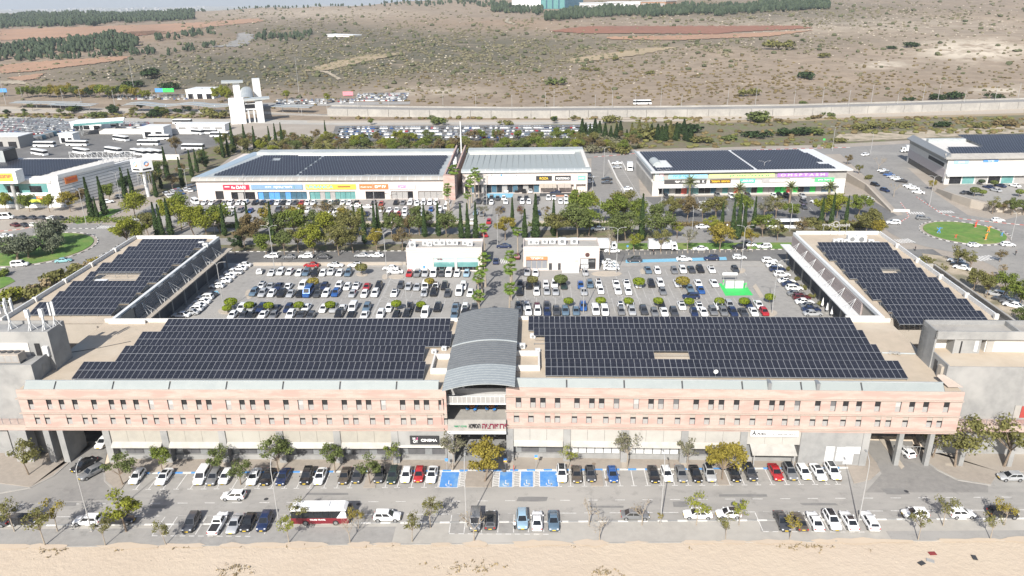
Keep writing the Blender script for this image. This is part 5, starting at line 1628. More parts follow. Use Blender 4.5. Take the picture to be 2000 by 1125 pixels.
for k in range(9):
 z = .6 + k * 1.2
 wallpanel(SM, P[0], P[1], 0, 1, z, z + .12, 'wall_joint', MAT['dark_metal'], .03)
 wallpanel(SM, P[3], P[0], .93, 1, z, z + .12, 'wall_joint', MAT['dark_metal'], .03)
wallpanel(SM, P[3], P[0], 0, .92, 5.8, 9.2, 'upper_glazing', MAT['glass_teal'], .08)
for k in range(6):
 wallpanel(SM, P[3], P[0], .05 + k * .15, .13 + k * .15, 5.9, 8.4, 'window', MAT['window_dark'], .14)
wallpanel(SM, P[3], P[0], 0, .93, 4.6, 5.6, 'white_band', MAT['sign_white'], .7)
wallpanel(SM, P[3], P[0], 0, .92, 1.4, 4.5, 'lower_glazing', MAT['glass_blue'], .06)
wallpanel(SM, P[3], P[0], 0, .92, 0, 1.4, 'plinth', MAT['sign_white'], .5)
wallpanel(SM, P[3], P[0], .0, .95, 9.4, 10.6, 'fascia', MAT['plaster'], .3)
wallpanel(SM, P[3], P[0], .70, .89, 2.2, 3.2, 'entrance_sign', colourmat('lime', (.62, .72, .08)), .8)
wallpanel(SM, P[0], P[1], 0, .68, 11.2, 12.6, 'high_wall', MAT['sign_white'], .0 + .3)
MB().prism([(-1, 1.5), (10.5, 35), (-45, 37), (-55, 2)], 11.2, 11.5).build('roof', MAT['plaster'], SM)
panelfield(SM, lambda t: -54 + 10 * t, lambda t: -8 + 9 * t, 3, 33, 13, 11.6, 0)
m = MB()
a, b, c2 = Vector((6.5, 18, 11.5)), Vector((12.4, 36, 11.5)), Vector((-16, 36, 11.5))
for p, q in ((a, b), (b, c2)):
 d = q - p
 n = int(d.length / 2.2)
 for i in range(n + 1):
  s = p + d * i / n
  m.cyl(s, s + Vector((0, 0, 2.6)), .09, n=5)
  if i < n:
   m.cyl(s, p + d * (i + 1) / n + Vector((0, 0, 2.6)), .06, n=4)
 for z in (.1, 2.6):
  m.cyl(p + Vector((0, 0, z)), q + Vector((0, 0, z)), .1, n=5)
m.build('truss_screen', MAT['white_metal'], SM)
SMB = thing('roof_plant', 'dark boxy plant room on the far left roof of the supermarket', 'plant room', (-226, 300, LOT + 11.5))
MB().box(-10, 10, 0, 8, 0, 5).build('wall', MAT['pale_metal'], SMB)
MB().box(-9.8, 9.8, .2, 7.8, 5, 5.3).build('roof', MAT['shade_wall'], SMB)
MB().box(9.9, 10.1, .1, 7.9, .2, 4.9).build('dark_side', MAT['dark_metal'], SMB)
d = Vector((P[1][0] - P[0][0], P[1][1] - P[0][1], 0))
ang = atan2(d.y, d.x)
colourmat('sm_orange', (.72, .20, .04))
colourmat('sm_amber', (.80, .42, .06))
pp = Vector((-178.2, 272.7, 0)) + d * .14 + Vector((d.y, -d.x, 0)).normalized() * .3
sign('supermarket_sign', 'orange Hebrew sign high on the striped side wall', (pp.x, pp.y, LOT + 9.6), 5.4, 2.4, 'sm_orange', [(HE('יוחננוף'), 'kerb_red', 0, .1, 4.4, 1.1)], ang)
sign('supermarket_sign', 'small orange sign over the supermarket entrance', (-185.5, 272.2, LOT + 4.0), 4.2, 1.1, 'sm_orange', [(HE('יוחננוף'), 'ink_white', 0, 0, 3, .6)])
# tall advertising pylons
b = G(36, 409)
PY = thing('sign_pylon', 'tall grey pylon with white box and orange Hebrew sign at left edge', 'sign', (b.x, b.y, LOT))
MB().cyl((0, 0, 0), (0, 0, 10.5), .75, .65, 16).build('mast', MAT['pole_metal'], PY)
MB().box(-5.8, 4.0, -2.2, 2.2, 10.5, 15.2).build('sign_box', MAT['sign_white'], PY)
MB().box(-4.8, 2.6, -2.35, -2.2, 11.4, 14.4).build('sign_face', MAT['sm_amber'], PY)
o = nw('lettering', textmesh(HE('יוחננוף'), MAT['kerb_red'], 6.2, 1.6), PY)
o.location = (-1.1, -2.4, 13)
b = G(290, 384)
PY = thing('sign_pylon', 'tall white pylon with three sided white sign and swirl logos', 'sign', (b.x, b.y, LOT))
MB().cyl((0, 0, 0), (0, 0, 11.0), .8, .7, 16).build('mast', MAT['white_metal'], PY)
MB().prism([(-3.6, -1.8), (0.8, -3.2), (3.8, 0.6), (-.5, 3)], 10.6, 15.2).build('sign_box', MAT['sign_white'], PY)
for (p, q) in (((-3.6, -1.8), (.8, -3.2)), ((.8, -3.2), (3.8, .6))):
 d = Vector((q[0] - p[0], q[1] - p[1], 0))
 nn_ = Vector((d.y, -d.x, 0)).normalized()
 c = Vector(((p[0] + q[0]) / 2, (p[1] + q[1]) / 2, 13.5)) + nn_ * .03
 u = d.normalized()
 for k, mt in ((0, 'kerb_blue'), (1, 'sm_orange')):
  m = MB()
  for i in range(10):
   t0, t1 = radians(30 + k * 180 + i * 17), radians(30 + k * 180 + (i + 1) * 17)
   r0, r1 = .55, .95
   m.quad(*[c + u * (r * cos(t)) + Vector((0, 0, r * sin(t))) + nn_ * .03 for r, t in ((r0, t0), (r1, t0), (r1, t1), (r0, t1))])
  m.build('logo_arc', MAT[mt], PY)
 a_, b_ = c - u * 1.7, c + u * 1.7
 MB().quad((a_.x, a_.y, 11.1), (b_.x, b_.y, 11.1), (b_.x, b_.y, 11.8), (a_.x, a_.y, 11.8)).build('name_strip', MAT['ink_black'], PY)
m = MB()
for i in range(12):
 t = 2 * pi * i / 12
 m.cyl((2.6 * cos(t), 2.6 * sin(t), 5.5), (2.6 * cos(t), 2.6 * sin(t), 9.6), .12, n=5)
 t2 = 2 * pi * (i + 1) / 12
 for z in (5.5, 9.6):
  m.cyl((2.6 * cos(t), 2.6 * sin(t), z), (2.6 * cos(t2), 2.6 * sin(t2), z), .09, n=4)
 if i % 3 == 0:
  m.cyl((0, 0, 5.5), (2.6 * cos(t), 2.6 * sin(t), 5.5), .1, n=4)
m.build('cage_ring', MAT['pole_metal'], PY)
# lettering on the roof of the right wing, seen from behind
me = textmesh('Motor Open', MAT['blind'], 7.4, 1.1, .2)
RS = thing('roof_lettering', 'white rooftop lettering seen from behind on the right wing', 'sign', (86.5, 206.0, 16.0), radians(-7))
o = nw('lettering', me, RS)
o.location = (0, 0, 1.6)
o.rotation_euler = (0, 0, pi)
o.scale = (1, 1, 1)
m = MB()
for i in range(14):
 t0, t1 = 2 * pi * i / 14, 2 * pi * (i + 1) / 14
 m.hexa([(r * cos(t), y, 2.5 + r * sin(t)) for y, r, t in ((-.1, .7, t0), (-.1, .95, t0), (-.1, .95, t1), (-.1, .7, t1))], [(r * cos(t), y, 2.5 + r * sin(t)) for y, r, t in ((.1, .7, t0), (.1, .95, t0), (.1, .95, t1), (.1, .7, t1))])
m.build('round_emblem', MAT['blind'], RS).location = (0, 0, -.6)
m = MB()
for x in (-3.2, -.9, 1.1, 3.0):
 m.cyl((x, 0, -1), (x, 0, 1.6), .05, n=5)
 m.cyl((x - .6, -1.2, -1), (x, 0, 1.5), .04, n=5)
m.build('sign_strut', MAT['grey_metal'], RS)
# retaining walls
def wallrun(name, label, pts, h_, th, mat, z=LOT):
 r = thing(name, label, 'wall', (pts[0][0], pts[0][1], z))
 for i, (p, q) in enumerate(zip(pts[:-1], pts[1:])):
  d = Vector((q[0] - p[0], q[1] - p[1], 0))
  n = Vector((-d.y, d.x, 0)).normalized() * th / 2
  o = Vector((pts[0][0], pts[0][1], 0))
  a, b = Vector((*p, 0)) - o, Vector((*q, 0)) - o
  hh0 = h_[i] if isinstance(h_, list) else h_
  hh1 = h_[i + 1] if isinstance(h_, list) else h_
  MB().hexa([(a + n)[:], (a - n)[:], (b - n)[:], (b + n)[:]], [(a + n)[:2] + (hh0,), (a - n)[:2] + (hh0,), (b - n)[:2] + (hh1,), (b + n)[:2] + (hh1,)]).build('wall_length', MAT[mat], r)
 return r
wallrun('low_wall', 'pale low wall along the north edge of the courtyard car park', [(-82, 206.2), (-36.8, 206.2)], .95, .5, 'plaster_warm')
wallrun('low_wall', 'pale garden wall before the long hall car park', [(-112, 247.4), (-20, 247.4)], 1.3, .3, 'plaster_warm')
wallrun('low_wall', 'pale garden wall before the restaurant car park', [(0, 247.4), (36, 247.0)], 1.1, .3, 'plaster_warm')
wallrun('ramp_divider', 'white wall between service road and striped ramp', gp([(1188, 318), (1205, 355), (1228, 392)]), 1.4, .6, 'plaster')
wallrun('retaining_wall', 'beige retaining wall sloping down beside the grey hall car park', gp([(1650, 352), (1690, 372), (1742, 415)]), [3.5, 2.6, .6], .8, 'plaster_warm')
wallrun('retaining_wall', 'beige retaining wall below the right edge car park', gp([(1830, 375), (1860, 392), (1895, 405), (1930, 412), (2000, 418)]), [1.5, 2.6, 3.0, 2.6, 1.5], .8, 'plaster_warm')
wallrun('low_wall', 'short white wall on the kerb near the right roundabout', gp([(1744, 413), (1776, 414)]), .9, .4, 'plaster')
wallrun('yard_wall', 'long white wall along the bus yard', gp([(195, 262), (330, 262), (440, 262)]), 3.2, .5, 'plaster')
wallrun('yard_wall', 'white wall behind the left cypress row', gp([(280, 312), (352, 312)]), 2.6, .5, 'plaster')
rp = thing('striped_ramp_rail', 'white parapet beside the ramp left of the grey hall', 'wall', (*gp([(1218, 325)])[0], LOT))
MB().box(-.2, .2, -8, 8, 0, .8).build('parapet', MAT['plaster'], rp)
# ================================================================== trees
def leafquads(pts, size, rng, up=0.0, aspect=1.0, nrm=None):
 n = len(pts)
 a = rng.normal(size=(n, 3))
 if nrm is not None:
  a = a * .55 + nrm
 a[:, 2] += up
 a /= np.linalg.norm(a, axis=1)[:, None]
 b = rng.normal(size=(n, 3))
 u = np.cross(a, b)
 u /= np.linalg.norm(u, axis=1)[:, None]
 v = np.cross(a, u)
 s = size * (.6 + .8 * rng.random(n))[:, None] * .5
 u *= s
 v *= s * aspect
 q = np.stack([pts - u - v * .4, pts + u * .2 - v, pts + u + v * .3, pts - u * .3 + v], 1)
 return q.reshape(-1, 3)
def leafmesh(name, verts, mat, extra=None, extramat=None):
 n = len(verts) // 4
 me = bpy.data.meshes.new(name)
 vs = verts.tolist()
 fs = [(4 * i, 4 * i + 1, 4 * i + 2, 4 * i + 3) for i in range(n)]
 mi = [0] * n
 if extra:
  o = len(vs)
  vs += [tuple(p) for p in extra.v]
  fs += [tuple(i + o for i in f) for f in extra.f]
  mi += [1] * len(extra.f)
 me.from_pydata(vs, [], fs)
 me.materials.append(mat)
 if extramat:
  me.materials.append(extramat)
  me.polygons.foreach_set('material_index', mi)
 me.update()
 return me
def shell(n, rng, lo=.55):
 d = rng.normal(size=(n, 3))
 d /= np.linalg.norm(d, axis=1)[:, None]
 return d * (lo + (1 - lo) * rng.random(n))[:, None], d
def broadleaf(seed, R=2.3, th=2.0, ch=3.6, clumps=16, leaves=1200, ls=.30, cr=.42, sparse=False, trunk=.13, mat='leaf_green', flat=1.0):
 """tree about 6 m high with limbs and a clumpy, open crown"""
 rng = np.random.default_rng(seed)
 cz = th + ch * .48
 tr = MB()
 lean = rng.normal(size=2) * .12
 top = Vector((lean[0], lean[1], th))
 tr.tube([(0, 0, 0), (lean[0] * .5, lean[1] * .5, th * .55), top], [trunk, trunk * .8, trunk * .65], 7)
 P = []
 Nn = []
 per = leaves // clumps
 for k in range(clumps):
  d = rng.normal(size=3)
  d /= np.linalg.norm(d)
  d[2] = d[2] * .9 + .12
  rad = (.45 + .5 * rng.random()) if k else .15
  c = np.array([d[0] * R * rad, d[1] * R * rad, cz + d[2] * ch * .5 * rad])
  if c[2] < th * .9:
   c[2] = th * .9 + .2
  s, nn = shell(int(per * (.6 + .8 * rng.random())), rng, .35)
  rr = R * cr * (.65 + .6 * rng.random())
  P.append(c + s * np.array([rr, rr, rr * .72 * flat]))
  Nn.append(nn)
  mid = Vector((c[0] * .45 + lean[0] * .5, c[1] * .45 + lean[1] * .5, (th + c[2]) / 2 - .1))
  tr.tube([top, mid, Vector(c)], [trunk * .45, trunk * .3, trunk * .12], 5)
  if sparse:
   for _ in range(3):
    e = Vector(c) + Vector(rng.normal(size=3) * rr * .55)
    tr.tube([Vector(c), e], [trunk * .13, trunk * .05], 4)
 P = np.concatenate(P)
 Nn = np.concatenate(Nn)
 return tr.mesh('trunk', MAT['trunk' if not sparse else 'trunk_pale']), leafmesh('crown', leafquads(P, ls, rng, .25, 1, Nn * .8), MAT[mat])
def bare(seed):
 rng = np.random.default_rng(seed)
 tr = MB()
 tw = MB()
 tr.tube([(0, 0, 0), (.05, 0, 1.0), (.0, .05, 2.0)], [.11, .09, .075], 6)
 def grow(p, d, L, r, lv):
  q = p + d * L
  (tr if lv < 2 else tw).tube([p, q], [r, r * .55], 4)
  if lv >= 4:
   return
  for _ in range(3 if lv < 3 else 2):
   nd = (d + Vector(rng.normal(size=3)) * .45)
   nd.z = abs(nd.z) * .8 + .12
   grow(q, nd.normalized(), L * (.62 + .2 * rng.random()), r * .55, lv + 1)
 for _ in range(4):
  d = Vector(rng.normal(size=3) * .6)
  d.z = 1
  grow(Vector((0, .05, 1.9)), d.normalized(), 1.1, .06, 1)
 pts = np.array([v for v in tw.v[::9]]) if tw.v else np.zeros((1, 3))
 pts = pts[rng.random(len(pts)) < .5]
 cr = leafmesh('crown', leafquads(pts, .16, rng), MAT['leaf_dry'], tw, MAT['trunk_pale'])
 return tr.mesh('trunk', MAT['trunk_pale']), cr
def cypress(seed, H=11.0, R=.95, n=1500):
 rng = np.random.default_rng(seed)
 z = rng.random(n) ** .9
 prof = np.clip(np.minimum(z / .10, 1) ** .5 * (1 - z) ** .85 * 1.15, .03, None)
 t = rng.random(n) * 2 * pi
 bump = 1 + .16 * np.sin(3 * t + 9 * z) + .10 * rng.normal(size=n)
 r = R * prof * bump * (.82 + .2 * rng.random(n))
 P = np.stack([r * np.cos(t), r * np.sin(t), .3 + z * (H - .3)], 1)
 nn = np.stack([np.cos(t), np.sin(t), .35 + 0 * t], 1)
 core = MB()
 K = 9
 prev = None
 for i in range(9):
  zz = i / 8
  rr = R * .74 * max(.02, min(1, zz / .1) ** .5 * (1 - zz) ** .85)
  ringv = [(rr * cos(2 * pi * k / K), rr * sin(2 * pi * k / K), .3 + zz * (H - .5)) for k in range(K)]
  o = len(core.v)
  core.v += ringv
  if prev is not None:
   for k in range(K):
    core.f.append((prev + k, prev + (k + 1) % K, o + (k + 1) % K, o + k))
    core.m.append(0)
  prev = o
 tr = MB().cyl((0, 0, 0), (0, 0, 1.2), .16, .14, 7)
 return tr.mesh('trunk', MAT['trunk']), leafmesh('crown', leafquads(P, .34, rng, .2, 1.6, nn), MAT['leaf_cypress'], core, MAT['leaf_dark'])
def fanpalm(seed, H=9.0):
 rng = np.random.default_rng(seed)
 tr = MB()
 b = rng.normal(size=2) * .25
 pts = [(b[0] * (k / 6) ** 2, b[1] * (k / 6) ** 2, H * k / 6) for k in range(7)]
 tr.tube(pts, [.30, .24, .21, .19, .18, .17, .19], 9)
 top = Vector(pts[-1])
 cr = MB()
 for k in range(30):
  az = 2 * pi * k / 30 * 2.4 + rng.random() * .4
  el = radians(75 - k * 4.2 + rng.normal() * 5)
  d = Vector((cos(az) * cos(el), sin(az) * cos(el), sin(el)))
  s = Vector((-sin(az), cos(az), 0))
  up = s.cross(d) * -1
  L = .75 + .25 * rng.random()
  c = top + d * L
  cr.cyl(top, c, .025, .02, 4)
  for j in range(7):
   a = radians(-66 + j * 22)
   e = c + (d * cos(a) + s * sin(a)) * (.95 - .12 * abs(j - 3)) + Vector((0, 0, -.28 - .12 * abs(j - 3) * .5)) * (1.0 if el < .8 else .4)
   wv = (d * -sin(a) + s * cos(a)) * .13
   m_ = (c + e) / 2 + Vector((0, 0, .07))
   cr.add([c, m_ + wv, e, m_ - wv], [(0, 1, 2, 3)])
 sk = MB()
 for k in range(16):
  az = 2 * pi * k / 16 + rng.random() * .3
  a = top + Vector((cos(az) * .15, sin(az) * .15, -.1))
  e = top + Vector((cos(az) * (.5 + .2 * rng.random()), sin(az) * .55, -1.3 - .5 * rng.random()))
  s = Vector((-sin(az), cos(az), 0)) * .18
  sk.add([a - s * .4, a + s * .4, e + s, e - s], [(0, 1, 2, 3)])
 return tr.mesh('trunk', MAT['trunk_pale']), cr.mesh('crown', MAT['leaf_palm']), sk.mesh('dead_fronds', MAT['leaf_dry'])
def datepalm(seed, H=5.0):
 rng = np.random.default_rng(seed)
 tr = MB().tube([(0, 0, 0), (.05, 0, H * .5), (0, .03, H)], [.36, .32, .40], 9)
 cr = MB()
 top = Vector((0, .03, H))
 for k in range(38):
  az = 2.39996 * k
  el = radians(82 - k * 2.3 + rng.normal() * 4)
  L = 2.9 * (.85 + .25 * rng.random())
  hd = Vector((cos(az), sin(az), 0))
  s = Vector((-sin(az), cos(az), 0))
  prev = top
  N = 7
  for j in range(N):
   e2 = el - radians(62) * (j / N) ** 1.3
   p = prev + (hd * cos(e2) + Vector((0, 0, sin(e2)))) * (L / N)
   for sg in (-1, 1):
    q = (prev + p) / 2
    tip = q + s * sg * .42 * (1 - .4 * abs(j / N - .4)) + (p - prev) * .9 + Vector((0, 0, -.05))
    cr.add([prev, p, tip], [(0, 1, 2)])
   prev = p
 return tr.mesh('trunk', MAT['trunk']), cr.mesh('crown', MAT['leaf_date'])
def topiary(seed):
 rng = np.random.default_rng(seed)
 s, nn = shell(700, rng, .86)
 s[:, 2] = np.sign(s[:, 2]) * np.abs(s[:, 2]) ** .8
 P = s * np.array([1.25, 1.25, .62]) + np.array([0, 0, 1.75])
 tr = MB().tube([(0, 0, 0), (0, 0, 1.5)], [.07, .06], 6)
 return tr.mesh('trunk', MAT['trunk']), leafmesh('crown', leafquads(P, .24, rng, 0, 1, nn), MAT['leaf_topiary'])
def shrub(seed, mat='leaf_olive', n=420):
 rng = np.random.default_rng(seed)
 P = []
 N_ = []
 for k in range(7):
  c = np.array([rng.normal() * .55, rng.normal() * .55, .55 + .25 * rng.random()])
  s, nn = shell(n // 7, rng, .4)
  P.append(c + s * np.array([.6, .6, .5]))
  N_.append(nn)
 P = np.concatenate(P)
 P[:, 2] = np.abs(P[:, 2])
 tr = MB()
 for k in range(4):
  tr.tube([(0, 0, 0), (rng.normal() * .4, rng.normal() * .4, .7)], [.04, .015], 4)
 return tr.mesh('stem', MAT['trunk']), leafmesh('foliage', leafquads(P, .25, rng, .2, 1, np.concatenate(N_)), MAT[mat])
KIND = {
 'full': [broadleaf(10 + i, 2.5, 1.9, 3.9, 20, 2900, .235, .42) for i in range(4)],
 'mid': [broadleaf(20 + i, 2.3, 2.0, 3.6, 15, 1500, .22, .39) for i in range(4)],
 'thin': [broadleaf(30 + i, 1.9, 2.3, 3.4, 12, 560, .20, .38, sparse=True, trunk=.10) for i in range(5)],
 'wide': [broadleaf(40 + i, 3.2, 2.2, 3.4, 22, 2800, .25, .37) for i in range(3)],
 'bare': [bare(50 + i) for i in range(3)],
 'cypress': [cypress(60 + i) for i in range(4)],
 'fan': [fanpalm(70 + i) for i in range(3)],
 'date': [datepalm(80 + i) for i in range(2)],
 'topiary': [topiary(90 + i) for i in range(2)],
 'olive': [broadleaf(100 + i, 3.1, 1.0, 4.0, 24, 3400, .30, .42, trunk=.28, mat='leaf_olivetree') for i in range(2)],
 'shrub': [shrub(110 + i) for i in range(4)],
}
HT = dict(full=6.0, mid=5.8, thin=5.9, wide=5.8, bare=5.0, cypress=11, fan=9.6, date=7.0, topiary=2.4, olive=5.4, shrub=1.4)
NAMES = dict(full='broadleaf_tree', mid='broadleaf_tree', thin='sparse_tree', wide='broadleaf_tree', bare='bare_tree', cypress='cypress_tree', fan='fan_palm', date='date_palm', topiary='clipped_tree', olive='olive_tree', shrub='shrub')
CAT = dict(fan='palm', date='palm', shrub='shrub')
VI = [0]
def plant(kind, p, h, mat, label, group=None, wf=1.0):
 VI[0] += 1
 src = KIND[kind][VI[0] % len(KIND[kind])]
 r = thing(NAMES[kind], label, CAT.get(kind, 'tree'), p, random.uniform(0, 6.28), group)
 s = h / HT[kind]
 r.scale = (s * wf, s * wf, s)
 for me, nm in zip(src, ('trunk', 'crown', 'dead_fronds') if kind != 'shrub' else ('stem', 'foliage')):
  o = nw(nm, me, r)
  if nm in ('crown', 'foliage') and mat and kind not in ('bare',):
   setmat(o, 0, MAT[mat])
 return r
ADJ = dict(leaf_green='green', leaf_yellow='yellow green', leaf_bright='bright green', leaf_olive='olive green', leaf_ochre='ochre', leaf_grey='greyish', leaf_brown='brownish', leaf_dry='dry',
   leaf_cypress='dark slender', leaf_palm='green', leaf_date='pale green', leaf_topiary='lime green', leaf_olivetree='grey green', leaf_dark='dark')
KW = dict(full='dense tree', mid='leafy tree', thin='sparse tree', wide='spreading tree', bare='bare tree', cypress='cypress', fan='fan palm', date='date palm', topiary='clipped round tree', olive='olive tree', shrub='shrub')
def row(lst, where, z, group, k=1.0):
 for i, (px, py, h, kind, mat) in enumerate(sorted(lst)):
  plant(kind, G(px, py, z), h * k, 'leaf_' + mat if mat else None, '%s %s, %s from the left %s' % (ADJ.get('leaf_' + mat, 'leafless') if mat else 'leafless', KW[kind], nth(i + 1), where), group)
row([(56, 927, 7, 'mid', 'olive'), (240, 946, 6.2, 'mid', 'green'), (318.6, 924, 6, 'mid', 'bright'), (431, 923, 6.2, 'mid', 'green'), (470.5, 946, 5.5, 'mid', 'green'), (544, 922, 7.2, 'mid', 'green'),
  (654.6, 922, 6.2, 'mid', 'green'), (723, 944, 6, 'mid', 'green'), (768.5, 916, 6, 'thin', 'bright'), (884, 918.5, 8.2, 'thin', 'grey'), (947, 940, 8.2, 'full', 'ochre'), (1109, 915, 5, 'thin', 'yellow'),
  (1224.5, 916, 8, 'thin', 'grey'), (1341, 915, 7, 'thin', 'grey'), (1410, 936, 8.0, 'full', 'ochre'), (1865, 911, 10.5, 'mid', 'olive'), (1961, 911, 10, 'mid', 'olive'), (1822, 893, 8, 'mid', 'olive')],
 'in the row before the pink facade', .12, 'street trees before the pink facade')
row([(28.5, 1038, 6.5, 'thin', 'olive'), (88, 1065, 7.5, 'thin', 'olive'), (112.5, 1038, 6.5, 'thin', 'ochre'), (206, 1065, 5.5, 'thin', 'olive'), (246.7, 1038, 8, 'mid', 'yellow'), (324, 1064, 5, 'thin', 'olive'),
  (564.6, 1060, 5.5, 'thin', 'yellow'), (586, 1025, 5.2, 'thin', 'olive'), (683.7, 1059, 4.8, 'bare', ''), (700, 1032, 4.6, 'thin', 'ochre'), (805, 1058, 5.8, 'thin', 'olive'), (841, 1031, 6.2, 'thin', 'olive'),
  (925.6, 1056.5, 5.6, 'bare', ''), (1150, 1026, 5, 'bare', ''), (1171, 1055, 4.6, 'bare', ''), (1253.7, 1026, 5, 'bare', ''), (1289, 1023, 2, 'thin', 'ochre'), (1360, 1026, 6.4, 'thin', 'yellow'),
  (1417, 1053, 4.8, 'thin', 'olive'), (1443, 1026, 5.2, 'thin', 'yellow'), (1542, 1053, 5, 'thin', 'ochre'), (1793, 1054.5, 5.6, 'thin', 'olive'), (1842, 1027, 6, 'thin', 'olive'), (1934, 1053, 5, 'thin', 'olive'), (1960, 1026, 5.4, 'thin', 'ochre'), (2, 1020, 5, 'thin', 'olive')],
 'along the sandy edge of the street', .03, 'street trees along the sandy edge')
row([(520, 499, 6.0, 'full', 'bright'), (556, 497, 6.4, 'full', 'green'), (583, 494, 7, 'mid', 'olive'), (613, 500, 8.2, 'full', 'yellow'), (662, 499, 8.2, 'full', 'olive'), (690, 494, 7, 'mid', 'olive'), (736, 496, 6.8, 'mid', 'ochre'),
  (786, 490, 6.5, 'mid', 'brown'), (1238, 492, 5.0, 'mid', 'yellow'), (1290, 493, 6.2, 'mid', 'olive'), (1342, 493, 6.0, 'thin', 'grey'), (1405, 491, 7.4, 'full', 'ochre'), (1465, 487, 5.5, 'mid', 'ochre'), (1190, 497, 6, 'bare', '')],
 'on the near side of the middle street', LOT, 'trees along the middle street', 1.28)
row([(497, 472, 7.2, 'full', 'brown'), (545, 470, 8.0, 'full', 'green'), (577, 466, 8.6, 'full', 'bright'), (615, 462, 7, 'full', 'green'), (645, 470, 8, 'full', 'yellow'), (690, 468, 8, 'wide', 'olive'), (765, 464, 7.0, 'full', 'green'), (800, 462, 6, 'mid', 'brown'),
  (820, 460, 7.6, 'full', 'green'), (872, 464, 7.2, 'full', 'green'), (987, 470, 7, 'mid', 'ochre'), (1088, 468, 7.2, 'wide', 'olive'), (1128, 466, 9.5, 'full', 'green'), (1150, 462, 8, 'full', 'bright'), (1206, 474, 7.5, 'full', 'green'), (1222, 470, 8.2, 'full', 'green'),
  (1283, 470, 9.2, 'full', 'green'), (1322, 466, 4.6, 'mid', 'yellow'), (1392, 466, 6, 'mid', 'yellow'), (1489, 463, 6.4, 'full', 'bright'), (1518, 470, 5.6, 'mid', 'olive'), (1565, 464, 5.6, 'mid', 'brown'), (1592, 470, 5.4, 'mid', 'olive'), (1640, 470, 5.2, 'shrub', 'olive'),
  (1690, 458, 6.8, 'full', 'olive'), (1712, 462, 5, 'full', 'ochre'), (380, 462, 9.0, 'full', 'yellow'), (405, 464, 8.4, 'full', 'yellow'), (430, 455, 8.4, 'full', 'bright'), (355, 450, 7.5, 'mid', 'yellow'), (250, 484, 8, 'full', 'yellow'), (272, 478, 6.4, 'full', 'yellow'),
  (290, 460, 6.8, 'full', 'olive'), (460, 496, 5, 'mid', 'dark'), (478, 484, 6, 'full', 'brown')],
 'in the middle tree belt', LOT, 'trees of the middle belt', 1.28)
row([(335, 440, 8, 'full', 'yellow'), (350, 434, 8.4, 'full', 'bright'), (520, 440, 6.2, 'mid', 'ochre'), (560, 437, 5.4, 'mid', 'brown'), (583, 441, 6.4, 'mid', 'ochre'), (630, 440, 8, 'thin', 'brown'), (648, 436, 7, 'thin', 'grey'), (675, 438, 6, 'mid', 'ochre'),
  (700, 440, 5, 'mid', 'yellow'), (748, 430, 5, 'thin', 'brown'), (812, 428, 5, 'thin', 'brown'), (945, 428, 4.6, 'thin', 'grey'), (975, 437, 5.2, 'thin', 'brown'), (1018, 432, 4.6, 'thin', 'brown'), (1065, 432, 4.8, 'thin', 'brown'), (1100, 440, 5, 'thin', 'grey'),
  (1128, 436, 9.6, 'full', 'bright'), (1142, 428, 8, 'full', 'yellow'), (1196, 440, 8.6, 'full', 'bright'), (1216, 432, 9.4, 'full', 'olive'), (1246, 440, 7.6, 'full', 'bright'), (1312, 428, 6.4, 'full', 'olive'), (1342, 430, 7, 'full', 'brown'), (1372, 430, 5.4, 'mid', 'olive'),
  (1398, 430, 7.4, 'full', 'olive'), (1450, 428, 7.4, 'full', 'bright'), (1492, 430, 6.6, 'mid', 'grey'), (1515, 428, 6.8, 'mid', 'olive'), (1545, 430, 5.2, 'full', 'bright'), (1610, 428, 7, 'full', 'yellow'), (1634, 426, 7.2, 'full', 'yellow'), (1676, 424, 6.6, 'full', 'bright'), (1700, 440, 5, 'mid', 'olive'), (1580, 440, 3, 'shrub', 'olive')],
 'in the far tree belt', LOT, 'trees of the far belt', 1.28)
row([(12, 412, 6.4, 'full', 'yellow'), (58, 414, 6.6, 'full', 'bright'), (98, 415, 6.4, 'full', 'yellow'), (138, 414, 7.0, 'full', 'ochre'), (265, 426, 8.2, 'wide', 'yellow'), (215, 392, 6.5, 'full', 'bright'), (160, 398, 5.5, 'full', 'brown'), (245, 380, 7, 'full', 'dark'),
  (300, 372, 8, 'full', 'olive'), (315, 350, 8, 'full', 'green'), (338, 372, 6, 'mid', 'brown'), (355, 345, 5, 'full', 'brown'), (400, 332, 6, 'full', 'dark'), (395, 318, 6, 'full', 'green'), (345, 303, 9, 'mid', 'brown')],
 'beside the supermarket and its approach', LOT, 'trees near the supermarket', 1.15)
row([(34, 507, 8.2, 'olive', 'olivetree'), (56, 503, 7.6, 'olive', 'olivetree'), (108, 480, 9.0, 'olive', 'olivetree'), (103, 495, 5.6, 'olive', 'olivetree')], 'on the left roundabout lawn', LOT + .3, 'olive trees on the roundabout')
row([(187, 521, 3.4, 'shrub', 'ochre'), (165, 534, 3.6, 'shrub', 'dry'), (150, 540, 3.6, 'shrub', 'olive'), (128, 548, 4.2, 'shrub', 'olive'), (108, 556, 4.4, 'shrub', 'olive'), (75, 575, 4, 'shrub', 'dry'), (48, 585, 4.6, 'shrub', 'olive'), (22, 592, 5, 'shrub', 'yellow'), (95, 590, 4, 'shrub', 'olive'), (10, 540, 2.4, 'shrub', 'bright')],
 'beside the left wing', LOT, 'shrubs beside the left wing')
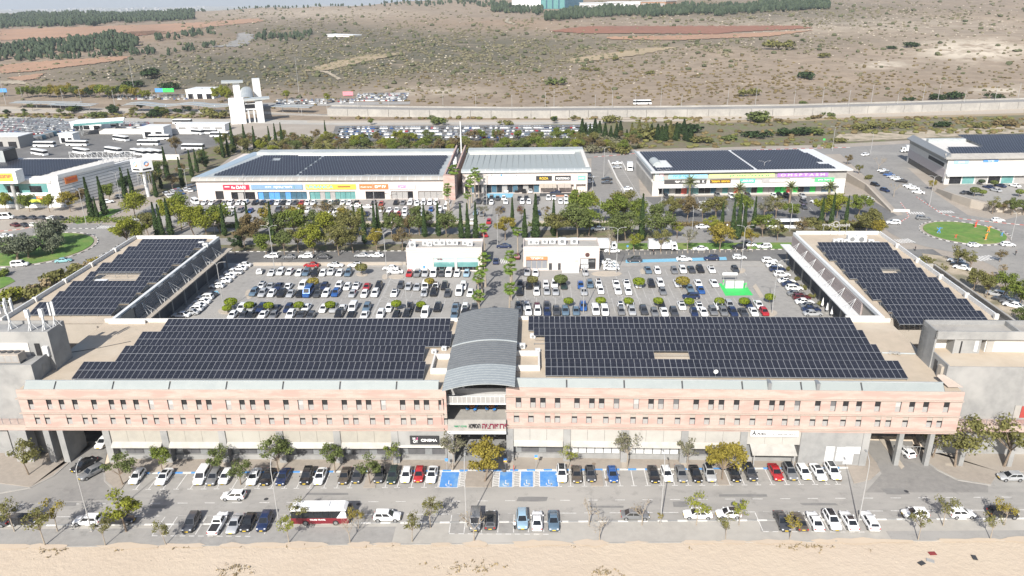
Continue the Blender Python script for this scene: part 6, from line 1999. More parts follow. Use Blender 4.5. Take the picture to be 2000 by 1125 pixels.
row([(1806, 532, 5.4, 'mid', 'olive'), (1832, 545, 5.4, 'thin', 'olive'), (1868, 520, 6.6, 'mid', 'olive'), (1893, 530, 6.4, 'mid', 'olive'), (1900, 570, 6.6, 'full', 'olive'), (1926, 582, 6.6, 'mid', 'olive'), (1958, 585, 7.4, 'full', 'bright'), (1990, 600, 7.4, 'full', 'bright'), (1995, 640, 6, 'full', 'green'),
  (1955, 545, 4.6, 'thin', 'dry'), (1952, 512, 4.2, 'mid', 'brown'), (1780, 516, 3, 'shrub', 'olive'), (1930, 560, 5, 'thin', 'dry')],
 'between the right wing and the side road', LOT, 'trees beside the right wing')
row([(1938, 418, 6.5, 'mid', 'olive'), (1960, 416, 5, 'mid', 'brown'), (1975, 420, 6.2, 'full', 'green'), (1998, 420, 6.2, 'full', 'green'), (1902, 384, 3.6, 'topiary', 'green'), (1918, 384, 2.6, 'topiary', 'bright'), (1940, 366, 2.8, 'topiary', 'green'), (1916, 362, 2.4, 'topiary', 'dark'),
  (1990, 385, 3, 'topiary', 'bright'), (1840, 352, 3.6, 'topiary', 'ochre'), (1820, 372, 4.6, 'mid', 'ochre'), (1715, 335, 7, 'bare', ''), (1677, 340, 4.5, 'mid', 'olive'), (1655, 322, 5, 'mid', 'brown'), (1745, 385, 6, 'bare', ''), (1696, 350, 2.4, 'shrub', 'olive')],
 'near the right edge hall', LOT, 'trees near the right edge hall')
row([(453, 605, 3.1, 'topiary', 'topiary'), (445, 613, 2.3, 'topiary', 'topiary'), (488, 608, 2.5, 'topiary', 'topiary'), (526, 609, 2.5, 'topiary', 'topiary'), (585, 608, 2.5, 'topiary', 'topiary'), (646, 608, 2.6, 'topiary', 'topiary'), (775, 606, 2.6, 'topiary', 'topiary'), (823, 606, 2.3, 'topiary', 'topiary'),
  (1110, 600, 2.5, 'topiary', 'topiary'), (1173, 600, 2.6, 'topiary', 'topiary'), (1227, 600, 2.5, 'topiary', 'topiary'), (1285, 600, 2.5, 'topiary', 'topiary'), (1345, 601, 2.5, 'topiary', 'topiary'), (1404, 600, 2.5, 'topiary', 'topiary'), (1452, 601, 2.6, 'topiary', 'topiary'), (1502, 593, 2.6, 'topiary', 'topiary')],
 'in the last parking row', LOT, 'clipped trees of the last parking row')
row([(613, 565, 3.2, 'topiary', 'ochre'), (839, 562, 2.7, 'topiary', 'ochre'), (707, 538, 3.4, 'topiary', 'olive'), (1040, 560, 3.0, 'topiary', 'olive'), (1095, 562, 3.6, 'topiary', 'green'), (1247, 565, 3.2, 'topiary', 'topiary'), (1332, 566, 3.6, 'topiary', 'ochre')],
 'among the inner parking rows', LOT, 'clipped trees among the parked cars')
# cypresses: foot and height
CY = [(440, 462, 11), (470, 484, 13), (489, 464, 12), (535, 477, 14), (695, 459, 10.5), (713, 477, 13), (734, 472, 12.5), (741, 469, 12), (830, 464, 11.5), (857, 462, 12), (901, 468, 12), (914, 468, 12), (930, 468, 12.5), (1001, 448, 11), (1025, 467, 10), (1046, 469, 15), (1081, 462, 12.5),
  (1252, 472, 15.5), (1409, 448, 9.5), (1429, 467, 13), (1440, 469, 15), (1452, 462, 11.5), (1471, 447, 11), (1600, 457, 12), (1620, 457, 13.5), (1650, 442, 10.5)]
for i, (x, y, h) in enumerate(CY):
 plant('cypress', G(x, y), h, None, 'dark slender cypress, %s from the left in the middle belt' % nth(i + 1), 'cypresses of the middle belt', (.82 if h < 13 else .74) * (1.35 if x in (1025, 1046) else 1))
CY2 = [(181, 426, 15.0), (191, 426, 8), (206, 421, 14.5), (248, 397, 14), (261, 389, 12), (306, 386, 10), (316, 370, 9), (328, 349, 14), (357, 365, 12.5), (376, 346, 12), (386, 338, 11), (402, 327, 10), (309, 464, 12), (318, 465, 11.5), (335, 462, 13), (437, 309, 13), (447, 306, 11), (457, 299, 15), (481, 296, 14), (499, 292, 12), (528, 288, 11), (540, 286, 12), (552, 284, 12), (636, 262, 8), (662, 300, 5)]
for i, (x, y, h) in enumerate(CY2):
 plant('cypress', G(x, y), h, None, 'dark cypress, %s in the scattered rows left of the long hall' % nth(i + 1), 'cypresses left of the long hall', .9)
# palms
FP = [(946.7, 499, 9), (940, 522, 9), (933, 538, 8.6), (936, 573, 8.6), (999, 495, 9.5), (997, 519, 9.5), (994, 557, 9.5), (945, 441, 8.5), (1011, 447, 8.5)]
for i, (x, y, h) in enumerate(FP):
 p = G(x, y, LOT + h)
 plant('fan', (p.x, p.y, LOT), h, None, 'tall fan palm, %s counted along the palm drive' % nth(i + 1), 'palms of the drive', 1.25)
FP2 = [(926, 331, 11), (920, 346, 10), (916, 356, 10), (912, 377, 8.5), (875, 362, 9.5), (872, 372, 9), (884, 327, 12.5), (934, 344, 9)]
for i, (x, y, h) in enumerate(FP2):
 p = G(x, y, LOT + h)
 plant('fan', (p.x, p.y, LOT), h, None, 'tall fan palm, %s in the cluster beside the pink fin walls' % nth(i + 1), 'palms beside the fin walls', 1.15)
for i, (x, y, h) in enumerate([(1349, 352, 7.2), (1445, 366, 6.6), (1546, 362, 6.8), (1622, 362, 6.6)]):
 p = G(x, y, LOT + h)
 plant('date', (p.x, p.y, LOT), h + 1.4, None, 'pale date palm, %s from the left before the grey hall' % nth(i + 1), 'date palms before the grey hall', 1.0)
# hedges
def hedge(label, x0, x1, y0, y1, h_, mat, n):
 P = np.stack([RNG.uniform(x0, x1, n), RNG.uniform(y0, y1, n), LOT + RNG.uniform(.1, h_, n) * (.8 + .3 * np.sin(RNG.uniform(x0, x1, n) * .7))], 1)
 o = nw('hedge', leafmesh('hedge', leafquads(P, .5, RNG, .5), MAT[mat]))
 tag(o, label, 'hedge')
hedge('long clipped hedge behind the left garden wall', -108, -22, 243.8, 246.2, 1.3, 'leaf_green', 3000)
hedge('short clipped hedge before the restaurant car park', -1, 34, 243.8, 246.2, 1.2, 'leaf_green', 1500)
hedge('brownish hedge before the grey hall car park', 48, 112, 243.0, 246, 1.3, 'leaf_brown', 2600)
hedge('olive green hedge by the right roundabout', 98, 118, 240, 243, 1.8, 'leaf_olive', 1200)
p = G(180, 430)
hedge('clipped hedge on the verge below the supermarket', p.x - 10, p.x + 14, p.y - 4, p.y + 3, .9, 'leaf_bright', 900)
# shrub and tree belt behind the halls: countable near ones, each its own
random.seed(11)
for nm_, y0_, y1_ in (('near', 296, 306), ('far', 276, 292)):
 for i in range(66):
  px = 430 + i * 12.4 + random.uniform(-6, 6)
  py = random.uniform(y0_, y1_) - (px - 430) * .006
  kd, mt = random.choice([('full', 'leaf_olive'), ('full', 'leaf_green'), ('full', 'leaf_bright'), ('mid', 'leaf_brown'), ('shrub', 'leaf_grey'), ('full', 'leaf_yellow'), ('shrub', 'leaf_olive')])
  plant(kd, G(px, py), random.uniform(5, 8.5) if kd != 'shrub' else random.uniform(3.5, 5.5), mt, '%s bushy tree, %s from the left in the %s row behind the halls' % (ADJ[mt], nth(i + 1), nm_), 'bushy trees behind the halls', 1.15)
for i in range(26):
 px = 1140 + i * 8.4 + random.uniform(-5, 5)
 py = 272 + random.uniform(-8, 6)
 plant('cypress', G(px, py), random.uniform(6, 10), random.choice(['leaf_cypress', 'leaf_dark', 'leaf_olive']), 'young conifer, %s from the left behind the service road' % nth(i + 1), 'young conifers behind the service road', 2.2)
for i, (px, py, h, mt) in enumerate([(1372, 278, 4, 'olive'), (1425, 274, 3.5, 'green'), (1480, 270, 4.5, 'dark'), (1550, 266, 5, 'dark'), (1585, 262, 5, 'green'), (1640, 278, 3, 'olive'), (1675, 254, 4, 'olive'), (1720, 252, 4, 'olive'), (1770, 250, 3.5, 'olive'), (1840, 248, 4, 'dark'), (1910, 250, 3.5, 'olive'), (1960, 246, 4, 'brown'),
          (1470, 236, 7, 'green'), (1520, 238, 2.5, 'brown'), (1620, 226, 2.5, 'green'), (1596, 232, 2.6, 'brown'), (1300, 262, 6, 'dark'), (1345, 258, 6, 'dark'), (1265, 270, 7, 'olive')]):
 plant('shrub', G(px, py), h, 'leaf_' + mt, '%s scrub clump, %s on the slope beyond the back road' % (ADJ.get('leaf_' + mt, 'dark'), nth(i + 1)), 'scrub clumps on the railway slope', 1.7)
for i in range(40):
 px, py = random.choice([(random.uniform(0, 460), random.uniform(222, 232)), (random.uniform(0, 460), random.uniform(214, 226)), (random.uniform(620, 1200), random.uniform(236, 244))])
 plant(random.choice(['full', 'mid', 'shrub']), G(px, py), random.uniform(3, 6), random.choice(['leaf_green', 'leaf_olive', 'leaf_dark', 'leaf_bright']), 'small verge tree beside the railway road', 'verge trees beside the railway', 1.3)
for i in range(24):
 px = 45 + i * 9.6 + random.uniform(-3, 3)
 plant('full', G(px, 192 + random.uniform(-2, 3)), random.uniform(8, 12), random.choice(['leaf_green', 'leaf_yellow', 'leaf_bright', 'leaf_dark', 'leaf_ochre']), 'tall roadside tree, %s from the left behind the left platforms' % nth(i + 1), 'roadside trees behind the platforms', 1.0)
for i, (px, py, h) in enumerate([(425, 200, 12), (437, 200, 13), (447, 201, 11), (560, 195, 8), (640, 202, 8), (280, 196, 8), (290, 194, 7)]):
 plant('full', G(px, py), h, 'leaf_yellow', 'tall yellow green tree, %s near the station tower' % nth(i + 1), 'trees near the station', .9)
# big bushes standing alone on the hill
for i, (px, py, w_, mt) in enumerate([(1090, 166, 46, 'green'), (1143, 138, 22, 'olive'), (1162, 138, 22, 'olive'), (1573, 154, 50, 'dark'), (1566, 204, 24, 'green'), (1464, 188, 48, 'olive'), (1607, 112, 32, 'olive'), (1232, 131, 18, 'olive'), (1272, 145, 24, 'olive'), (1520, 97, 60, 'olive'), (1565, 80, 16, 'green'), (1740, 96, 24, 'dark'),
          (1775, 92, 36, 'dark'), (1775, 198, 26, 'dark'), (1825, 196, 44, 'dark'), (1865, 194, 52, 'dark'), (1942, 192, 36, 'dark'), (300, 152, 60, 'dark'), (260, 172, 50, 'dark'), (330, 175, 50, 'dark'), (235, 100, 40, 'dark'), (1200, 118, 22, 'olive'), (1570, 50, 0, 'olive')]):
 p = T(px, py)
 if p is None or w_ == 0:
  continue
 d = (p - Vector((0, 0, CAMH))).dot(FW)
 sw = w_ / F * d / 3.0
 plant('shrub', p, 1.4 * sw * .72, 'leaf_' + mt, '%s bush standing alone on the dry hill, %s of its kind' % (ADJ.get('leaf_' + mt, 'dark'), nth(i + 1)), 'lone bushes on the hill', 1.42)
# ================================================================== vehicles (forward is +Y)
def loft(mb, st, mi=0):
 """stations (y, half width, z bottom, z top) -> closed body skin"""
 rings = []
 for y, w_, zb, zt in st:
  h = zt - zb
  P = [(w_ * .86, zb), (w_, zb + h * .22), (w_ * 1.0, zb + h * .62), (w_ * .965, zb + h * .86), (w_ * .82, zt), (0, zt + .025)]
  ring_ = [(x, y, z) for x, z in P] + [(-x, y, z) for x, z in P[-2::-1]]
  rings.append(ring_)
 n = len(rings[0])
 o = len(mb.v)
 for r in rings:
  mb.v += r
 for j in range(len(rings) - 1):
  for i in range(n - 1):
   mb.f.append((o + j * n + i, o + j * n + i + 1, o + (j + 1) * n + i + 1, o + (j + 1) * n + i)[::-1])
   mb.m.append(mi)
  mb.f.append((o + j * n + n - 1, o + j * n, o + (j + 1) * n, o + (j + 1) * n + n - 1)[::-1])
  mb.m.append(mi)
 mb.f.append(tuple(o + i for i in range(n))[::-1])
 mb.m.append(mi)
 k = o + (len(rings) - 1) * n
 mb.f.append(tuple(k + i for i in range(n)))
 mb.m.append(mi)
# L, half width, belt z, roof z, cabin (rear base, rear roof, front roof, front base), bonnet nose z, tail z
SPEC = {
 'hatchback': (4.05, .87, .93, 1.48, (-1.95, -1.62, .18, 1.0), .72, .95),
 'sedan': (4.65, .90, .92, 1.45, (-1.75, -.95, .30, 1.12), .70, .92),
 'crossover': (4.45, .92, 1.02, 1.66, (-2.12, -1.80, .28, 1.08), .85, 1.05),
 'estate': (4.7, .91, .95, 1.52, (-2.25, -1.9, .3, 1.1), .75, .98),
 'van': (4.75, .94, 1.08, 1.88, (-2.33, -2.2, .72, 1.45), .95, 1.1),
 'minibus': (5.6, 1.0, 1.25, 2.45, (-2.75, -2.66, 1.35, 2.05), 1.15, 1.3),
 'pickup': (5.25, .93, 1.02, 1.72, (-.55, -.35, .75, 1.42), .95, 1.0),
}
def lerp(a, b, t):
 return tuple(a[i] + (b[i] - a[i]) * t for i in range(3))
def carparts(typ):
 L, W, zb, zr, (c0, c1, c2, c3), zn, ztl = SPEC[typ]
 h = L / 2
 body = MB()
 gl = .24 if typ not in ('crossover', 'minibus', 'pickup', 'van') else .30
 loft(body, [(-h, W * .80, gl + .16, ztl - .22), (-h + .06, W * .90, gl + .05, ztl - .06), (-h + .35, W * .98, gl, ztl), (-h * .5, W, gl - .02, zb), (0, W, gl - .03, zb - .01), (c3 - .1, W * .995, gl - .02, zb - .03),
    (c3 + (h - c3) * .55, W * .97, gl, (zb + zn) / 2 + .04), (h - .22, W * .92, gl + .03, zn + .02), (h - .03, W * .78, gl + .12, zn - .14)], 0)
 bw, rw_ = W * .90, W * .70
 if typ in ('van', 'minibus'):
  rw_ = W * .84
 B = [(-bw, c0, zb - .02), (bw, c0, zb - .02), (bw, c3, zb - .05), (-bw, c3, zb - .05)]
 zt1 = zr - .07
 Tt = [(-rw_, c1, zt1), (rw_, c1, zt1), (rw_, c2, zt1 - .02), (-rw_, c2, zt1 - .02)]
 R2 = [(-rw_ * .86, c1 + .14, zr), (rw_ * .86, c1 + .14, zr), (rw_ * .86, c2 - .18, zr), (-rw_ * .86, c2 - .18, zr)]
 body.add(B + Tt, [(0, 1, 5, 4), (1, 2, 6, 5), (2, 3, 7, 6), (3, 0, 4, 7)], 0)
 body.add(Tt + R2, [(0, 1, 5, 4), (1, 2, 6, 5), (2, 3, 7, 6), (3, 0, 4, 7), (4, 5, 6, 7)], 0)
 if typ == 'pickup':
  body.add([(-W * .74, -h + .15, ztl + .05), (W * .74, -h + .15, ztl + .05), (W * .74, c0 - .05, ztl + .05), (-W * .74, c0 - .05, ztl + .05)], [(0, 1, 2, 3)], 1)
 # dark sill and arches
 wr = .32 if typ not in ('crossover', 'minibus', 'pickup') else .36
 wy = (h - .82, -h + .80)
 for y in wy:
  for s in (-1, 1):
   n = 10
   x = s * (W + .006)
   vs = [(x, y + (wr + .07) * cos(pi * k / n), wr + (wr + .07) * sin(pi * k / n)) for k in range(n + 1)]
   body.add(vs, [tuple(range(n + 1)) if s < 0 else tuple(range(n, -1, -1))], 1)
 def pane(a, b, c, d, i0, i1, j0, j1, off):
  P = []
  for (i, j) in ((i0, j0), (i1, j0), (i1, j1), (i0, j1)):
   P.append(Vector(lerp(lerp(a, b, i), lerp(d, c, i), j)))
  n = (P[1] - P[0]).cross(P[3] - P[0]).normalized()
  return [tuple(p + n * off) for p in P]
 wins = []
 wins.append(('windscreen', pane(B[2], B[3], Tt[3], Tt[2], .06, .94, .10, .96, .012)))
 wins.append(('rear_window', pane(B[0], B[1], Tt[1], Tt[0], .08, .92, .25 if typ != 'sedan' else .12, .93, .012)))
 for nm, (a, b, c, d) in (('side_window', (B[1], B[2], Tt[2], Tt[1])), ('side_window', (B[3], B[0], Tt[0], Tt[3]))):
  sp = ((.07, .47), (.51, .90)) if nm == 'side_window' else ()
  for i0, i1 in sp:
   wins.append((nm, pane(a, b, c, d, i0, i1, .16, .94, .012)))
 W_ = {}
 for k, (nm, q) in enumerate(wins):
  m = MB()
  m.add(q, [(0, 1, 2, 3)])
  W_.setdefault(nm, []).append(m)
 sun = MB().add([(x * .92, y, z + .008) for x, y, z in R2], [(0, 1, 2, 3)])
 wheel = MB()
 rim = MB()
 n = 14
 wheel.cyl((-.10, 0, 0), (.10, 0, 0), wr, wr, n)
 rim.cyl((.10, 0, 0), (.108, 0, 0), wr * .66, wr * .62, 10)
 rim.cyl((-.108, 0, 0), (-.10, 0, 0), wr * .62, wr * .66, 10)
 lights = {}
 for s in (-1, 1):
  lights.setdefault('headlight', []).append(MB().box(min(s * W * .50, s * W * .80), max(s * W * .50, s * W * .80), h - .22, h - .06, zn - .13, zn - .0))
  lights.setdefault('taillight', []).append(MB().box(min(s * W * .60, s * W * .88), max(s * W * .60, s * W * .88), -h - .01, -h + .14, ztl - .30, ztl - .10))
 plates = [MB().box(-.26, .26, h - .03, h + .015, .42, .54), MB().box(-.26, .26, -h - .015, -h + .02, .58, .70)]
 mirrors = [MB().box(min(s * W, s * (W + .17)), max(s * W, s * (W + .17)), c3 - .42, c3 - .26, zb - .02, zb + .13) for s in (-1, 1)]
 bumper = MB().box(-W * .72, W * .72, h - .05, h + .005, .26, .40)
 return dict(body=body, wins=W_, sun=sun, wheel=wheel, rim=rim, wr=wr, wy=wy, W=W, lights=lights, plates=plates, mirrors=mirrors, bumper=bumper, L=L)
CAR = {}
for t in SPEC:
 p = carparts(t)
 D = {'near': [], 'mid': []}
 bm = p['body'].mesh('body', [MAT['paint_white'], MAT['car_trim']])
 for pl_ in bm.polygons:
  pl_.use_smooth = pl_.material_index == 0
 try:
  bm.set_sharp_from_angle(angle=radians(38))
 except Exception:
  pass
 D['body'] = bm
 D['near_w'] = [(nm, m.mesh(nm, MAT['car_glass'])) for nm, ms in p['wins'].items() for m in ms]
 allw = MB()
 for ms in p['wins'].values():
  for m in ms:
   allw.add(m.v, m.f)
 D['mid_w'] = allw.mesh('window_glass', MAT['car_glass'])
 D['sun'] = p['sun'].mesh('glass_roof', MAT['car_glass'])
 D['tyre'] = p['wheel'].mesh('wheel', MAT['tyre'])
 D['rim'] = p['rim'].mesh('rim', MAT['rim'])
 wm = MB()
 wm.add(p['wheel'].v, p['wheel'].f, 0).add(p['rim'].v, p['rim'].f, 1)
 D['wheel'] = wm.mesh('wheel', [MAT['tyre'], MAT['rim']])
 D['wpos'] = [(s * (p['W'] - .085), y, p['wr']) for y in p['wy'] for s in (-1, 1)]
 D['lights'] = [(nm, m.mesh(nm, MAT['lamp_clear' if nm == 'headlight' else 'lamp_red'])) for nm, ms in p['lights'].items() for m in ms]
 D['plates'] = [m.mesh('number_plate', MAT['plate']) for m in p['plates']]
 D['mirrors'] = [m.mesh('mirror', MAT['car_trim']) for m in p['mirrors']]
 D['bumper'] = p['bumper'].mesh('grille', MAT['car_trim'])
 far = MB()
 far.add(p['body'].v, p['body'].f, 0)
 far.m = list(p['body'].m)
 far.m = [1 if k == 1 else 0 for k in far.m]
 o = len(far.f)
 far.add(allw.v, allw.f, 2)
 for wp in D['wpos']:
  far.add([(v[0] + wp[0], v[1] + wp[1], v[2] + wp[2]) for v in p['wheel'].v], p['wheel'].f, 1)
 D['far'] = far.mesh('car', [MAT['paint_white'], MAT['car_trim'], MAT['car_glass']])
 D['farmb'] = far
 CAR[t] = D
CW_ = dict(white='white', white_warm='cream white', black='black', dark_grey='dark grey', grey='grey', silver='silver', navy='navy blue', blue='blue', steel='steel blue', light_blue='light blue', red='red', maroon='dark red', green='dark green', brown='brown', teal='pale teal')
CODE = dict(w='white', c='white_warm', b='black', d='dark_grey', g='grey', s='silver', n='navy', B='blue', t='steel', l='light_blue', r='red', m='maroon', G='green', o='brown', T='teal')
TYP = dict(h='hatchback', s='sedan', x='crossover', e='estate', v='van', m='minibus', p='pickup')
def addcar(p, ang, typ, col, lod, label, group, glassroof=False):
 D = CAR[typ]
 pt = MAT['paint_' + col]
 if lod == 2:
  o = nw('car' if typ not in ('van', 'minibus', 'pickup') else typ, D['far'])
  setmat(o, 0, pt)
  o.location = p
  o.rotation_euler = (0, 0, ang)
  tag(o, label, 'car' if typ not in ('van', 'minibus', 'pickup') else typ, group)
  return o
 r = thing('car' if typ not in ('van', 'minibus', 'pickup') else typ, label, 'car' if typ not in ('van', 'minibus', 'pickup') else typ, p, ang, group)
 o = nw('body', D['body'], r)
 setmat(o, 0, pt)
 if lod == 0:
  for nm, me in D['near_w']:
   nw(nm, me, r)
  for me in D['mirrors']:
   q = nw('mirror', me, r)
   setmat(q, 0, pt)
  for nm, me in D['lights']:
   nw(nm, me, r)
  for me in D['plates']:
   nw('number_plate', me, r)
  nw('grille', D['bumper'], r)
  for wp in D['wpos']:
   q = nw('wheel', D['tyre'], r)
   q.location = wp
   nw('rim', D['rim'], q)
 else:
  nw('window_glass', D['mid_w'], r)
  for wp in D['wpos']:
   q = nw('wheel', D['wheel'], r)
   q.location = wp
 if glassroof:
  nw('glass_roof', D['sun'], r)
 return r
TOTAL = [0]
MASS = MB()
def carrow(lst, where, group, z=LOT, ang=pi, lod=1, dy=0.0):
 """entries: 'x,y,colour,type[,angle degrees]' ; colour upper-case G/B kept, '*' adds a glass roof"""
 items = []
 for s in lst.split():
  q = s.split(',')
  x, y = float(q[0]), float(q[1])
  g = q[2].endswith('*')
  c = CODE[q[2].rstrip('*')]
  t = TYP[q[3]] if len(q) > 3 else random.choice(['hatchback', 'hatchback', 'sedan', 'crossover'])
  a = radians(float(q[4])) if len(q) > 4 else ang
  items.append((x, y, c, t, a, g))
 items.sort()
 for i, (x, y, c, t, a, g) in enumerate(items):
  p = G(x, y, z)
  p.y += dy
  if lod == 3:
   D = CAR[t]['farmb']
   k = sorted(CW_).index(c)
   ca, sa = cos(a), sin(a)
   vs = [(p.x + v[0] * ca - v[1] * sa, p.y + v[0] * sa + v[1] * ca, p.z + v[2]) for v in D.v]
   b0 = len(MASS.v)
   MASS.v += vs
   MASS.f += [tuple(q + b0 for q in f) for f in D.f]
   MASS.m += [k if q == 0 else len(CW_) + q - 1 for q in D.m]
   continue
  nm = '%s%s %s, %s from the left %s' % ('dark-roofed ' if g else '', CW_[c], t, nth(i + 1), where)
  addcar(p, a + radians(random.uniform(-1.5, 1.5)), t, c, lod, nm, group, g)
  TOTAL[0] += 1
random.seed(5)
LK = radians(180 + 1)
# street in front: nose to the viewer
carrow('269,936,w,h 322,936,w*,s 396,935,w,v 419,936,g,e 442,936,w,h 497,936,w,s 524,936,b,s 554,936,n,s 600,935,b,x 626,935,w*,s 674,934,o,s 699,934,d,h 742,933,d,h 768,933,G,e 794,933,w,h 819,932,r,h 844,932,w*,s '
  '1097,931,w*,x 1126,931,o,s 1153,931,d*,h 1196,932,B,h 1276,931,b,s 1302,931,w,h 1330,930,g,s 1358,930,b,s 1385,930,s*,x 1433,929,b,s 1464,928,d*,x 1514,927,r,s 1542,927,g*,x 1569,927,w,h 1597,927,w*,s 1625,926,w*,x',
  'in the bays before the pink facade', 'cars in the bays before the facade', .05, LK, 0)
carrow('375,1026,d,x 427,1028,w,p,0 460,1028,s,s 486,1026,b,h 518,1024,n,x', 'in the lower left bays', 'cars in the lower left bays', .05, LK, 0)
carrow('929,1022,g,v 958,1022,d*,x,0 1020,1020,l,x 1049,1022,w,s,0 1081,1022,t,s', 'in the lower middle bays', 'cars in the lower middle bays', .05, LK, 0)
carrow('1527,1023,d,s 1560,1023,o,s,0 1591,1023,w,s,0 1624,1022,w*,x 1657,1022,w*,s,0 1697,1022,w,e,0', 'in the lower right bays', 'cars in the lower right bays', .05, LK, 0)
carrow('50,1022,b,x,-90 173,1022,w,x,90 236,1020,b,s,-90 757,1014,w,x,-90 1240,1011,g,s,-90 1362,1009,w,s,90 1422,1008,w*,h,90 1786,1008,w,h,90 1877,1008,w,h,-90 1957,1008,b,x,-90 -8,1024,d,s,90', 'parked parallel along the lower kerb', 'cars parked along the lower kerb', .03, 0, 0)
carrow('457,973,w,h,90', 'driving along the street', None, .03, 0, 0)
carrow('165,912,b,s,153 181,927,g,e,150 203,868,w,h,178', 'in the left driveway', 'cars in the left driveway', .04, 0, 0)
carrow('1767,886,w,h,12', 'in the right driveway', None, .04, 0, 0)
carrow('1972,936,s,h,90', 'at the right edge bay', None, .04, 0, 0)
# courtyard car park
CG = 'cars in the courtyard car park'
carrow('609,521,r,s,90 656,521,w*,s,-90 693,521,w*,h,90 1239,511,d,x,90 1336,509,w,s,-90 1389,508,n,x,90 1444,506,w,h,-90', 'along the north wall of the courtyard', CG)
carrow('508,533,w,h,10 532,536,w*,s 549,535,w,x 566,535,w,h 585,537,w,h 599.5,536,t,x 616.5,537,b,x 631.5,537,w,h 647.5,535,w*,x 664,537,w,h 681,537,t,x', 'of the first courtyard row at left', CG)
carrow('763,527,w,s,90 772,534,w,s,90 800,538,r,h 815,538,g,x 831,538,s,x 847,538,w,v 863,538,d,h 877,538,w,v 893,538,w,h 911.5,538,l,h', 'before the left pavilion', CG)
carrow('1030,535,s,p 1046,537,w,h 1143,536,s,h 1190,515,w,s,-90 1194,521,w,s,-90 1194,527,w,s,-90', 'before and beside the right pavilion', CG)
carrow('1265,531,t,s 1283.5,532,w,h 1316.5,532,g,h 1333,531,w,x 1350,530,d,s 1367,530,b,x 1389,530,w*,s 1435.5,530,d,h', 'of the first courtyard row at right', CG)
carrow('511.5,562,w* 529,563,s,s 545,563,n,s 563,564,w,s 593,562,w,v 634,563,n 663,562,w 679,564,w,h 696.5,562,w* 717,564,r,s 740,563,b,x 783,561,d 798,564,s 815,564,s,s 831,564,w,v 851,563,w* 868.5,563,b 905,563,w,x 937,561,d',
  'in the second row left of the palm drive', CG)
carrow('497,575,t,x 514,577,s 531.5,577,w,h 551,577,b,x 569,577,s 587.5,577,b,s 603,576,B,m 621,577,d,s 638,577,w,x 656.5,576,B,x 689,578,s,h 712.5,578,w 733,577,w,x 771,576,w*,s 829,576,s,h 847.5,575,b,x 874.5,577,d,h 897,574,w,v 918.7,577,w,h 937,574,d',
  'in the third row left of the palm drive', CG)
carrow('473,606,w,x 492,607,s,x 511,606,n,x 539,607,d,s 564,607,n,x 598.7,605,w,s 632.5,607,w,h 653,607,s 669,607,w,s 690,605,w,v 717,605,t,x 760,606,w,h 800,605,b,x 820,605,b,x 855,605,b,x 890,605,t,p 908.5,605,w,h 927.5,604,d',
  'in the fourth row left of the palm drive', CG)
carrow('455,620,w,h 476,621,d 490,621,b 515,619,w,s 535,620,g,h 568.5,619,w 589,619,d 608,621,d,h 663,618,b,x 686,620,b,s 712.5,620,w,s 744,618,w,x 774,620,b,h 795,618,b,x 831,616,w,v 888,618,t,s 908,616,b,x',
  'in the last row left of the palm drive', CG)
carrow('1016,561,b,x 1033,562,b 1049,561,d 1066,560,w,h 1083,559,w,x 1101,561,G,s 1134,561,B,h 1152,559,t,x 1169,559,w*,x 1203,559,w,p 1223.5,557,w*,s 1246,559,w,h 1271.5,558,b,x 1289,557,w,x 1323,557,w,s 1363,557,w,s 1394,557,w,s',
  'in the second row right of the palm drive', CG)
carrow('1015,574,b,x 1048,574,w,h 1068,573,s,h 1085,573,s,s 1140,573,s,s 1173,571,w,h 1206.7,571,w,s 1226.7,572,w,s 1294,573,g,h 1346.7,567,t,s 1368,570,B,s', 'in the third row right of the palm drive', CG)
carrow('1349,583,n,x,90', 'driving between the right courtyard rows', None)
carrow('1012,604,d,x 1029,603,s,x 1049,605,m,h 1068,603,d,x 1139,603,B,x 1212,603,w* 1231,601,w 1291,600,b,x 1331,601,w*,s 1365,602,w*,s 1403,602,w,x 1424,600,s,x 1460,598,n,x 1481,599,w,s', 'in the fourth row right of the palm drive', CG)
carrow('1013,613,d 1032,612,w,h 1050,612,w,x 1068.5,612,n 1087,612,d,x 1104,612,t 1125,612,t,h 1163,611,w,v 1181,612,w,v 1213,612,g,h 1234,612,s 1257,611,d,x 1278,614,g,h 1296.5,613,w,s 1316,614,d 1355,614,n 1373,613,w,s 1392,612,g,x 1412,613,g,x 1431,614,n 1451,614,d,s 1471,613,w,s 1492,613,r,h',
  'in the last row right of the palm drive', CG)
carrow('1502.7,513,w,x,-90 1512,522,w,s,-90 1518,530,n,x,-90 1527,540,w,x,-90 1536,552,w*,s,-90 1543,559,n,s,-90 1551,567,w,x,-90 1555,577,g,s,-90 1565,585,m,x,-90 1571,593,w,s,-90 1581,601,g,s,-90 1584,608,n,s,-90 1587,616,s,s,-90', 'along the right wing', CG)
carrow('476,521,w,s,90 466.7,528,w,s,90 456,536,w,p,90 444,544,w,s,90 436,552,w,s,90 424,562,w,h,90 408,579,d,s,90 401,585,w,x,90 394,593,w,s,90 386,601,w,s,90 380,608,w,x,90 372,614,s,s,90 354,619,w,s,90', 'along the left wing', CG)
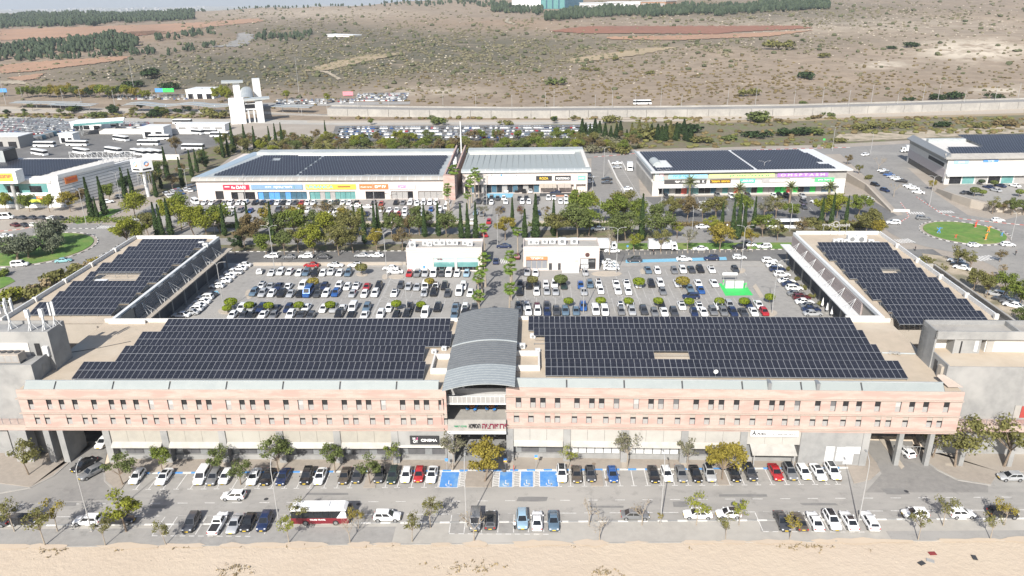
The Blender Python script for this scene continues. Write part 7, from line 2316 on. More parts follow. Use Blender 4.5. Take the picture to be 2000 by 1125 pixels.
# streets around
carrow('531,504,w,x,90 565,505,g,s,90 598,504,w,x,90 632,505,d,s,90 707,502,s,s,90 735,502,w,s,90 984,484,n,s,90 1195,493,w,s,90 1367.5,489,w,s,90 1444,486,b,x,90 1462,481,w,s,90 1492,485,w,x,90', 'along the middle street', 'cars along the middle street')
carrow('969,513,n,s,0 1010,504,m,x,0', 'on the drive between the pavilions', None)
carrow('40,520,w,v,-80 125,512,T,s,-70', 'circling the left roundabout', None)
carrow('12,464,w,s,-70 30,442,m,s,60 47,442,d,s,60 64,442,c,s,60 12,428,w,m,-80 43,428,d,s,70 63,428,d,s,70 82,428,d,s,70 100,429,w,s,70 119,430,b,x,-90 236,386,w,h,-60 211,397,w,x,-60 264,430,s,s,80 281,429,d,s,80', 'around the left roundabout', 'cars around the left roundabout', lod=2)
carrow('1803,429,g,e,-100 1744,438,w,x,80 1949,433,w,h,-90 1903,482,w*,h,-85 1968,481,w,h,-95', 'around the right roundabout', 'cars around the right roundabout')
carrow('1690,304,w,s,-60 1709,363,b,h,-160 1728,374,n,h,-160 1696,391,w,h,-80 1724,336,w,s,60 1730,340,d,s,60 1736,344,B,s,60 1743,348,s,s,60 1751,352,w,s,60 1760,356,b,s,60 1775,366,w,s,60 1783,370,w,s,60 1793,378,w,s,60', 'on the right side road', 'cars on the right side road', lod=3)
carrow('1849,358,b,v,100 1873,351,t,s,20 1891,352,w,s,20 1913,350,w,s,20 1928,351,s,s,20 1940,351,n,s,20 1953,350,w,s,20 1973,351,g,s,20 1990,351,b,s,20 1930,368,n,s,20 1944,374,s,s,20 1953,365,n,s,20 1981,365,w*,s,20 1887,379,d,s,-80', 'before the right edge hall', 'cars before the right edge hall', lod=3)
carrow('1867,513,w,s,50 1873,520,b,s,50 1878,526,w,s,50 1943,578,s,x,50 1957,588,d,s,50 1972,594,g,s,50 1978,600,w,s,50', 'under the trees right of the right wing', 'cars under the trees at right', lod=3)
# car park of the long hall
HC = 'cars before the back halls'
xs = [160, 218, 270, 318, 365, 427, 478, 555, 615, 680, 730, 775, 822, 870, 920, 965, 1010, 1097, 1143, 1190, 1240, 1290, 1345, 1480, 1540, 1655, 1710, 1765, 1820, 1870, 1920, 1970]
cs_ = 'wwdswwwbbnwbwdrwwbwbwwbdrbgwwwww'
carrow(' '.join('%.1f,%.1f,%s' % (360 + x / 4, 399 + (2 if x in (1540, 1820) else 0), c) for x, c in zip(xs, cs_)), 'in the front row before the long hall', HC, lod=3)
carrow('447,407,w,,90 451,421,w 470,414,g 489,415,B 510,413,d 544,412,d 544,421,d 560,413,s 570,412,d 584,409,w 601,414,w 642,415,w 656,415,w 657.5,421,w 674,413,w 696,404,w,s,90 717,407,w,s,90 716,421,n 705,418,s 747,413,w 761,413,w 775,413,w 791,413,w 765,421,m 779,421,r 791,421,w 820,413,w 842,412,B 836,421,g 821,421,w 501,438,w 637,436,d 657,437,d 765,437,w 820,437,d'.replace(',,90', ',s,90'),
  'in the inner rows before the long hall', HC, lod=3)
carrow('381,398,w,m,40 397,414,w,h,-35 367,411,w,s 375,417,s,s 802,397,w 814,397,w 827,397,w 840,397,w 852,397,w 875,396,w 822,413,w 859,411,w 871,408,w 866,418,d 885,432,w,s,-120', 'at the ends of the long hall car park', HC, lod=3)
carrow('937,375,d 989,375,w 1009.5,375,b 1024,376,b 1036,376,w 935,397,d 949,391,g 949,398,d 960,390,d 972,390,d 984,390,w 960,398,w 988,397,w 1015,390,d 1028,390,d 1020,397,w 1033,397,w 1050,390,d 1047,397,d 1071,390,w 1082,389,w 1085,380,n,x,70 1094.5,397,w 1105.5,389,w 1105.5,397,w 1119,389,d 981,413,n 942,421,g 929,419,l 922,437,w 1052,420,n 1015,411,m 955,436,r 945,461,r,s,20',
  'before the restaurant hall', HC, lod=3)
carrow('1150,348,s,s,90 1149,358,w,s,90 1185,352,b,s,90 1185,359,d,s,90 1204,321,w,s,90 1205,329,s,s,90 1224,371,w,s,90 1155,400,d,s,90 1167.5,450,w,s,90', 'on the service road', HC, lod=3)
carrow('1301,386,d 1401,384,g 1428,386,w 1460,383,d 1511,385,w 1522,385,b 1536,385,b 1567,385,s 1594,397,w,s,40 1374,400,w,s,20 1365,410,w,s,20 1569,397,d 1569,407,d 1372,446,w,s,-85', 'before the grey hall', HC, lod=3)
tag(MASS.build('parked_cars', [MAT['paint_' + q] for q in sorted(CW_)] + [MAT['car_trim'], MAT['car_glass']]), 'many small parked cars around the back halls', 'cars', kind='stuff')
# lorries and buses
def lorry(label, px, py, ang, L=8.5):
 r = thing('lorry', label, 'truck', G(px, py), ang)
 MB().box(-1.2, 1.2, -L / 2, L / 2 - 2.1, .9, 3.5).build('box_body', MAT['white_metal'], r)
 MB().hexa([(-1.1, L / 2 - 1.9, .5), (1.1, L / 2 - 1.9, .5), (1.1, L / 2, .5), (-1.1, L / 2, .5)], [(-1.05, L / 2 - 1.9, 2.5), (1.05, L / 2 - 1.9, 2.5), (1.0, L / 2 - .45, 2.5), (-1.0, L / 2 - .45, 2.5)]).build('cab', MAT['paint_white'], r)
 MB().hexa([(-.95, L / 2 - .26, 1.5), (.95, L / 2 - .26, 1.5), (.95, L / 2 - .22, 1.5), (-.95, L / 2 - .22, 1.5)], [(-.9, L / 2 - .46, 2.35), (.9, L / 2 - .46, 2.35), (.9, L / 2 - .41, 2.35), (-.9, L / 2 - .41, 2.35)]).build('windscreen', MAT['car_glass'], r)
 for s in (-1, 1):
  MB().box(min(s * 1.06, s * 1.09), max(s * 1.06, s * 1.09), L / 2 - 1.6, L / 2 - .7, 1.5, 2.2).build('side_window', MAT['car_glass'], r)
 MB().box(-.5, .5, -L / 2 + .2, L / 2 - .6, .55, .9).build('chassis', MAT['car_trim'], r)
 for y in (L / 2 - 1.1, -L / 2 + 1.4):
  for s in (-1, 1):
   o = MB().cyl((s * 1.15, y, .48), (s * .85, y, .48), .48, n=12).build('wheel', MAT['tyre'], r)
 return r
lorry('white box lorry parked under the street tree right of the pavilions', 1294, 489, radians(-90), 9.0)
lorry('white box lorry half hidden behind the right pavilion', 1180, 488, radians(-90), 8.0)
lorry('small white lorry on the ramp beside the grey hall', 1230, 333, radians(175), 6.0)
lorry('white lorry behind the right edge hall', 1776, 298, radians(80), 8.0)
def bus(label, p, ang, L=12.0, low='paint_white', roofm='white_metal', text=None, lod=0, H=3.1):
 r = thing('bus', label, 'bus', p, ang)
 W = 1.22
 h = L / 2
 m = MB()
 m.hexa([(-W, -h, .35), (W, -h, .35), (W, h, .35), (-W, h, .35)], [(-W, -h, 1.45), (W, -h, 1.45), (W, h, 1.45), (-W, h, 1.45)])
 m.build('lower_body', MAT[low], r)
 MB().hexa([(-W + .02, -h + .04, 1.45), (W - .02, -h + .04, 1.45), (W - .02, h - .02, 1.45), (-W + .02, h - .02, 1.45)], [(-W + .1, -h + .1, H - .45), (W - .1, -h + .1, H - .45), (W - .1, h - .35, H - .45), (-W + .1, h - .35, H - .45)]).build('window_band', MAT['car_glass'], r)
 MB().hexa([(-W + .05, -h + .02, H - .45), (W - .05, -h + .02, H - .45), (W - .05, h - .25, H - .45), (-W + .05, h - .25, H - .45)], [(-W + .25, -h + .2, H), (W - .25, -h + .2, H), (W - .25, h - .7, H), (-W + .25, h - .7, H)]).build('roof', MAT[roofm], r)
 if lod == 0:
  MB().hexa([(-W + .12, h - .0, 1.3), (W - .12, h - .0, 1.3), (W - .12, h + .03, 1.3), (-W + .12, h + .03, 1.3)], [(-W + .2, h - .36, H - .4), (W - .2, h - .36, H - .4), (W - .2, h - .3, H - .4), (-W + .2, h - .3, H - .4)]).build('windscreen', MAT['car_glass'], r)
  for k in range(5):
   y = -h + .8 + k * (L - 2) / 5
   for s in (-1, 1):
    MB().box(min(s * (W - .04), s * (W + .015)), max(s * (W - .04), s * (W + .015)), y, y + .05, 1.5, H - .5).build('window_pillar', MAT['car_trim'], r)
  MB().hexa([(W - .02, h - 1.9, 1.45), (W + .02, h - 1.9, 1.45), (W + .02, h - .1, 1.45), (W - .02, h - .1, 1.45)], [(W - .16, h - .9, H - .4), (W - .11, h - .9, H - .4), (W - .11, h - .5, H - .4), (W - .16, h - .5, H - .4)]).build('front_pillar', MAT[roofm], r)
  MB().box(-.6, .6, -.5, 1.6, H, H + .14).box(-.25, .25, 2.4, 2.9, H, H + .1).build('roof_hatch', MAT['white_metal'], r)
  for s in (-1, 1):
   MB().box(min(s * W, s * (W + .28)), max(s * W, s * (W + .28)), h - .2, h + .2, 1.7, 2.3).build('mirror', MAT['car_trim'], r)
   MB().box(min(s * .6, s * 1.0), max(s * .6, s * 1.0), h - .02, h + .02, .7, .95).build('headlight', MAT['lamp_clear'], r)
 for y in (h - 2.1, -h + 2.3):
  for s in (-1, 1):
   o = MB().cyl((s * (W + .02), y, .5), (s * (W - .3), y, .5), .5, n=14).build('wheel', MAT['tyre'], r)
   if lod == 0:
    MB().cyl((s * (W + .035), y, .5), (s * (W + .02), y, .5), .3, n=10).build('rim', MAT['rim'], o)
 if text:
  me = textmesh(text, MAT['ink_white'], 2.6, .28, .01)
  o = nw('lettering', me, r)
  o.rotation_euler = (0, 0, pi / 2)
  o.location = (W + .02, -.3, 1.15)
 return r
paint('paint_wine', (.16, .012, .02), .3)
p = G(628, 1020, .04)
bus('white and wine red coach parked along the lower kerb', (p.x, p.y + .4, .04), radians(-89), 9.3, 'paint_wine', 'paint_white', 'TOURS TRAVEL', H=3.25)
bus('white city bus waiting behind the middle tree belt', G(1527, 446), radians(-89), 13.5)
for i, (px, py, a, L) in enumerate([(88, 287, 85, 12), (152, 285, 85, 12), (237, 275, 60, 12), (291, 284, 85, 12), (312, 273, 90, 12), (78, 303, 60, 12), (160, 301, 60, 12), (222, 299, 60, 12), (272, 303, 58, 12), (287, 303, 58, 12), (302, 303, 58, 12), (378, 292, 85, 12), (245, 258, 75, 12), (285, 259, 70, 12), (382, 262, 65, 12), (408, 262, 80, 11), (357, 242, 88, 12), (430, 268, 85, 11)]):
 bus('white city bus, %s counted in the bus yard' % nth(i + 1), G(px, py), radians(a), L, lod=1)
# ================================================================== lamps
def lampmesh(kind, H):
 pole = MB()
 head = MB()
 if kind == 'single':
  pole.tube([(0, 0, 0), (0, 0, H * .5), (0, 0, H * .86), (0, .25, H * .94), (0, .9, H * .985), (0, 1.6, H)], [.11, .085, .065, .06, .05, .045], 7)
  head.box(-.14, .14, 1.5, 2.15, H - .05, H + .08)
 elif kind == 'double':
  pole.tube([(0, 0, 0), (0, 0, H * .5), (0, 0, H * .93)], [.12, .09, .075], 7)
  for s in (-1, 1):
   pole.tube([(0, 0, H * .93), (s * .35, 0, H * .975), (s * 1.0, 0, H * .995), (s * 1.8, 0, H)], [.06, .05, .045, .04], 6)
   head.box(min(s * 1.6, s * 2.35), max(s * 1.6, s * 2.35), -.13, .13, H - .04, H + .07)
 else:
  pole.tube([(0, 0, 0), (0, 0, H)], [.16, .09], 6)
  head.box(-.5, .5, -.1, .1, H - .2, H)
 base = MB().box(-.22, .22, -.22, .22, 0, .12)
 return pole.mesh('pole', MAT['pole_metal']), head.mesh('lamp_head', MAT['concrete_grey']), base.mesh('base_plate', MAT['concrete'])
LM = {}
def lamp(kind, p, H, rz, label, group):
 k = (kind, round(H * 2) / 2)
 if k not in LM:
  LM[k] = lampmesh(kind, k[1])
 r = thing('street_lamp' if kind != 'mast' else 'mast', label, 'street lamp' if kind != 'mast' else 'mast', p, rz, group)
 for me, nm in zip(LM[k], ('pole', 'lamp_head', 'base_plate')):
  nw(nm, me, r)
for i, (x, y) in enumerate([(179, 1037), (545.7, 1027.3), (911.4, 1028), (1290, 1021), (1676, 1023)]):
 lamp('single', G(x, y, .03), 12.6, 0, 'tall single arm street lamp, %s from the left along the lower kerb' % nth(i + 1), 'street lamps along the lower kerb')
for i, (x, y, h) in enumerate([(438, 606, 13), (536.6, 527.6, 13.5), (756, 542, 13.5), (795.4, 611, 13.5), (1139.5, 610, 13.5), (1203.4, 533.5, 13.5), (1446.8, 529.5, 13.5), (1507.5, 612.6, 14)]):
 lamp('double', G(x, y), h, 0, 'white double arm lamp, %s from the left in the courtyard car park' % nth(i + 1), 'double lamps of the courtyard')
for i, (x, y, h) in enumerate([(169, 439, 13), (238, 401, 13), (368, 382, 11), (420, 458, 9), (480, 391, 10), (604, 453, 9.5), (732, 408, 13), (869, 441, 11), (951, 411, 13), (972, 478, 9.5), (1156, 413, 13), (1171, 443, 9.5), (1179, 346, 13), (1292, 398, 13), (1351, 461, 9.5), (1487, 373, 12), (1542, 453, 9.5), (1815, 401, 11), (1448, 452, 9), (1700, 300, 10), (1625, 295, 12), (1974, 470, 9), (945, 384, 11)]):
 lamp('double' if h >= 11 else 'single', G(x, y), h, 0, 'white lamp post, %s from the left around the back halls' % nth(i + 1), 'lamp posts around the back halls')
for i, (x, y, h) in enumerate([(866, 222, 12), (930, 224, 13), (1000, 222, 12), (1065, 224, 14), (1082, 209, 12), (1162, 222, 12), (1195, 226, 16), (1240, 222, 13), (1290, 214, 14), (1330, 222, 12), (1420, 214, 14), (1475, 208, 13), (1550, 210, 14), (1605, 209, 13), (1655, 220, 14), (1700, 209, 14), (1750, 218, 12), (1800, 208, 14), (1830, 205, 14), (1880, 214, 12), (1940, 210, 14), (1985, 205, 14), (760, 222, 12), (700, 224, 12), (640, 224, 12), (590, 226, 12)]):
 lamp('mast', G(x, y), h, 0, 'thin grey railway mast, %s from the left along the embankment' % nth(i + 1), 'railway masts')
for i, (x, y, h) in enumerate([(263, 180, 28), (584, 182, 28), (12, 205, 28), (45, 196, 10), (125, 205, 12), (160, 205, 12), (225, 210, 12), (380, 210, 12), (400, 205, 12)]):
 lamp('mast', G(x, y), h, 0, 'tall thin light mast, %s from the left behind the station' % nth(i + 1), 'light masts behind the station')
# small blue signs for disabled drivers on posts
def postsign(label, px, py, z, mats, h=2.6, wd=.55):
 r = thing('post_sign', label, 'road sign', G(px, py, z))
 MB().cyl((0, 0, 0), (0, 0, h), .035, n=6).build('post', MAT['pole_metal'], r)
 zz = h
 for m_, hh in mats:
  MB().box(-wd / 2, wd / 2, -.05, -.02, zz - hh, zz).build('sign_plate', MAT[m_], r)
  zz -= hh + .02
postsign('round blue sign on a post beside the cinema bay', 873, 919, .12, [('kerb_blue', .6)])
postsign('blue and orange sign on a post left of the red bollard', 987, 918, .12, [('kerb_blue', .55), ('sm_amber', .3)])
postsign('blue and orange sign on a post behind the blue bays', 1047, 916, .12, [('kerb_blue', .55), ('sm_amber', .3)], 3.0)
postsign('small blue sign on a post in the middle street', 1225, 496, LOT, [('kerb_blue', .6)], 2.8)
postsign('green sign on a post by the back road', 1608, 284, LOT, [('bay_green', .9)], 3.5, 1.2)
r = thing('bollard', 'slim red bollard on the pavement before the passage', 'bollard', G(1003.5, 919, .12))
MB().cyl((0, 0, 0), (0, 0, 1.1), .07, n=8).build('post', MAT['kerb_red'], r)
for i in range(24):
 p = G(1228 + i * 10.5, 498 - i * .3)
 r = thing('bollard', 'short pale bollard, %s from the left along the middle street' % nth(i + 1), 'bollard', p, group='bollards of the middle street')
 MB().cyl((0, 0, 0), (0, 0, .75), .11, .09, 8).build('post', MAT['plaster_warm'], r)
# ------------------------------------------------------------------ roof gear
r = thing('chiller_unit', 'long beige chiller on the left tower terrace', 'chiller', (-96.0, 119.9, 18.05))
MB().box(-2.6, 2.6, -.1, 1.9, .25, 1.9).build('casing', MAT['blind_pale'], r)
for k in range(4):
 MB().cyl((-1.9 + k * 1.25, .95, 1.9), (-1.9 + k * 1.25, .95, 2.05), .5, n=12).build('fan', MAT['dark_metal'], r)
 MB().box(-2.4 + k * 1.25, -1.3 + k * 1.25, -.13, -.1, .4, 1.7).build('grille', MAT['blind'], r)
MB().box(-2.6, 2.6, 0, .2, 0, .25).box(-2.6, 2.6, 1.6, 1.8, 0, .25).build('skid', MAT['grey_metal'], r)
def antenna(label, loc, kind):
 r = thing('antenna', label, 'antenna', loc)
 m = MB()
 if kind == 0:
  m.tube([(0, 0, 0), (0, 0, 4.2)], [.22, .2], 9)
  m.build('mast', MAT['white_metal'], r)
  MB().box(-.35, .35, -.3, .3, 2.6, 4.2).build('radome', MAT['white_metal'], r)
 elif kind == 1:
  m.tube([(0, 0, 0), (0, 0, 5.0)], [.12, .1], 7)
  m.build('mast', MAT['white_metal'], r)
  for dx, dy in ((-.35, -.2), (.4, -.1), (0, .4)):
   MB().box(dx - .14, dx + .14, dy - .1, dy + .1, 2.4, 5.0).build('antenna_panel', MAT['white_metal'], r)
 else:
  m.tube([(0, 0, 0), (0, 0, 6.2)], [.2, .14], 8)
  m.build('mast', MAT['white_metal'], r)
  for k in range(6):
   t = k * pi / 3
   MB().box(1.1 * cos(t) - .16, 1.1 * cos(t) + .16, 1.1 * sin(t) - .12, 1.1 * sin(t) + .12, 3.6, 5.9).build('antenna_panel', MAT['white_metal'], r)
  c = MB()
  for z in (3.9, 5.4):
   for k in range(6):
    t, t2 = k * pi / 3, (k + 1) * pi / 3
    c.cyl((1.1 * cos(t), 1.1 * sin(t), z), (1.1 * cos(t2), 1.1 * sin(t2), z), .05, n=4)
    c.cyl((0, 0, z), (1.1 * cos(t), 1.1 * sin(t), z), .04, n=4)
  c.build('cage', MAT['grey_metal'], r)
 t = MB()
 for k in range(3):
  a = k * 2.1 + .5
  t.cyl((cos(a) * 1.0, sin(a) * 1.0, 0), (0, 0, 1.8), .06, n=5)
 t.build('tripod', MAT['white_metal'], r)
antenna('white antenna mast with ringed panels at the left end of the tower', (-97.8, 125.8, 22.35), 2)
antenna('single white antenna drum in the middle of the left tower', (-93.6, 125.2, 22.35), 0)
antenna('thick white antenna drum near the right corner of the left tower', (-91.2, 125.6, 22.35), 0)
antenna('white antenna with three panels at the right corner of the left tower', (-89.9, 126.8, 22.35), 1)
# roof boxes beside the arched roof
def curbbox(label, x, y, w_, d_, h_, mat='plaster', fill='roof_deck', rz=0):
 r = thing('roof_curb', label, 'roof curb', (x, y, 14.97), rz)
 t = .35
 MB().box(0, w_, 0, t, 0, h_).box(0, w_, d_ - t, d_, 0, h_).box(0, t, t, d_ - t, 0, h_).box(w_ - t, w_, t, d_ - t, 0, h_).build('curb', MAT[mat], r)
 MB().quad((t, t, .05), (w_ - t, t, .05), (w_ - t, d_ - t, .05), (t, d_ - t, .05)).build('curb_floor', MAT[fill], r)
p = G(834, 732, 15)
curbbox('white walled roof well left of the arched roof', p.x + .6, p.y + .3, 4.3, 6.2, 1.1)
p = G(1008, 727, 15)
curbbox('white walled roof well right of the arched roof', p.x - .6, p.y + .5, 5.0, 6.4, 1.1)
for i, (px, py, s) in enumerate([(848, 690, .8), (868, 684, .8), (860, 700, .7), (1041, 660, .9), (1020, 680, 1.0), (1008, 677, .8), (1050, 688, .8)]):
 p = G(px, py, 15)
 acunit('roof_unit', 'white cooling unit, %s beside the arched roof' % nth(i + 1), (p.x, p.y, 14.98), random.uniform(-.2, .2), s, group='cooling units beside the arched roof')
for i, (px, py, s) in enumerate([(1632, 476, 1.3), (1640, 474, 1.2), (1662, 473, 2.0), (1680, 474, 2.2), (1652, 475, 1.1), (1700, 476, 1.2), (1712, 480, 1.1)]):
 p = G(px, py, 15)
 acunit('roof_unit', 'pale cooling unit, %s at the far end of the right wing' % nth(i + 1), (p.x, p.y, 14.98), random.uniform(-.2, .2), s, group='cooling units on the right wing')
for i, (px, py, s) in enumerate([(340, 481, 1.0), (352, 481, 1.0), (375, 480, 1.1), (395, 480, 1.3), (402, 483, 1.2), (194, 555, 1.2), (205, 557, 1.4)]):
 p = G(px, py, 15)
 acunit('roof_unit', 'cooling unit, %s on the left wing roof' % nth(i + 1), (p.x, p.y, 14.98), random.uniform(-.2, .2), s, group='cooling units on the left wing')
p = G(185, 556, 15)
r = thing('skylight', 'tilted pale skylight in the gap of the left wing solar rows', 'skylight', (p.x - 1, p.y - .5, 14.97))
MB().hexa([(0, 0, 0), (3.4, 0, 0), (3.4, 1.8, 0), (0, 1.8, 0)], [(.2, .1, .6), (3.4, .1, .9), (3.4, 1.7, .9), (.2, 1.7, .6)]).build('frame', MAT['white_metal'], r)
p = G(1767, 548, 15.6)
r = thing('skylight', 'pale hatch in the gap of the right wing solar rows', 'skylight', (p.x, p.y, 14.97))
MB().hexa([(-1.2, -1, 0), (1.6, -1, 0), (1.6, 1.2, 0), (-1.2, 1.2, 0)], [(-1.1, -.9, .5), (1.5, -.9, .5), (1.5, 1.1, 1.1), (-1.1, 1.1, 1.1)]).build('hatch', MAT['blind'], r)
p = G(1393, 740, 15)
r = thing('satellite_dish', 'small white dish on the right parapet', 'dish', (p.x, p.y - 1.2, 16.4))
MB().cyl((0, 0, 0), (0, 0, .5), .04, n=6).build('post', MAT['pole_metal'], r)
MB().cyl((0, -.12, .75), (0, 0, .75), .42, .1, 16).build('reflector', MAT['white_metal'], r)
p = G(1745, 690, 15)
r = thing('roof_debris', 'small heap of stone slabs on the pipe on the right roof', 'debris', (p.x, p.y, 14.98))
for k in range(6):
 o = MB().box(-.5, .5, -.25, .25, 0, .14).build('stone_slab', MAT['concrete'], r)
 o.location = (random.uniform(-.8, .8), random.uniform(-.5, .5), .1 + .1 * (k % 2))
 o.rotation_euler = (random.uniform(-.2, .2), random.uniform(-.2, .2), random.uniform(0, 3))
a, b = G(1722, 690, 15), G(1787, 692, 15)
o = MB().cyl((a.x, a.y, 15.1), (b.x, b.y, 15.1), .16, n=8).build('roof_pipe', MAT['pale_metal'])
tag(o, 'pale pipe across the right roof deck', 'pipe')
a, b = G(140, 688, 15), G(255, 667, 15)
o = MB().tube([(a.x, a.y, 15.03), (b.x - 5, b.y - 3, 15.03), (b.x, b.y, 15.03)], .06, 5).build('roof_cable', MAT['dark_metal'])
tag(o, 'dark cable lying across the left roof deck', 'cable')
# terrace furniture under the arched roof
def furn(label, x, y, z, top, seatm, group):
 t = thing('cafe_table', label, 'table', (x, y, z), group=group)
 MB().cyl((0, 0, .70), (0, 0, .75), .55, n=14).build('table_top', MAT[top], t)
 MB().cyl((0, 0, 0), (0, 0, .70), .06, n=8).build('leg', MAT['dark_metal'], t)
CHM = None
colourmat('chair_blue', (.03, .22, .60))
colourmat('table_orange', (.66, .26, .08))
cm = MB().box(-.24, .24, -.24, .24, .42, .47).box(-.24, .24, .2, .25, .47, .9)
legs = MB().box(-.02, .02, -.02, .02, 0, .42)
cseat, cleg = cm.mesh('seat', MAT['chair_blue']), legs.mesh('leg', MAT['dark_metal'])
for ti, (tx, ty) in enumerate(((VY(922, 805, 121.8).x, 121.8), (VY(960, 805, 121.8).x, 121.8))):
 furn('%s round orange cafe table on the terrace under the arched roof' % ('left' if ti == 0 else 'right'), tx, ty, 7.5, 'table_orange', 'chair_blue', 'terrace tables')
 for k in range(4):
  a = k * pi / 2 + .6
  c = thing('cafe_chair', '%s blue chair at the %s terrace table' % (nth(k + 1), ('left', 'right')[ti]), 'chair', (tx + 1.0 * cos(a), ty + 1.0 * sin(a), 7.5), a - pi / 2, 'blue terrace chairs')
  nw('seat', cseat, c)
  for dx in (-.2, .2):
   for dy in (-.2, .2):
    nw('leg', cleg, c).location = (dx, dy, 0)
# parasols beside the right wing
for i, (x, y) in enumerate([(1605, 603), (1614, 612), (1623, 620)]):
 p = G(x, y)
 r = thing('closed_parasol', 'closed white parasol, %s from the left under the right canopy' % nth(i + 1), 'parasol', p, group='closed parasols')
 MB().cyl((0, 0, 0), (0, 0, 2.9), .04, n=6).build('pole', MAT['pole_metal'], r)
 MB().cyl((0, 0, 1.0), (0, 0, 3.0), .34, .05, 9).build('folded_canopy', MAT['sign_white'], r)
 MB().box(-.4, .4, -.4, .4, 0, .1).build('foot', MAT['concrete'], r)
for i, (x, y) in enumerate([(1537, 529), (1556, 549), (1570, 565), (1585, 583), (1602, 598)]):
 plant('shrub', G(x, y), 1.6, 'leaf_olive', 'potted plant, %s along the right canopy' % nth(i + 1), 'potted plants', .6)
# charging station in the green bays
for i, (x, y) in enumerate([(1424, 562), (1442, 562)]):
 r = thing('charging_cabinet', 'white charging cabinet, %s on the green bays' % ('left' if i == 0 else 'right'), 'charger', G(x, y))
 MB().box(-1.1, 1.1, -.5, .5, 0, 2.2).build('cabinet', MAT['white_metal'], r)
 MB().box(-.8, .8, -.53, -.5, .8, 1.7).build('panel', MAT['sign_white'], r)
 MB().box(-1.1, 1.1, -.55, .55, 2.2, 2.3).build('lid', MAT['concrete'], r)
for i, (x, y) in enumerate([(1412, 557), (1436, 556), (1456, 562)]):
 r = thing('charging_post', 'slim charging post, %s on the green bays' % nth(i + 1), 'charger', G(x, y), group='charging posts')
 MB().box(-.18, .18, -.14, .14, 0, 1.7).build('post', MAT['blind'], r)
 MB().box(-.14, .14, -.17, -.14, .9, 1.5).build('screen', MAT['bay_green'], r)
r = thing('canopy_sign', 'white sign panel behind the charging bays', 'sign', G(1424, 552))
MB().box(-2, 2, -.1, .1, 2.2, 2.9).build('board', MAT['sign_white'], r)
for x in (-1.6, 1.6):
 MB().cyl((x, 0, 0), (x, 0, 2.2), .06, n=6).build('post', MAT['pole_metal'], r)
# sculptures on the right roundabout
colourmat('sc_red', (.60, .06, .03))
colourmat('sc_orange', (.72, .25, .03))
colourmat('sc_blue', (.06, .25, .62))
for i, (x, y, mt, nm) in enumerate([(1833, 455, 'sc_blue', 'blue'), (1866, 465, 'sc_red', 'small red'), (1905, 444, 'sc_red', 'red'), (1930, 453, 'sc_orange', 'orange'), (1925, 468, 'sc_orange', 'dark orange'), (1956, 461, 'sc_blue', 'small blue')]):
 r = thing('dancing_sculpture', '%s abstract figure sculpture on the right roundabout lawn' % nm, 'sculpture', G(x, y, LOT + .3), random.uniform(-.6, .6), 'roundabout sculptures')
 k = .5 if 'small' in nm else .8
 m = MB()
 m.tube([(-.5 * k, 0, 0), (-.2 * k, 0, .9 * k), (.05, 0, 1.3 * k), (.1, 0, 2.0 * k)], [.12 * k, .16 * k, .2 * k, .22 * k], 7)
 m.tube([(.6 * k, .1, 0), (.35 * k, .05, .8 * k), (.05, 0, 1.3 * k)], [.12 * k, .15 * k, .18 * k], 7)
 m.tube([(.1, 0, 1.95 * k), (.7 * k, 0, 2.3 * k), (1.1 * k, 0, 2.1 * k)], [.12 * k, .1 * k, .07 * k], 6)
 m.tube([(.1, 0, 1.95 * k), (-.6 * k, 0, 1.8 * k), (-.9 * k, 0, 2.4 * k)], [.12 * k, .1 * k, .07 * k], 6)
 m.cyl((.12, 0, 2.05 * k), (.12, 0, 2.5 * k), .17 * k, .13 * k, 8)
 m.build('figure', MAT[mt], r)
 MB().box(-.6 * k, .6 * k, -.3 * k, .3 * k, 0, .08).build('plinth', MAT['concrete'], r)
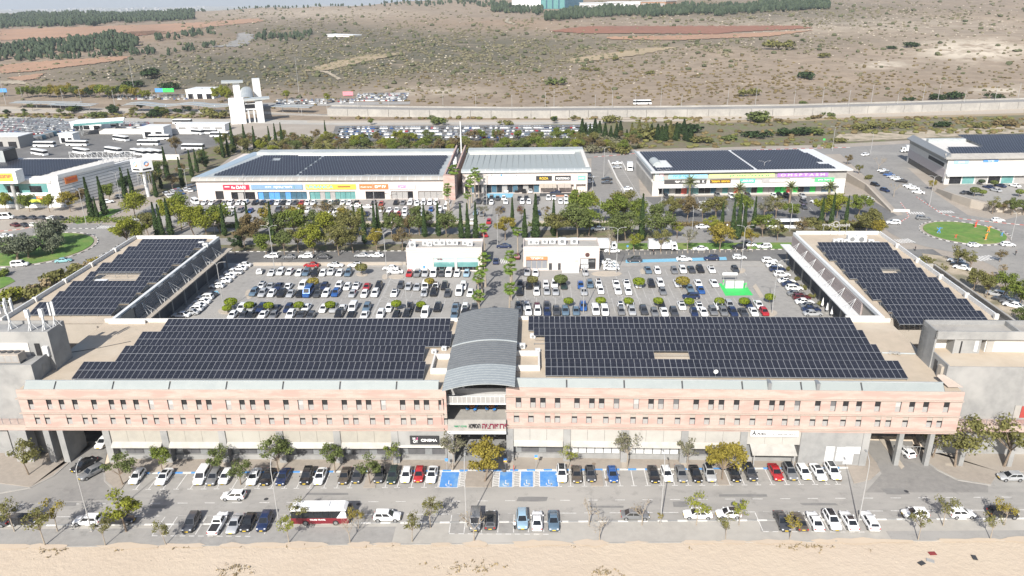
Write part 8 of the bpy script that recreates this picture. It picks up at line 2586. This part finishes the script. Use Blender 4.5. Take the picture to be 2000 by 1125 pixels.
# ------------------------------------------------------------------ people
def person(label, p, ang, shirt, trousers, walk=.25):
 J = {'pelvis': (0, 0, .92), 'chest': (0, .02, 1.28), 'neck': (0, .02, 1.47), 'head': (0, .04, 1.60), 'crown': (0, .03, 1.74),
   'sl': (-.19, 0, 1.40), 'el': (-.25, -walk * .5, 1.14), 'hl': (-.24, -walk * .6 + .08, .90), 'sr': (.19, 0, 1.40), 'er': (.25, walk * .4, 1.14), 'hr': (.24, walk * .8, .92),
   'hipl': (-.1, 0, .88), 'kl': (-.11, walk * .7, .50), 'al': (-.11, walk * .5, .08), 'tl': (-.11, walk * .5 + .17, .04),
   'hipr': (.1, 0, .88), 'kr': (.11, -walk * .3, .50), 'ar': (.11, -walk * 1.1, .10), 'tr': (.11, -walk * 1.1 + .15, .04)}
 E_ = [('pelvis', 'chest'), ('chest', 'neck'), ('neck', 'head'), ('head', 'crown'), ('chest', 'sl'), ('sl', 'el'), ('el', 'hl'), ('chest', 'sr'), ('sr', 'er'), ('er', 'hr'), ('pelvis', 'hipl'), ('hipl', 'kl'), ('kl', 'al'), ('al', 'tl'), ('pelvis', 'hipr'), ('hipr', 'kr'), ('kr', 'ar'), ('ar', 'tr')]
 Rr = dict(pelvis=.15, chest=.17, neck=.06, head=.10, crown=.07, sl=.07, el=.05, hl=.045, sr=.07, er=.05, hr=.045, hipl=.10, kl=.075, al=.05, tl=.035, hipr=.10, kr=.075, ar=.05, tr=.035)
 names = list(J)
 me = bpy.data.meshes.new('person')
 me.from_pydata([J[n] for n in names], [(names.index(a), names.index(b)) for a, b in E_], [])
 o = nw('person', me)
 md = o.modifiers.new('skin', 'SKIN')
 for n_, sv in zip(names, me.skin_vertices[0].data):
  sv.radius = (Rr[n_], Rr[n_])
  sv.use_root = n_ == 'pelvis'
 o.modifiers.new('sub', 'SUBSURF').levels = 1
 dg = bpy.context.evaluated_depsgraph_get()
 nm = bpy.data.meshes.new_from_object(o.evaluated_get(dg))
 o.modifiers.clear()
 o.data = nm
 nm.materials.clear()
 for m_ in (MAT['skin'], MAT[shirt], MAT[trousers], MAT['ink_black']):
  nm.materials.append(m_)
 for pl_ in nm.polygons:
  z = pl_.center.z
  x = abs(pl_.center.x)
  pl_.material_index = 3 if z < .12 or z > 1.66 else 2 if z < .93 and x < .2 else 1 if z < 1.46 and (x < .22 or z > 1.1) else 0
  pl_.use_smooth = True
 o.location = p
 o.rotation_euler = (0, 0, ang)
 tag(o, label, 'person')
colourmat('shirt_teal', (.10, .45, .45))
colourmat('shirt_dark', (.04, .04, .05))
person('person in dark clothes walking past the right roundabout', G(1787, 490), 1.2, 'shirt_dark', 'ink_black')
person('person in teal top standing in the tree shade before the passage', G(962, 905, .12), .3, 'shirt_teal', 'ink_black', .05)
person('person in white on the path between the right cypresses', G(1420, 446), .2, 'sign_white', 'ink_black')
person('person in dark clothes by the lorry in the middle street', G(1276, 498), 2.0, 'shirt_dark', 'ink_black', .1)
person('person in dark clothes beside the white minibus at the long hall', G(392, 404), 1.0, 'shirt_dark', 'ink_black', .2)
person('person on the crossing at the right edge below the roundabout', G(1983, 499), 1.8, 'shirt_dark', 'ink_black', .2)
person('person in white leaning at the open door of the light blue car', G(1005, 1034, .05), -.6, 'sign_white', 'ink_black', .05)
r = thing('open_umbrella', 'small teal umbrella beside the passage entrance', 'umbrella', G(966, 902, .12))
MB().cyl((0, 0, 0), (0, 0, 2.1), .025, n=6).build('stick', MAT['pole_metal'], r)
MB().cyl((0, 0, 1.85), (0, 0, 2.25), .75, .05, 10).build('canopy', MAT['shirt_teal'], r)
# scraps on the sand
for i, (x, y, mt, a) in enumerate([(1821, 1081, 'maroon_bar', .1), (1800, 1100, 'dark_metal', .5), (1817, 1095, 'concrete_grey', -.4), (1903, 1089, 'dark_metal', 1.4)]):
 o = MB().box(-.55, .55, -.35, .35, 0, .05).box(-.5, .5, -.3, .3, .05, .09).build('scrap_board', MAT[mt])
 o.location = G(x, y, 0)
 o.rotation_euler = (.05, .03, a)
 tag(o, '%s scrap board lying on the sand, %s from the left' % ({'maroon_bar': 'dark red', 'dark_metal': 'blackish', 'concrete_grey': 'grey'}[mt], nth([2, 1, 0, 3][i] + 1)), 'board')
mb_ = MB()
random.seed(3)
for i in range(420):
 px, py = random.choice([(random.gauss(925, 40), random.gauss(1108, 7)), (random.uniform(0, 2000), random.uniform(1068, 1120)), (random.gauss(1180, 12), random.gauss(1118, 4)), (random.gauss(460, 18), random.gauss(1112, 5))])
 p = G(px, py, 0)
 s = random.uniform(.03, .11)
 mb_.add([(p.x - s, p.y, 0), (p.x + s * .8, p.y - s, 0), (p.x + s, p.y + s, 0), (p.x, p.y, s)], [(0, 1, 3), (1, 2, 3), (2, 0, 3)])
tag(mb_.build('pebbles', MAT['limestone']), 'pebbles and clods scattered over the sandy yard', 'pebbles', kind='stuff')
wd_ = []
for _ in range(110):
 px, py = random.choice([(random.uniform(0, 2000), 1066 + abs(random.gauss(0, 4))), (random.gauss(1565, 40), random.gauss(1068, 3)), (random.gauss(105, 20), random.gauss(1077, 4)), (random.gauss(920, 40), random.gauss(1110, 8)), (random.gauss(1185, 16), random.gauss(1120, 4)), (random.gauss(460, 20), random.gauss(1114, 6))])
 p = G(px, py, 0)
 for k in range(5):
  wd_.append([p.x + random.gauss(0, .25), p.y + random.gauss(0, .2), random.uniform(.02, .14)])
tag(nw('dry_weeds', leafmesh('dry_weeds', leafquads(np.array(wd_), .26, RNG, .3), MAT['leaf_dry'])), 'dry weeds and clods on the sandy yard', 'weeds', kind='stuff')
# ================================================================== railway, station and yard
RWL = thing('railway_wall', 'long pale concrete retaining wall of the railway embankment', 'wall', (*G(640, 226)[:2], LOT))
o0 = G(640, 226)
segs = [G(x, y) for x, y in ((640, 226), (800, 229), (1000, 231), (1300, 229), (1550, 226), (1800, 219), (2060, 211))]
for a, b in zip(segs[:-1], segs[1:]):
 a, b = a - o0, b - o0
 n = int((b - a).length / 12)
 for k in range(n):
  p, q = a + (b - a) * (k / n), a + (b - a) * ((k + 1) / n)
  MB().hexa([(p.x + .1, p.y, 0), (q.x - .1, q.y, 0), (q.x - .1, q.y + 11, 0), (p.x + .1, p.y + 11, 0)], [(p.x + .1, p.y, 4.6), (q.x - .1, q.y, 4.6), (q.x - .1, q.y + 11, 4.6), (p.x + .1, p.y + 11, 4.6)]).build('wall_panel', MAT['concrete'], RWL)
 MB().hexa([(a.x, a.y + .8, 4.6), (b.x, b.y + .8, 4.6), (b.x, b.y + 10.8, 4.6), (a.x, a.y + 10.8, 4.6)], [(a.x, a.y + .8, 4.7), (b.x, b.y + .8, 4.7), (b.x, b.y + 10.8, 4.7), (a.x, a.y + 10.8, 4.7)]).build('road_deck', MAT['asphalt'], RWL)
 MB().hexa([(a.x, a.y + 10.5, 4.6), (b.x, b.y + 10.5, 4.6), (b.x, b.y + 10.9, 4.6), (a.x, a.y + 10.9, 4.6)], [(a.x, a.y + 10.5, 5.6), (b.x, b.y + 10.5, 5.6), (b.x, b.y + 10.9, 5.6), (a.x, a.y + 10.9, 5.6)]).build('guard_rail', MAT['concrete'], RWL)
p = G(1256, 221)
bus('white coach driving along the top of the railway wall', (p.x, p.y + 6, LOT + 4.7), radians(-89), 12, lod=1)
sheet('railway_bed', gp([(0, 221), (470, 222), (640, 228), (1300, 234), (2000, 218), (2000, 213), (1300, 231), (640, 225), (470, 215), (0, 208)]), LOT + .07, 'paving_pale')
sheet('service_track', gp([(600, 240), (1000, 239), (1300, 237.5), (1700, 229), (2000, 221), (2000, 217), (1700, 225), (1300, 234), (1000, 235), (600, 236)]), LOT + .085, 'paving_pale')
sheet('rail_road', gp([(0, 234), (480, 241), (640, 244), (1160, 243), (1190, 240), (1180, 236), (640, 236), (480, 233), (0, 228)]), LOT + .075, 'pavement_pale')
for k in range(2):
 a, b = G(0, 214 + k * 2.5), G(640, 224 + k * 1.5)
 o = MB().hexa([(a.x, a.y, LOT + .1), (b.x, b.y, LOT + .1), (b.x, b.y + .3, LOT + .1), (a.x, a.y + .3, LOT + .1)], [(a.x, a.y, LOT + .3), (b.x, b.y, LOT + .3), (b.x, b.y + .3, LOT + .3), (a.x, a.y + .3, LOT + .3)]).build('railway_track', MAT['grey_metal'])
 tag(o, kind='structure')
for i, (x0, x1, y, hh) in enumerate([(20, 150, 208, 4), (95, 180, 212, 4), (240, 470, 216, 5), (530, 605, 216, 4), (30, 130, 205, 3)]):
 a, b = G(x0, y + 4), G(x1, y + 6)
 r = thing('platform_roof', 'grey platform roof, %s of the railway station' % nth(i + 1), 'roof', (a.x, a.y, LOT), atan2(b.y - a.y, b.x - a.x), 'platform roofs')
 L = (b - a).length
 m = MB()
 n = 16
 for k in range(n):
  f0, f1 = k / n, (k + 1) / n
  z0, z1 = hh + .8 * sin(f0 * 14) * (1 if i == 2 else .1), hh + .8 * sin(f1 * 14) * (1 if i == 2 else .1)
  for (ya, yb, dz) in ((0, 5, 0), (5, 11 if i == 2 else 8, .5)):
   m.hexa([(L * f0, ya, z0 + dz - .2), (L * f1, ya, z1 + dz - .2), (L * f1, yb, z1 + dz - .2), (L * f0, yb, z0 + dz - .2)], [(L * f0, ya, z0 + dz), (L * f1, ya, z1 + dz), (L * f1, yb, z1 + dz), (L * f0, yb, z0 + dz)])
 m.build('roof_sheet', MAT['vault_pale'], r)
 for k in range(int(L / 12)):
  MB().cyl((6 + k * 12, 5, 0), (6 + k * 12, 5, hh), .25, n=7).build('post', MAT['white_metal'], r)
STN = thing('station_tower', 'white station access tower with grey barrel footbridge', 'building', (-177.7, 470, LOT), radians(20))
MB().hexa([(-9.4, 0, 0), (-.5, 0, 0), (-.5, 7, 0), (-9.4, 7, 0)], [(-9.4, 0, 15.2), (-.5, 0, 15.2), (-.5, 7, 15.2), (-9.4, 7, 15.2)]).build('front_slab', MAT['sign_white'], STN)
MB().box(6.3, 10.4, 0, 7, 0, 13.5).build('right_slab', MAT['white_metal'], STN)
MB().box(-.5, 6.3, 1, 7, 8, 12).build('lobby', MAT['white_metal'], STN)
MB().box(0, 5.8, .8, 1, 9, 11.5).build('lobby_glass', MAT['window_dark'], STN)
for x in (1.0, 4.2):
 MB().box(x, x + .9, 1.5, 5, 0, 8).build('column', MAT['white_metal'], STN)
MB().hexa([(-.2, -1, 13.6), (15, -1, 14.2), (15, 8, 14.2), (-.2, 8, 13.6)], [(-.2, -1, 14.8), (15, -1, 15.0), (15, 8, 15.0), (-.2, 8, 14.8)]).build('wing_roof', MAT['pale_metal'], STN)
m = MB()
n = 10
for k in range(n):
 t0, t1 = pi * k / n, pi * (k + 1) / n
 m.quad((1.5 - 4 * cos(t0), 6, 12.5 + 3 * sin(t0)), (1.5 - 4 * cos(t0), 62, 13 + 3 * sin(t0)), (1.5 - 4 * cos(t1), 62, 13 + 3 * sin(t1)), (1.5 - 4 * cos(t1), 6, 12.5 + 3 * sin(t1)))
m.build('footbridge', MAT['pale_metal'], STN)
MB().box(-7, -2.6, 60, 66, 0, 19).build('rear_slab', MAT['sign_white'], STN)
MB().box(6, 11, 58, 66, 0, 21).build('rear_slab', MAT['white_metal'], STN)
MB().hexa([(-14, 58, 19), (0, 58, 19), (0, 67, 19), (-14, 67, 19)], [(-14, 58, 20.4), (0, 58, 20), (0, 67, 20), (-14, 67, 20.4)]).build('wing_roof', MAT['pale_metal'], STN)
def shed(name, label, px0, px1, py, dep, h_, mat, roof=None, cat='building'):
 a, b = G(px0, py), G(px1, py)
 r = thing(name, label, cat, (a.x, a.y, LOT), atan2(b.y - a.y, b.x - a.x))
 L = (b - a).length
 MB().box(0, L, 0, dep, 0, h_).build('wall', MAT[mat], r)
 MB().box(-.4, L + .4, -.4, dep + .4, h_, h_ + .4).build('roof', MAT[roof or 'white_metal'], r)
 n = max(2, int(L / 6))
 for k in range(n):
  MB().box(L * (k + .2) / n, L * (k + .8) / n, -.06, 0, .3, h_ * .6).build('opening', MAT['window_dark'], r)
 return r
shed('station_hall', 'white station hall behind the platforms', 365, 418, 194, 18, 7, 'sign_white')
shed('yard_office', 'white office block in the bus yard', 118, 145, 280, 6, 5, 'sign_white')
shed('yard_office', 'white two part office in the bus yard', 280, 322, 270, 9, 6, 'sign_white')
shed('yard_office', 'long white low shed in the bus yard', 140, 200, 254, 9, 4.5, 'sign_white')
shed('yard_office', 'white shed at the right end of the bus yard', 345, 440, 256, 8, 3.6, 'sign_white')
shed('wash_hall', 'white hall at the far left of the bus yard', -40, 40, 290, 12, 6, 'blind')
a = G(148, 268)
r = thing('fuel_canopy', 'large white fuel canopy in the bus yard', 'canopy', (a.x, a.y, LOT), radians(25))
MB().box(0, 26, 0, 16, 6.5, 7.4).build('canopy_roof', MAT['sign_white'], r)
MB().box(.2, 25.8, -.1, 0, 6.3, 7.5).build('green_edge', MAT['glass_teal'], r)
for x in (3, 22):
 for y in (4, 12):
  MB().box(x - .4, x + .4, y - .4, y + .4, 0, 6.5).build('column', MAT['grey_metal'], r)
sheet('yard_ground', gp([(0, 300), (40, 262), (150, 252), (430, 256), (430, 300), (330, 308), (100, 310), (0, 312)]), LOT + .06, 'asphalt_dark')
for i in range(8):
 p = G(48 + i * 7.5, 283 - i * 2.4)
 r = thing('container', '%s container, %s from the left beside the bus yard' % (('grey', 'blue', 'pale')[i % 3], nth(i + 1)), 'container', (p.x, p.y, LOT), radians(62), 'containers beside the bus yard')
 MB().box(-3, 3, -1.2, 1.2, 0, 2.6).build('box', MAT[('concrete_grey', 'glass_blue', 'blind')[i % 3]], r)
 MB().box(-3.03, -3, -1.1, 1.1, .1, 2.5).build('doors', MAT['grey_metal'], r)
# far car parks: hundreds of cars that read as a mass
def carmass(name, label, poly, cols, rows, z=LOT, skip=.12, seed=1):
 rng = random.Random(seed)
 paints = ['paint_white'] * 9 + ['paint_silver'] * 2 + ['paint_grey', 'paint_dark_grey', 'paint_black', 'paint_black', 'paint_navy', 'paint_blue', 'paint_red', 'paint_steel']
 mats = [MAT[q] for q in dict.fromkeys(paints)] + [MAT['car_trim'], MAT['shade_wall']]
 names = list(dict.fromkeys(paints))
 m = MB()
 A, B, C_, D_ = [Vector((*q, 0)) for q in gp(poly, z)]
 for j in range(rows):
  for i in range(cols):
   if rng.random() < skip:
    continue
   u, v = (i + .5) / cols, (j + .5) / rows
   p = A.lerp(B, u).lerp(D_.lerp(C_, u), v)
   mi = names.index(rng.choice(paints))
   L, W = 2.15, .88
   ax = (D_ - A).normalized()
   bx = Vector((ax.y, -ax.x, 0))
   def q(x, y, zz):
    return (p + bx * x + ax * y)[:2] + (z + zz,)
   m.hexa([q(-W, -L, .3), q(W, -L, .3), q(W, L, .3), q(-W, L, .3)], [q(-W, -L, .88), q(W, -L, .88), q(W * .95, L, .75), q(-W * .95, L, .75)], mi)
   m.hexa([q(-.8, -1.9, .88), q(.8, -1.9, .88), q(.8, 1.0, .86), q(-.8, 1.0, .86)], [q(-.64, -1.4, 1.4), q(.64, -1.4, 1.4), q(.64, .3, 1.4), q(-.64, .3, 1.4)], len(names) + 1)
   m.quad(q(-.6, -1.35, 1.42), q(.6, -1.35, 1.42), q(.6, .25, 1.42), q(-.6, .25, 1.42), mi)
 o = m.build(name, mats)
 tag(o, label, 'cars', kind='stuff')
carmass('parked_cars', 'far commuter car park packed with cars at the left edge', [(-10, 272), (150, 256), (118, 234), (-10, 234)], 40, 10, seed=1)
carmass('parked_cars', 'row of parked cars below the left railway verge', [(118, 247), (290, 247), (290, 240), (118, 240)], 42, 2, seed=2)
carmass('parked_cars', 'long far car park behind the tree belt in the middle', [(655, 272), (1185, 272), (1160, 247), (665, 249)], 100, 4, seed=3)
carmass('parked_cars', 'far car park at the foot of the hill', [(690, 199), (790, 199), (800, 183), (700, 184)], 30, 5, seed=4)
carmass('parked_cars', 'cars parked behind the station', [(540, 205), (690, 203), (690, 194), (540, 196)], 40, 3, seed=5, skip=.4)
carmass('parked_cars', 'cars parked behind the platforms at left', [(230, 196), (370, 196), (370, 186), (230, 187)], 36, 3, seed=6, skip=.4)
carmass('parked_cars', 'cars at the foot of the supermarket cypress row', [(330, 388), (385, 372), (380, 362), (320, 380)], 10, 3, seed=7, skip=.3)
sheet('far_parking', gp([(-30, 276), (155, 258), (300, 250), (300, 236), (-30, 230)]), LOT + .05, 'asphalt_lot')
sheet('far_parking', gp([(645, 276), (1195, 276), (1165, 244), (655, 246)]), LOT + .05, 'asphalt_dark')
sheet('far_parking', gp([(530, 208), (800, 204), (806, 182), (690, 182), (540, 192), (230, 184), (225, 200), (380, 204)]), LOT + .05, 'asphalt_lot')
p = T(680, 188)
r = thing('billboard', 'small pink billboard beside the far car park', 'billboard', (p.x, p.y, LOT))
MB().box(-4, 4, -.2, .2, 1, 4).build('board', colourmat('bill_pink', (.62, .22, .26)), r)
MB().box(-4, -3.6, 0, .3, 0, 1).box(3.6, 4, 0, .3, 0, 1).build('post', MAT['grey_metal'], r)
for i, (x, mt, nm) in enumerate([(316, 'kerb_blue', 'blue'), (331, 'bay_green', 'green'), (6, 'kerb_blue', 'wide blue')]):
 p = G(x, 190)
 r = thing('gantry_sign', '%s road gantry sign behind the platforms' % nm, 'road sign', (p.x, p.y, LOT))
 MB().box(-4.5, 4.5, -.15, .15, 4, 7).build('board', MAT[mt], r)
 for dx in (-4, 4):
  MB().cyl((dx, .2, 0), (dx, .2, 4), .15, n=6).build('post', MAT['grey_metal'], r)
# ================================================================== hills: scrub, stones, forest, far buildings
ICO_V = []
ph = (1 + 5 ** .5) / 2
for s1 in (-1, 1):
 for s2 in (-1, 1):
  ICO_V += [(0, s1, s2 * ph), (s1, s2 * ph, 0), (s2 * ph, 0, s1)]
ICO_V = np.array(ICO_V) / hypot(1, ph)
ICO_F = []
for a in range(12):
 for b in range(a + 1, 12):
  for c in range(b + 1, 12):
   if all(np.linalg.norm(ICO_V[i] - ICO_V[j]) < 1.1 for i, j in ((a, b), (b, c), (a, c))):
    n_ = np.cross(ICO_V[b] - ICO_V[a], ICO_V[c] - ICO_V[a])
    ICO_F.append((a, b, c) if n_ @ ICO_V[a] > 0 else (a, c, b))
def blobs(name, label, cat, pts, mat, jit=.35):
 """pts: (position, width, height) ; rough low clumps joined into one mass"""
 V_, F_ = [], []
 rng = np.random.default_rng(len(pts))
 for k, (p, w_, h_) in enumerate(pts):
  v = ICO_V * (1 + jit * rng.normal(size=(12, 1)) * .6) * np.array([w_ * .5, w_ * .5, h_ * .62]) + np.array([p.x, p.y, p.z + h_ * .32])
  V_ += v.tolist()
  F_ += [(a + 12 * k, b + 12 * k, c + 12 * k) for a, b, c in ICO_F]
 me = bpy.data.meshes.new(name)
 me.from_pydata(V_, [], F_)
 me.materials.append(MAT[mat])
 o = nw(name, me)
 tag(o, label, cat, kind='stuff')
def pick(n, fn, ymax, over=8):
 X, Y = [], []
 for _ in range(n * over):
  x, y = random.uniform(-30, 2030), random.uniform(2, ymax)
  if random.random() < fn(x, y):
   X.append(x)
   Y.append(y)
   if len(X) >= n:
    break
 q = TB(X, Y)
 return [Vector(p) for p in q if not np.isnan(p[0])]
def scatter(n, fn, wmin, wmax, asp=.6):
 out = []
 for p in pick(n, fn, 212):
  if p.y > 3600:
   continue
  w_ = random.uniform(wmin, wmax) * (1 + min(1.6, p.y / 1400))
  out.append((p, w_, w_ * asp * random.uniform(.6, 1.1)))
 return out
leafmat('leaf_scrub', (.185, .168, .108), (.115, .107, .066), .1)
leafmat('leaf_scrub_dark', (.115, .120, .066), (.066, .075, .042), .1)
random.seed(22)
mass = []
for _ in range(900):
 px, py = random.choice([(random.uniform(1240, 1640), random.uniform(256, 290)), (random.uniform(1600, 2000), random.uniform(244, 262)), (random.uniform(1240, 2000), random.uniform(232, 246)), (random.uniform(600, 1240), random.uniform(274, 296)), (random.uniform(0, 470), random.uniform(224, 232)), (random.uniform(640, 2000), 233 - random.uniform(0, 2))])
 w_ = random.uniform(1.2, 4.0)
 mass.append((G(px, py), w_, w_ * random.uniform(.35, .6)))
blobs('roadside_scrub', 'low dry scrub on the slope between back road and railway', 'scrub', mass[:450], 'leaf_brown')
blobs('roadside_scrub', 'low olive scrub on the slope between back road and railway', 'scrub', mass[450:], 'leaf_olive')
random.seed(21)
dens = lambda x, y: min(1, 1.3 * blob(x, y, 850, 110, 330, 45) + .6 * blob(x, y, 1500, 25, 420, 28) + .5 * blob(x, y, 380, 140, 220, 24) + .55 * blob(x, y, 1350, 90, 330, 14) + .5 * blob(x, y, 600, 45, 260, 25) + .05) * (y < 196) * (1 - .92 * blob(x, y, 1300, 165, 420, 32)) * (1 - 1.0 * blob(x, y, 1330, 60, 260, 11)) * (1 - .9 * blob(x, y, 230, 66, 230, 12))
blobs('hillside_scrub', 'low grey green scrub covering the dry hills', 'scrub', scatter(6500, lambda x, y: dens(x, y) * (.15 + .85 * (sin(x / 31 + y / 7) + sin(x / 13 - y / 5 + 2) > -.2)), .9, 2.7, .55), 'leaf_scrub')
blobs('hillside_scrub', 'darker green bushes dotted over the dry hills', 'scrub', scatter(620, lambda x, y: min(1, dens(x, y) + .05 * (y < 150)), 1.8, 4.2, .65), 'leaf_scrub_dark')
blobs('hillside_scrub', 'small brown tufts on the lower slope above the railway', 'scrub', scatter(1500, lambda x, y: min(1, 1.1 * blob(x, y, 1350, 165, 600, 38)), .9, 2.4, .5), 'leaf_brown')
blobs('stones', 'pale limestone boulders strewn over the hills', 'stones', scatter(1700, lambda x, y: min(1, .9 * blob(x, y, 1650, 45, 380, 40) + .55 * blob(x, y, 800, 120, 380, 45) + .6 * blob(x, y, 600, 22, 200, 18) + .5 * blob(x, y, 300, 140, 160, 16)) * (y < 170), .6, 1.6, .4), 'limestone')
def forest(n, poly_fn, hmin, hmax, name, label, mat):
 V_, F_ = [], []
 rng = np.random.default_rng(n)
 for p in pick(n, poly_fn, 120, 30):
  h_ = random.uniform(hmin, hmax)
  r_ = h_ * random.uniform(.26, .36)
  o = len(V_)
  for (zf, rf) in ((.18, .75), (.45, 1.0), (.75, .72)):
   for a in range(6):
    t = a * pi / 3 + rng.random() * .5
    q = rf * r_ * (.75 + .5 * rng.random())
    V_.append((p.x + q * cos(t), p.y + q * sin(t), p.z + h_ * (zf + .06 * rng.normal())))
  V_.append((p.x, p.y, p.z + h_))
  for lv in range(2):
   for a in range(6):
    F_.append((o + lv * 6 + a, o + lv * 6 + (a + 1) % 6, o + lv * 6 + 6 + (a + 1) % 6, o + lv * 6 + 6 + a))
  for a in range(6):
   F_.append((o + 12 + a, o + 12 + (a + 1) % 6, o + 18))
 me = bpy.data.meshes.new(name)
 me.from_pydata(V_, [], F_)
 me.materials.append(MAT[mat])
 tag(nw(name, me), label, 'forest', kind='stuff')
def inband(x, y, pts, lo, hi):
 """pts: polyline of band centre; lo/hi offsets"""
 for (x0, y0), (x1, y1) in zip(pts[:-1], pts[1:]):
  if x0 <= x <= x1:
   c = y0 + (y1 - y0) * (x - x0) / (x1 - x0)
   return 1.0 if c + lo + 4 * sin(x / 17 + 1) * sin(x / 41) <= y <= c + hi + 3.5 * sin(x / 23) * sin(x / 9 + y) else 0.0
 return 0.0
leafmat('leaf_pine', (.065, .085, .052), (.032, .046, .031), .1)
forest(2600, lambda x, y: inband(x, y, [(-20, 42), (120, 36), (250, 26), (380, 24)], -9, 17) * (1 if y < 53 - max(0, x - 250) * .05 else .1), 8, 13, 'pine_forest', 'dark pine wood on the ridge at the upper left', 'leaf_pine')
forest(520, lambda x, y: inband(x, y, [(-20, 100), (100, 88), (220, 76), (270, 84)], -6, 22) * .8, 6, 10, 'pine_grove', 'looser pine grove below the ridge at left', 'leaf_pine')
forest(260, lambda x, y: max(inband(x, y, [(300, 74), (420, 62)], -4, 9), inband(x, y, [(500, 72), (610, 70)], -4, 8)), 6, 9, 'pine_grove', 'small pine groves beside the highway bend', 'leaf_pine')
forest(260, lambda x, y: inband(x, y, [(0, 124), (150, 114), (330, 104), (420, 92)], -5, 2), 5, 8, 'tree_line', 'line of trees along the orange field', 'leaf_pine')
forest(1700, lambda x, y: inband(x, y, [(1065, 33), (1200, 24), (1400, 20), (1620, 8)], -6, 9) * .9 + inband(x, y, [(960, 18), (1060, 24)], -8, 6) * .8, 7, 11, 'pine_forest', 'pine wood before the white factory on the horizon', 'leaf_pine')
forest(700, lambda x, y: inband(x, y, [(380, 22), (600, 12), (900, 8), (960, 12)], -8, 3) * .7, 6, 10, 'pine_grove', 'thin line of trees on the skyline ridge', 'leaf_pine')
def farbuilding(label, px0, px1, py, h_, dep, mat, win=None, name='factory'):
 a, b = T(px0, py), T(px1, py)
 if a is None or b is None:
  return
 b.z = a.z = min(a.z, b.z)
 r = thing(name, label, 'building', (a.x, a.y, a.z - 2), atan2(b.y - a.y, b.x - a.x))
 L = (b - a).length
 MB().box(0, L, 0, dep, 0, h_ + 2).build('wall', MAT[mat], r)
 MB().box(-1, L + 1, -1, dep + 1, h_ + 2, h_ + 2.8).build('roof', MAT['white_metal'], r)
 if win:
  n = max(2, int(L / 14))
  for k in range(n):
   MB().box(L * (k + .12) / n, L * (k + .88) / n, -.3, 0, 3, h_ - 1).build('window', MAT[win], r)
farbuilding('white factory hall on the horizon', 1000, 1056, 17, 17, 60, 'sign_white')
farbuilding('blue glass office block beside the white factory', 1056, 1104, 18, 20, 50, 'glass_blue', 'glass_teal', 'office_block')
farbuilding('low white hall right of the blue office block', 1132, 1185, 17, 10, 40, 'sign_white', 'blind')
farbuilding('long low white hall on the horizon', 1187, 1250, 14, 9, 40, 'sign_white', 'blind')
farbuilding('low hall with orange front on the horizon', 1252, 1300, 13, 9, 40, 'orange_soil', 'blind')
farbuilding('small white house on the hill at the left', 640, 690, 72, 3, 14, 'sign_white', None, 'long_shed')
m_ = []
random.seed(9)
V_ = MB()
for p in pick(420, lambda x, y: 1.0 * (x < 400), 22, 8):
 if p.y < 3500:
  continue
 s = random.uniform(8, 22)
 V_.box(p.x - s, p.x + s, p.y - s, p.y + s, p.z - 2, p.z + random.uniform(6, 22))
if V_.v:
 tag(V_.build('distant_town', MAT['concrete']), 'hazy white town on the plain at the upper left', 'town', kind='stuff')
# ================================================================== haze
hz = MB().box(-15000, 15000, -300, 16500, -170, 130).build('haze', [])
vm = bpy.data.materials.new('haze_air')
vm.use_nodes = True
n = vm.node_tree
for q in list(n.nodes):
 n.nodes.remove(q)
out = n.nodes.new('ShaderNodeOutputMaterial')
pv = n.nodes.new('ShaderNodeVolumePrincipled')
pv.inputs['Color'].default_value = (.80, .88, 1.0, 1)
pv.inputs['Density'].default_value = HAZE
pv.inputs['Anisotropy'].default_value = .0
n.links.new(pv.outputs[0], out.inputs['Volume'])
hz.data.materials.append(vm)
tag(hz, 'thin pale haze in the air over the whole view', 'haze', kind='stuff')
print('cars', TOTAL[0], 'objects', len(SC.objects))
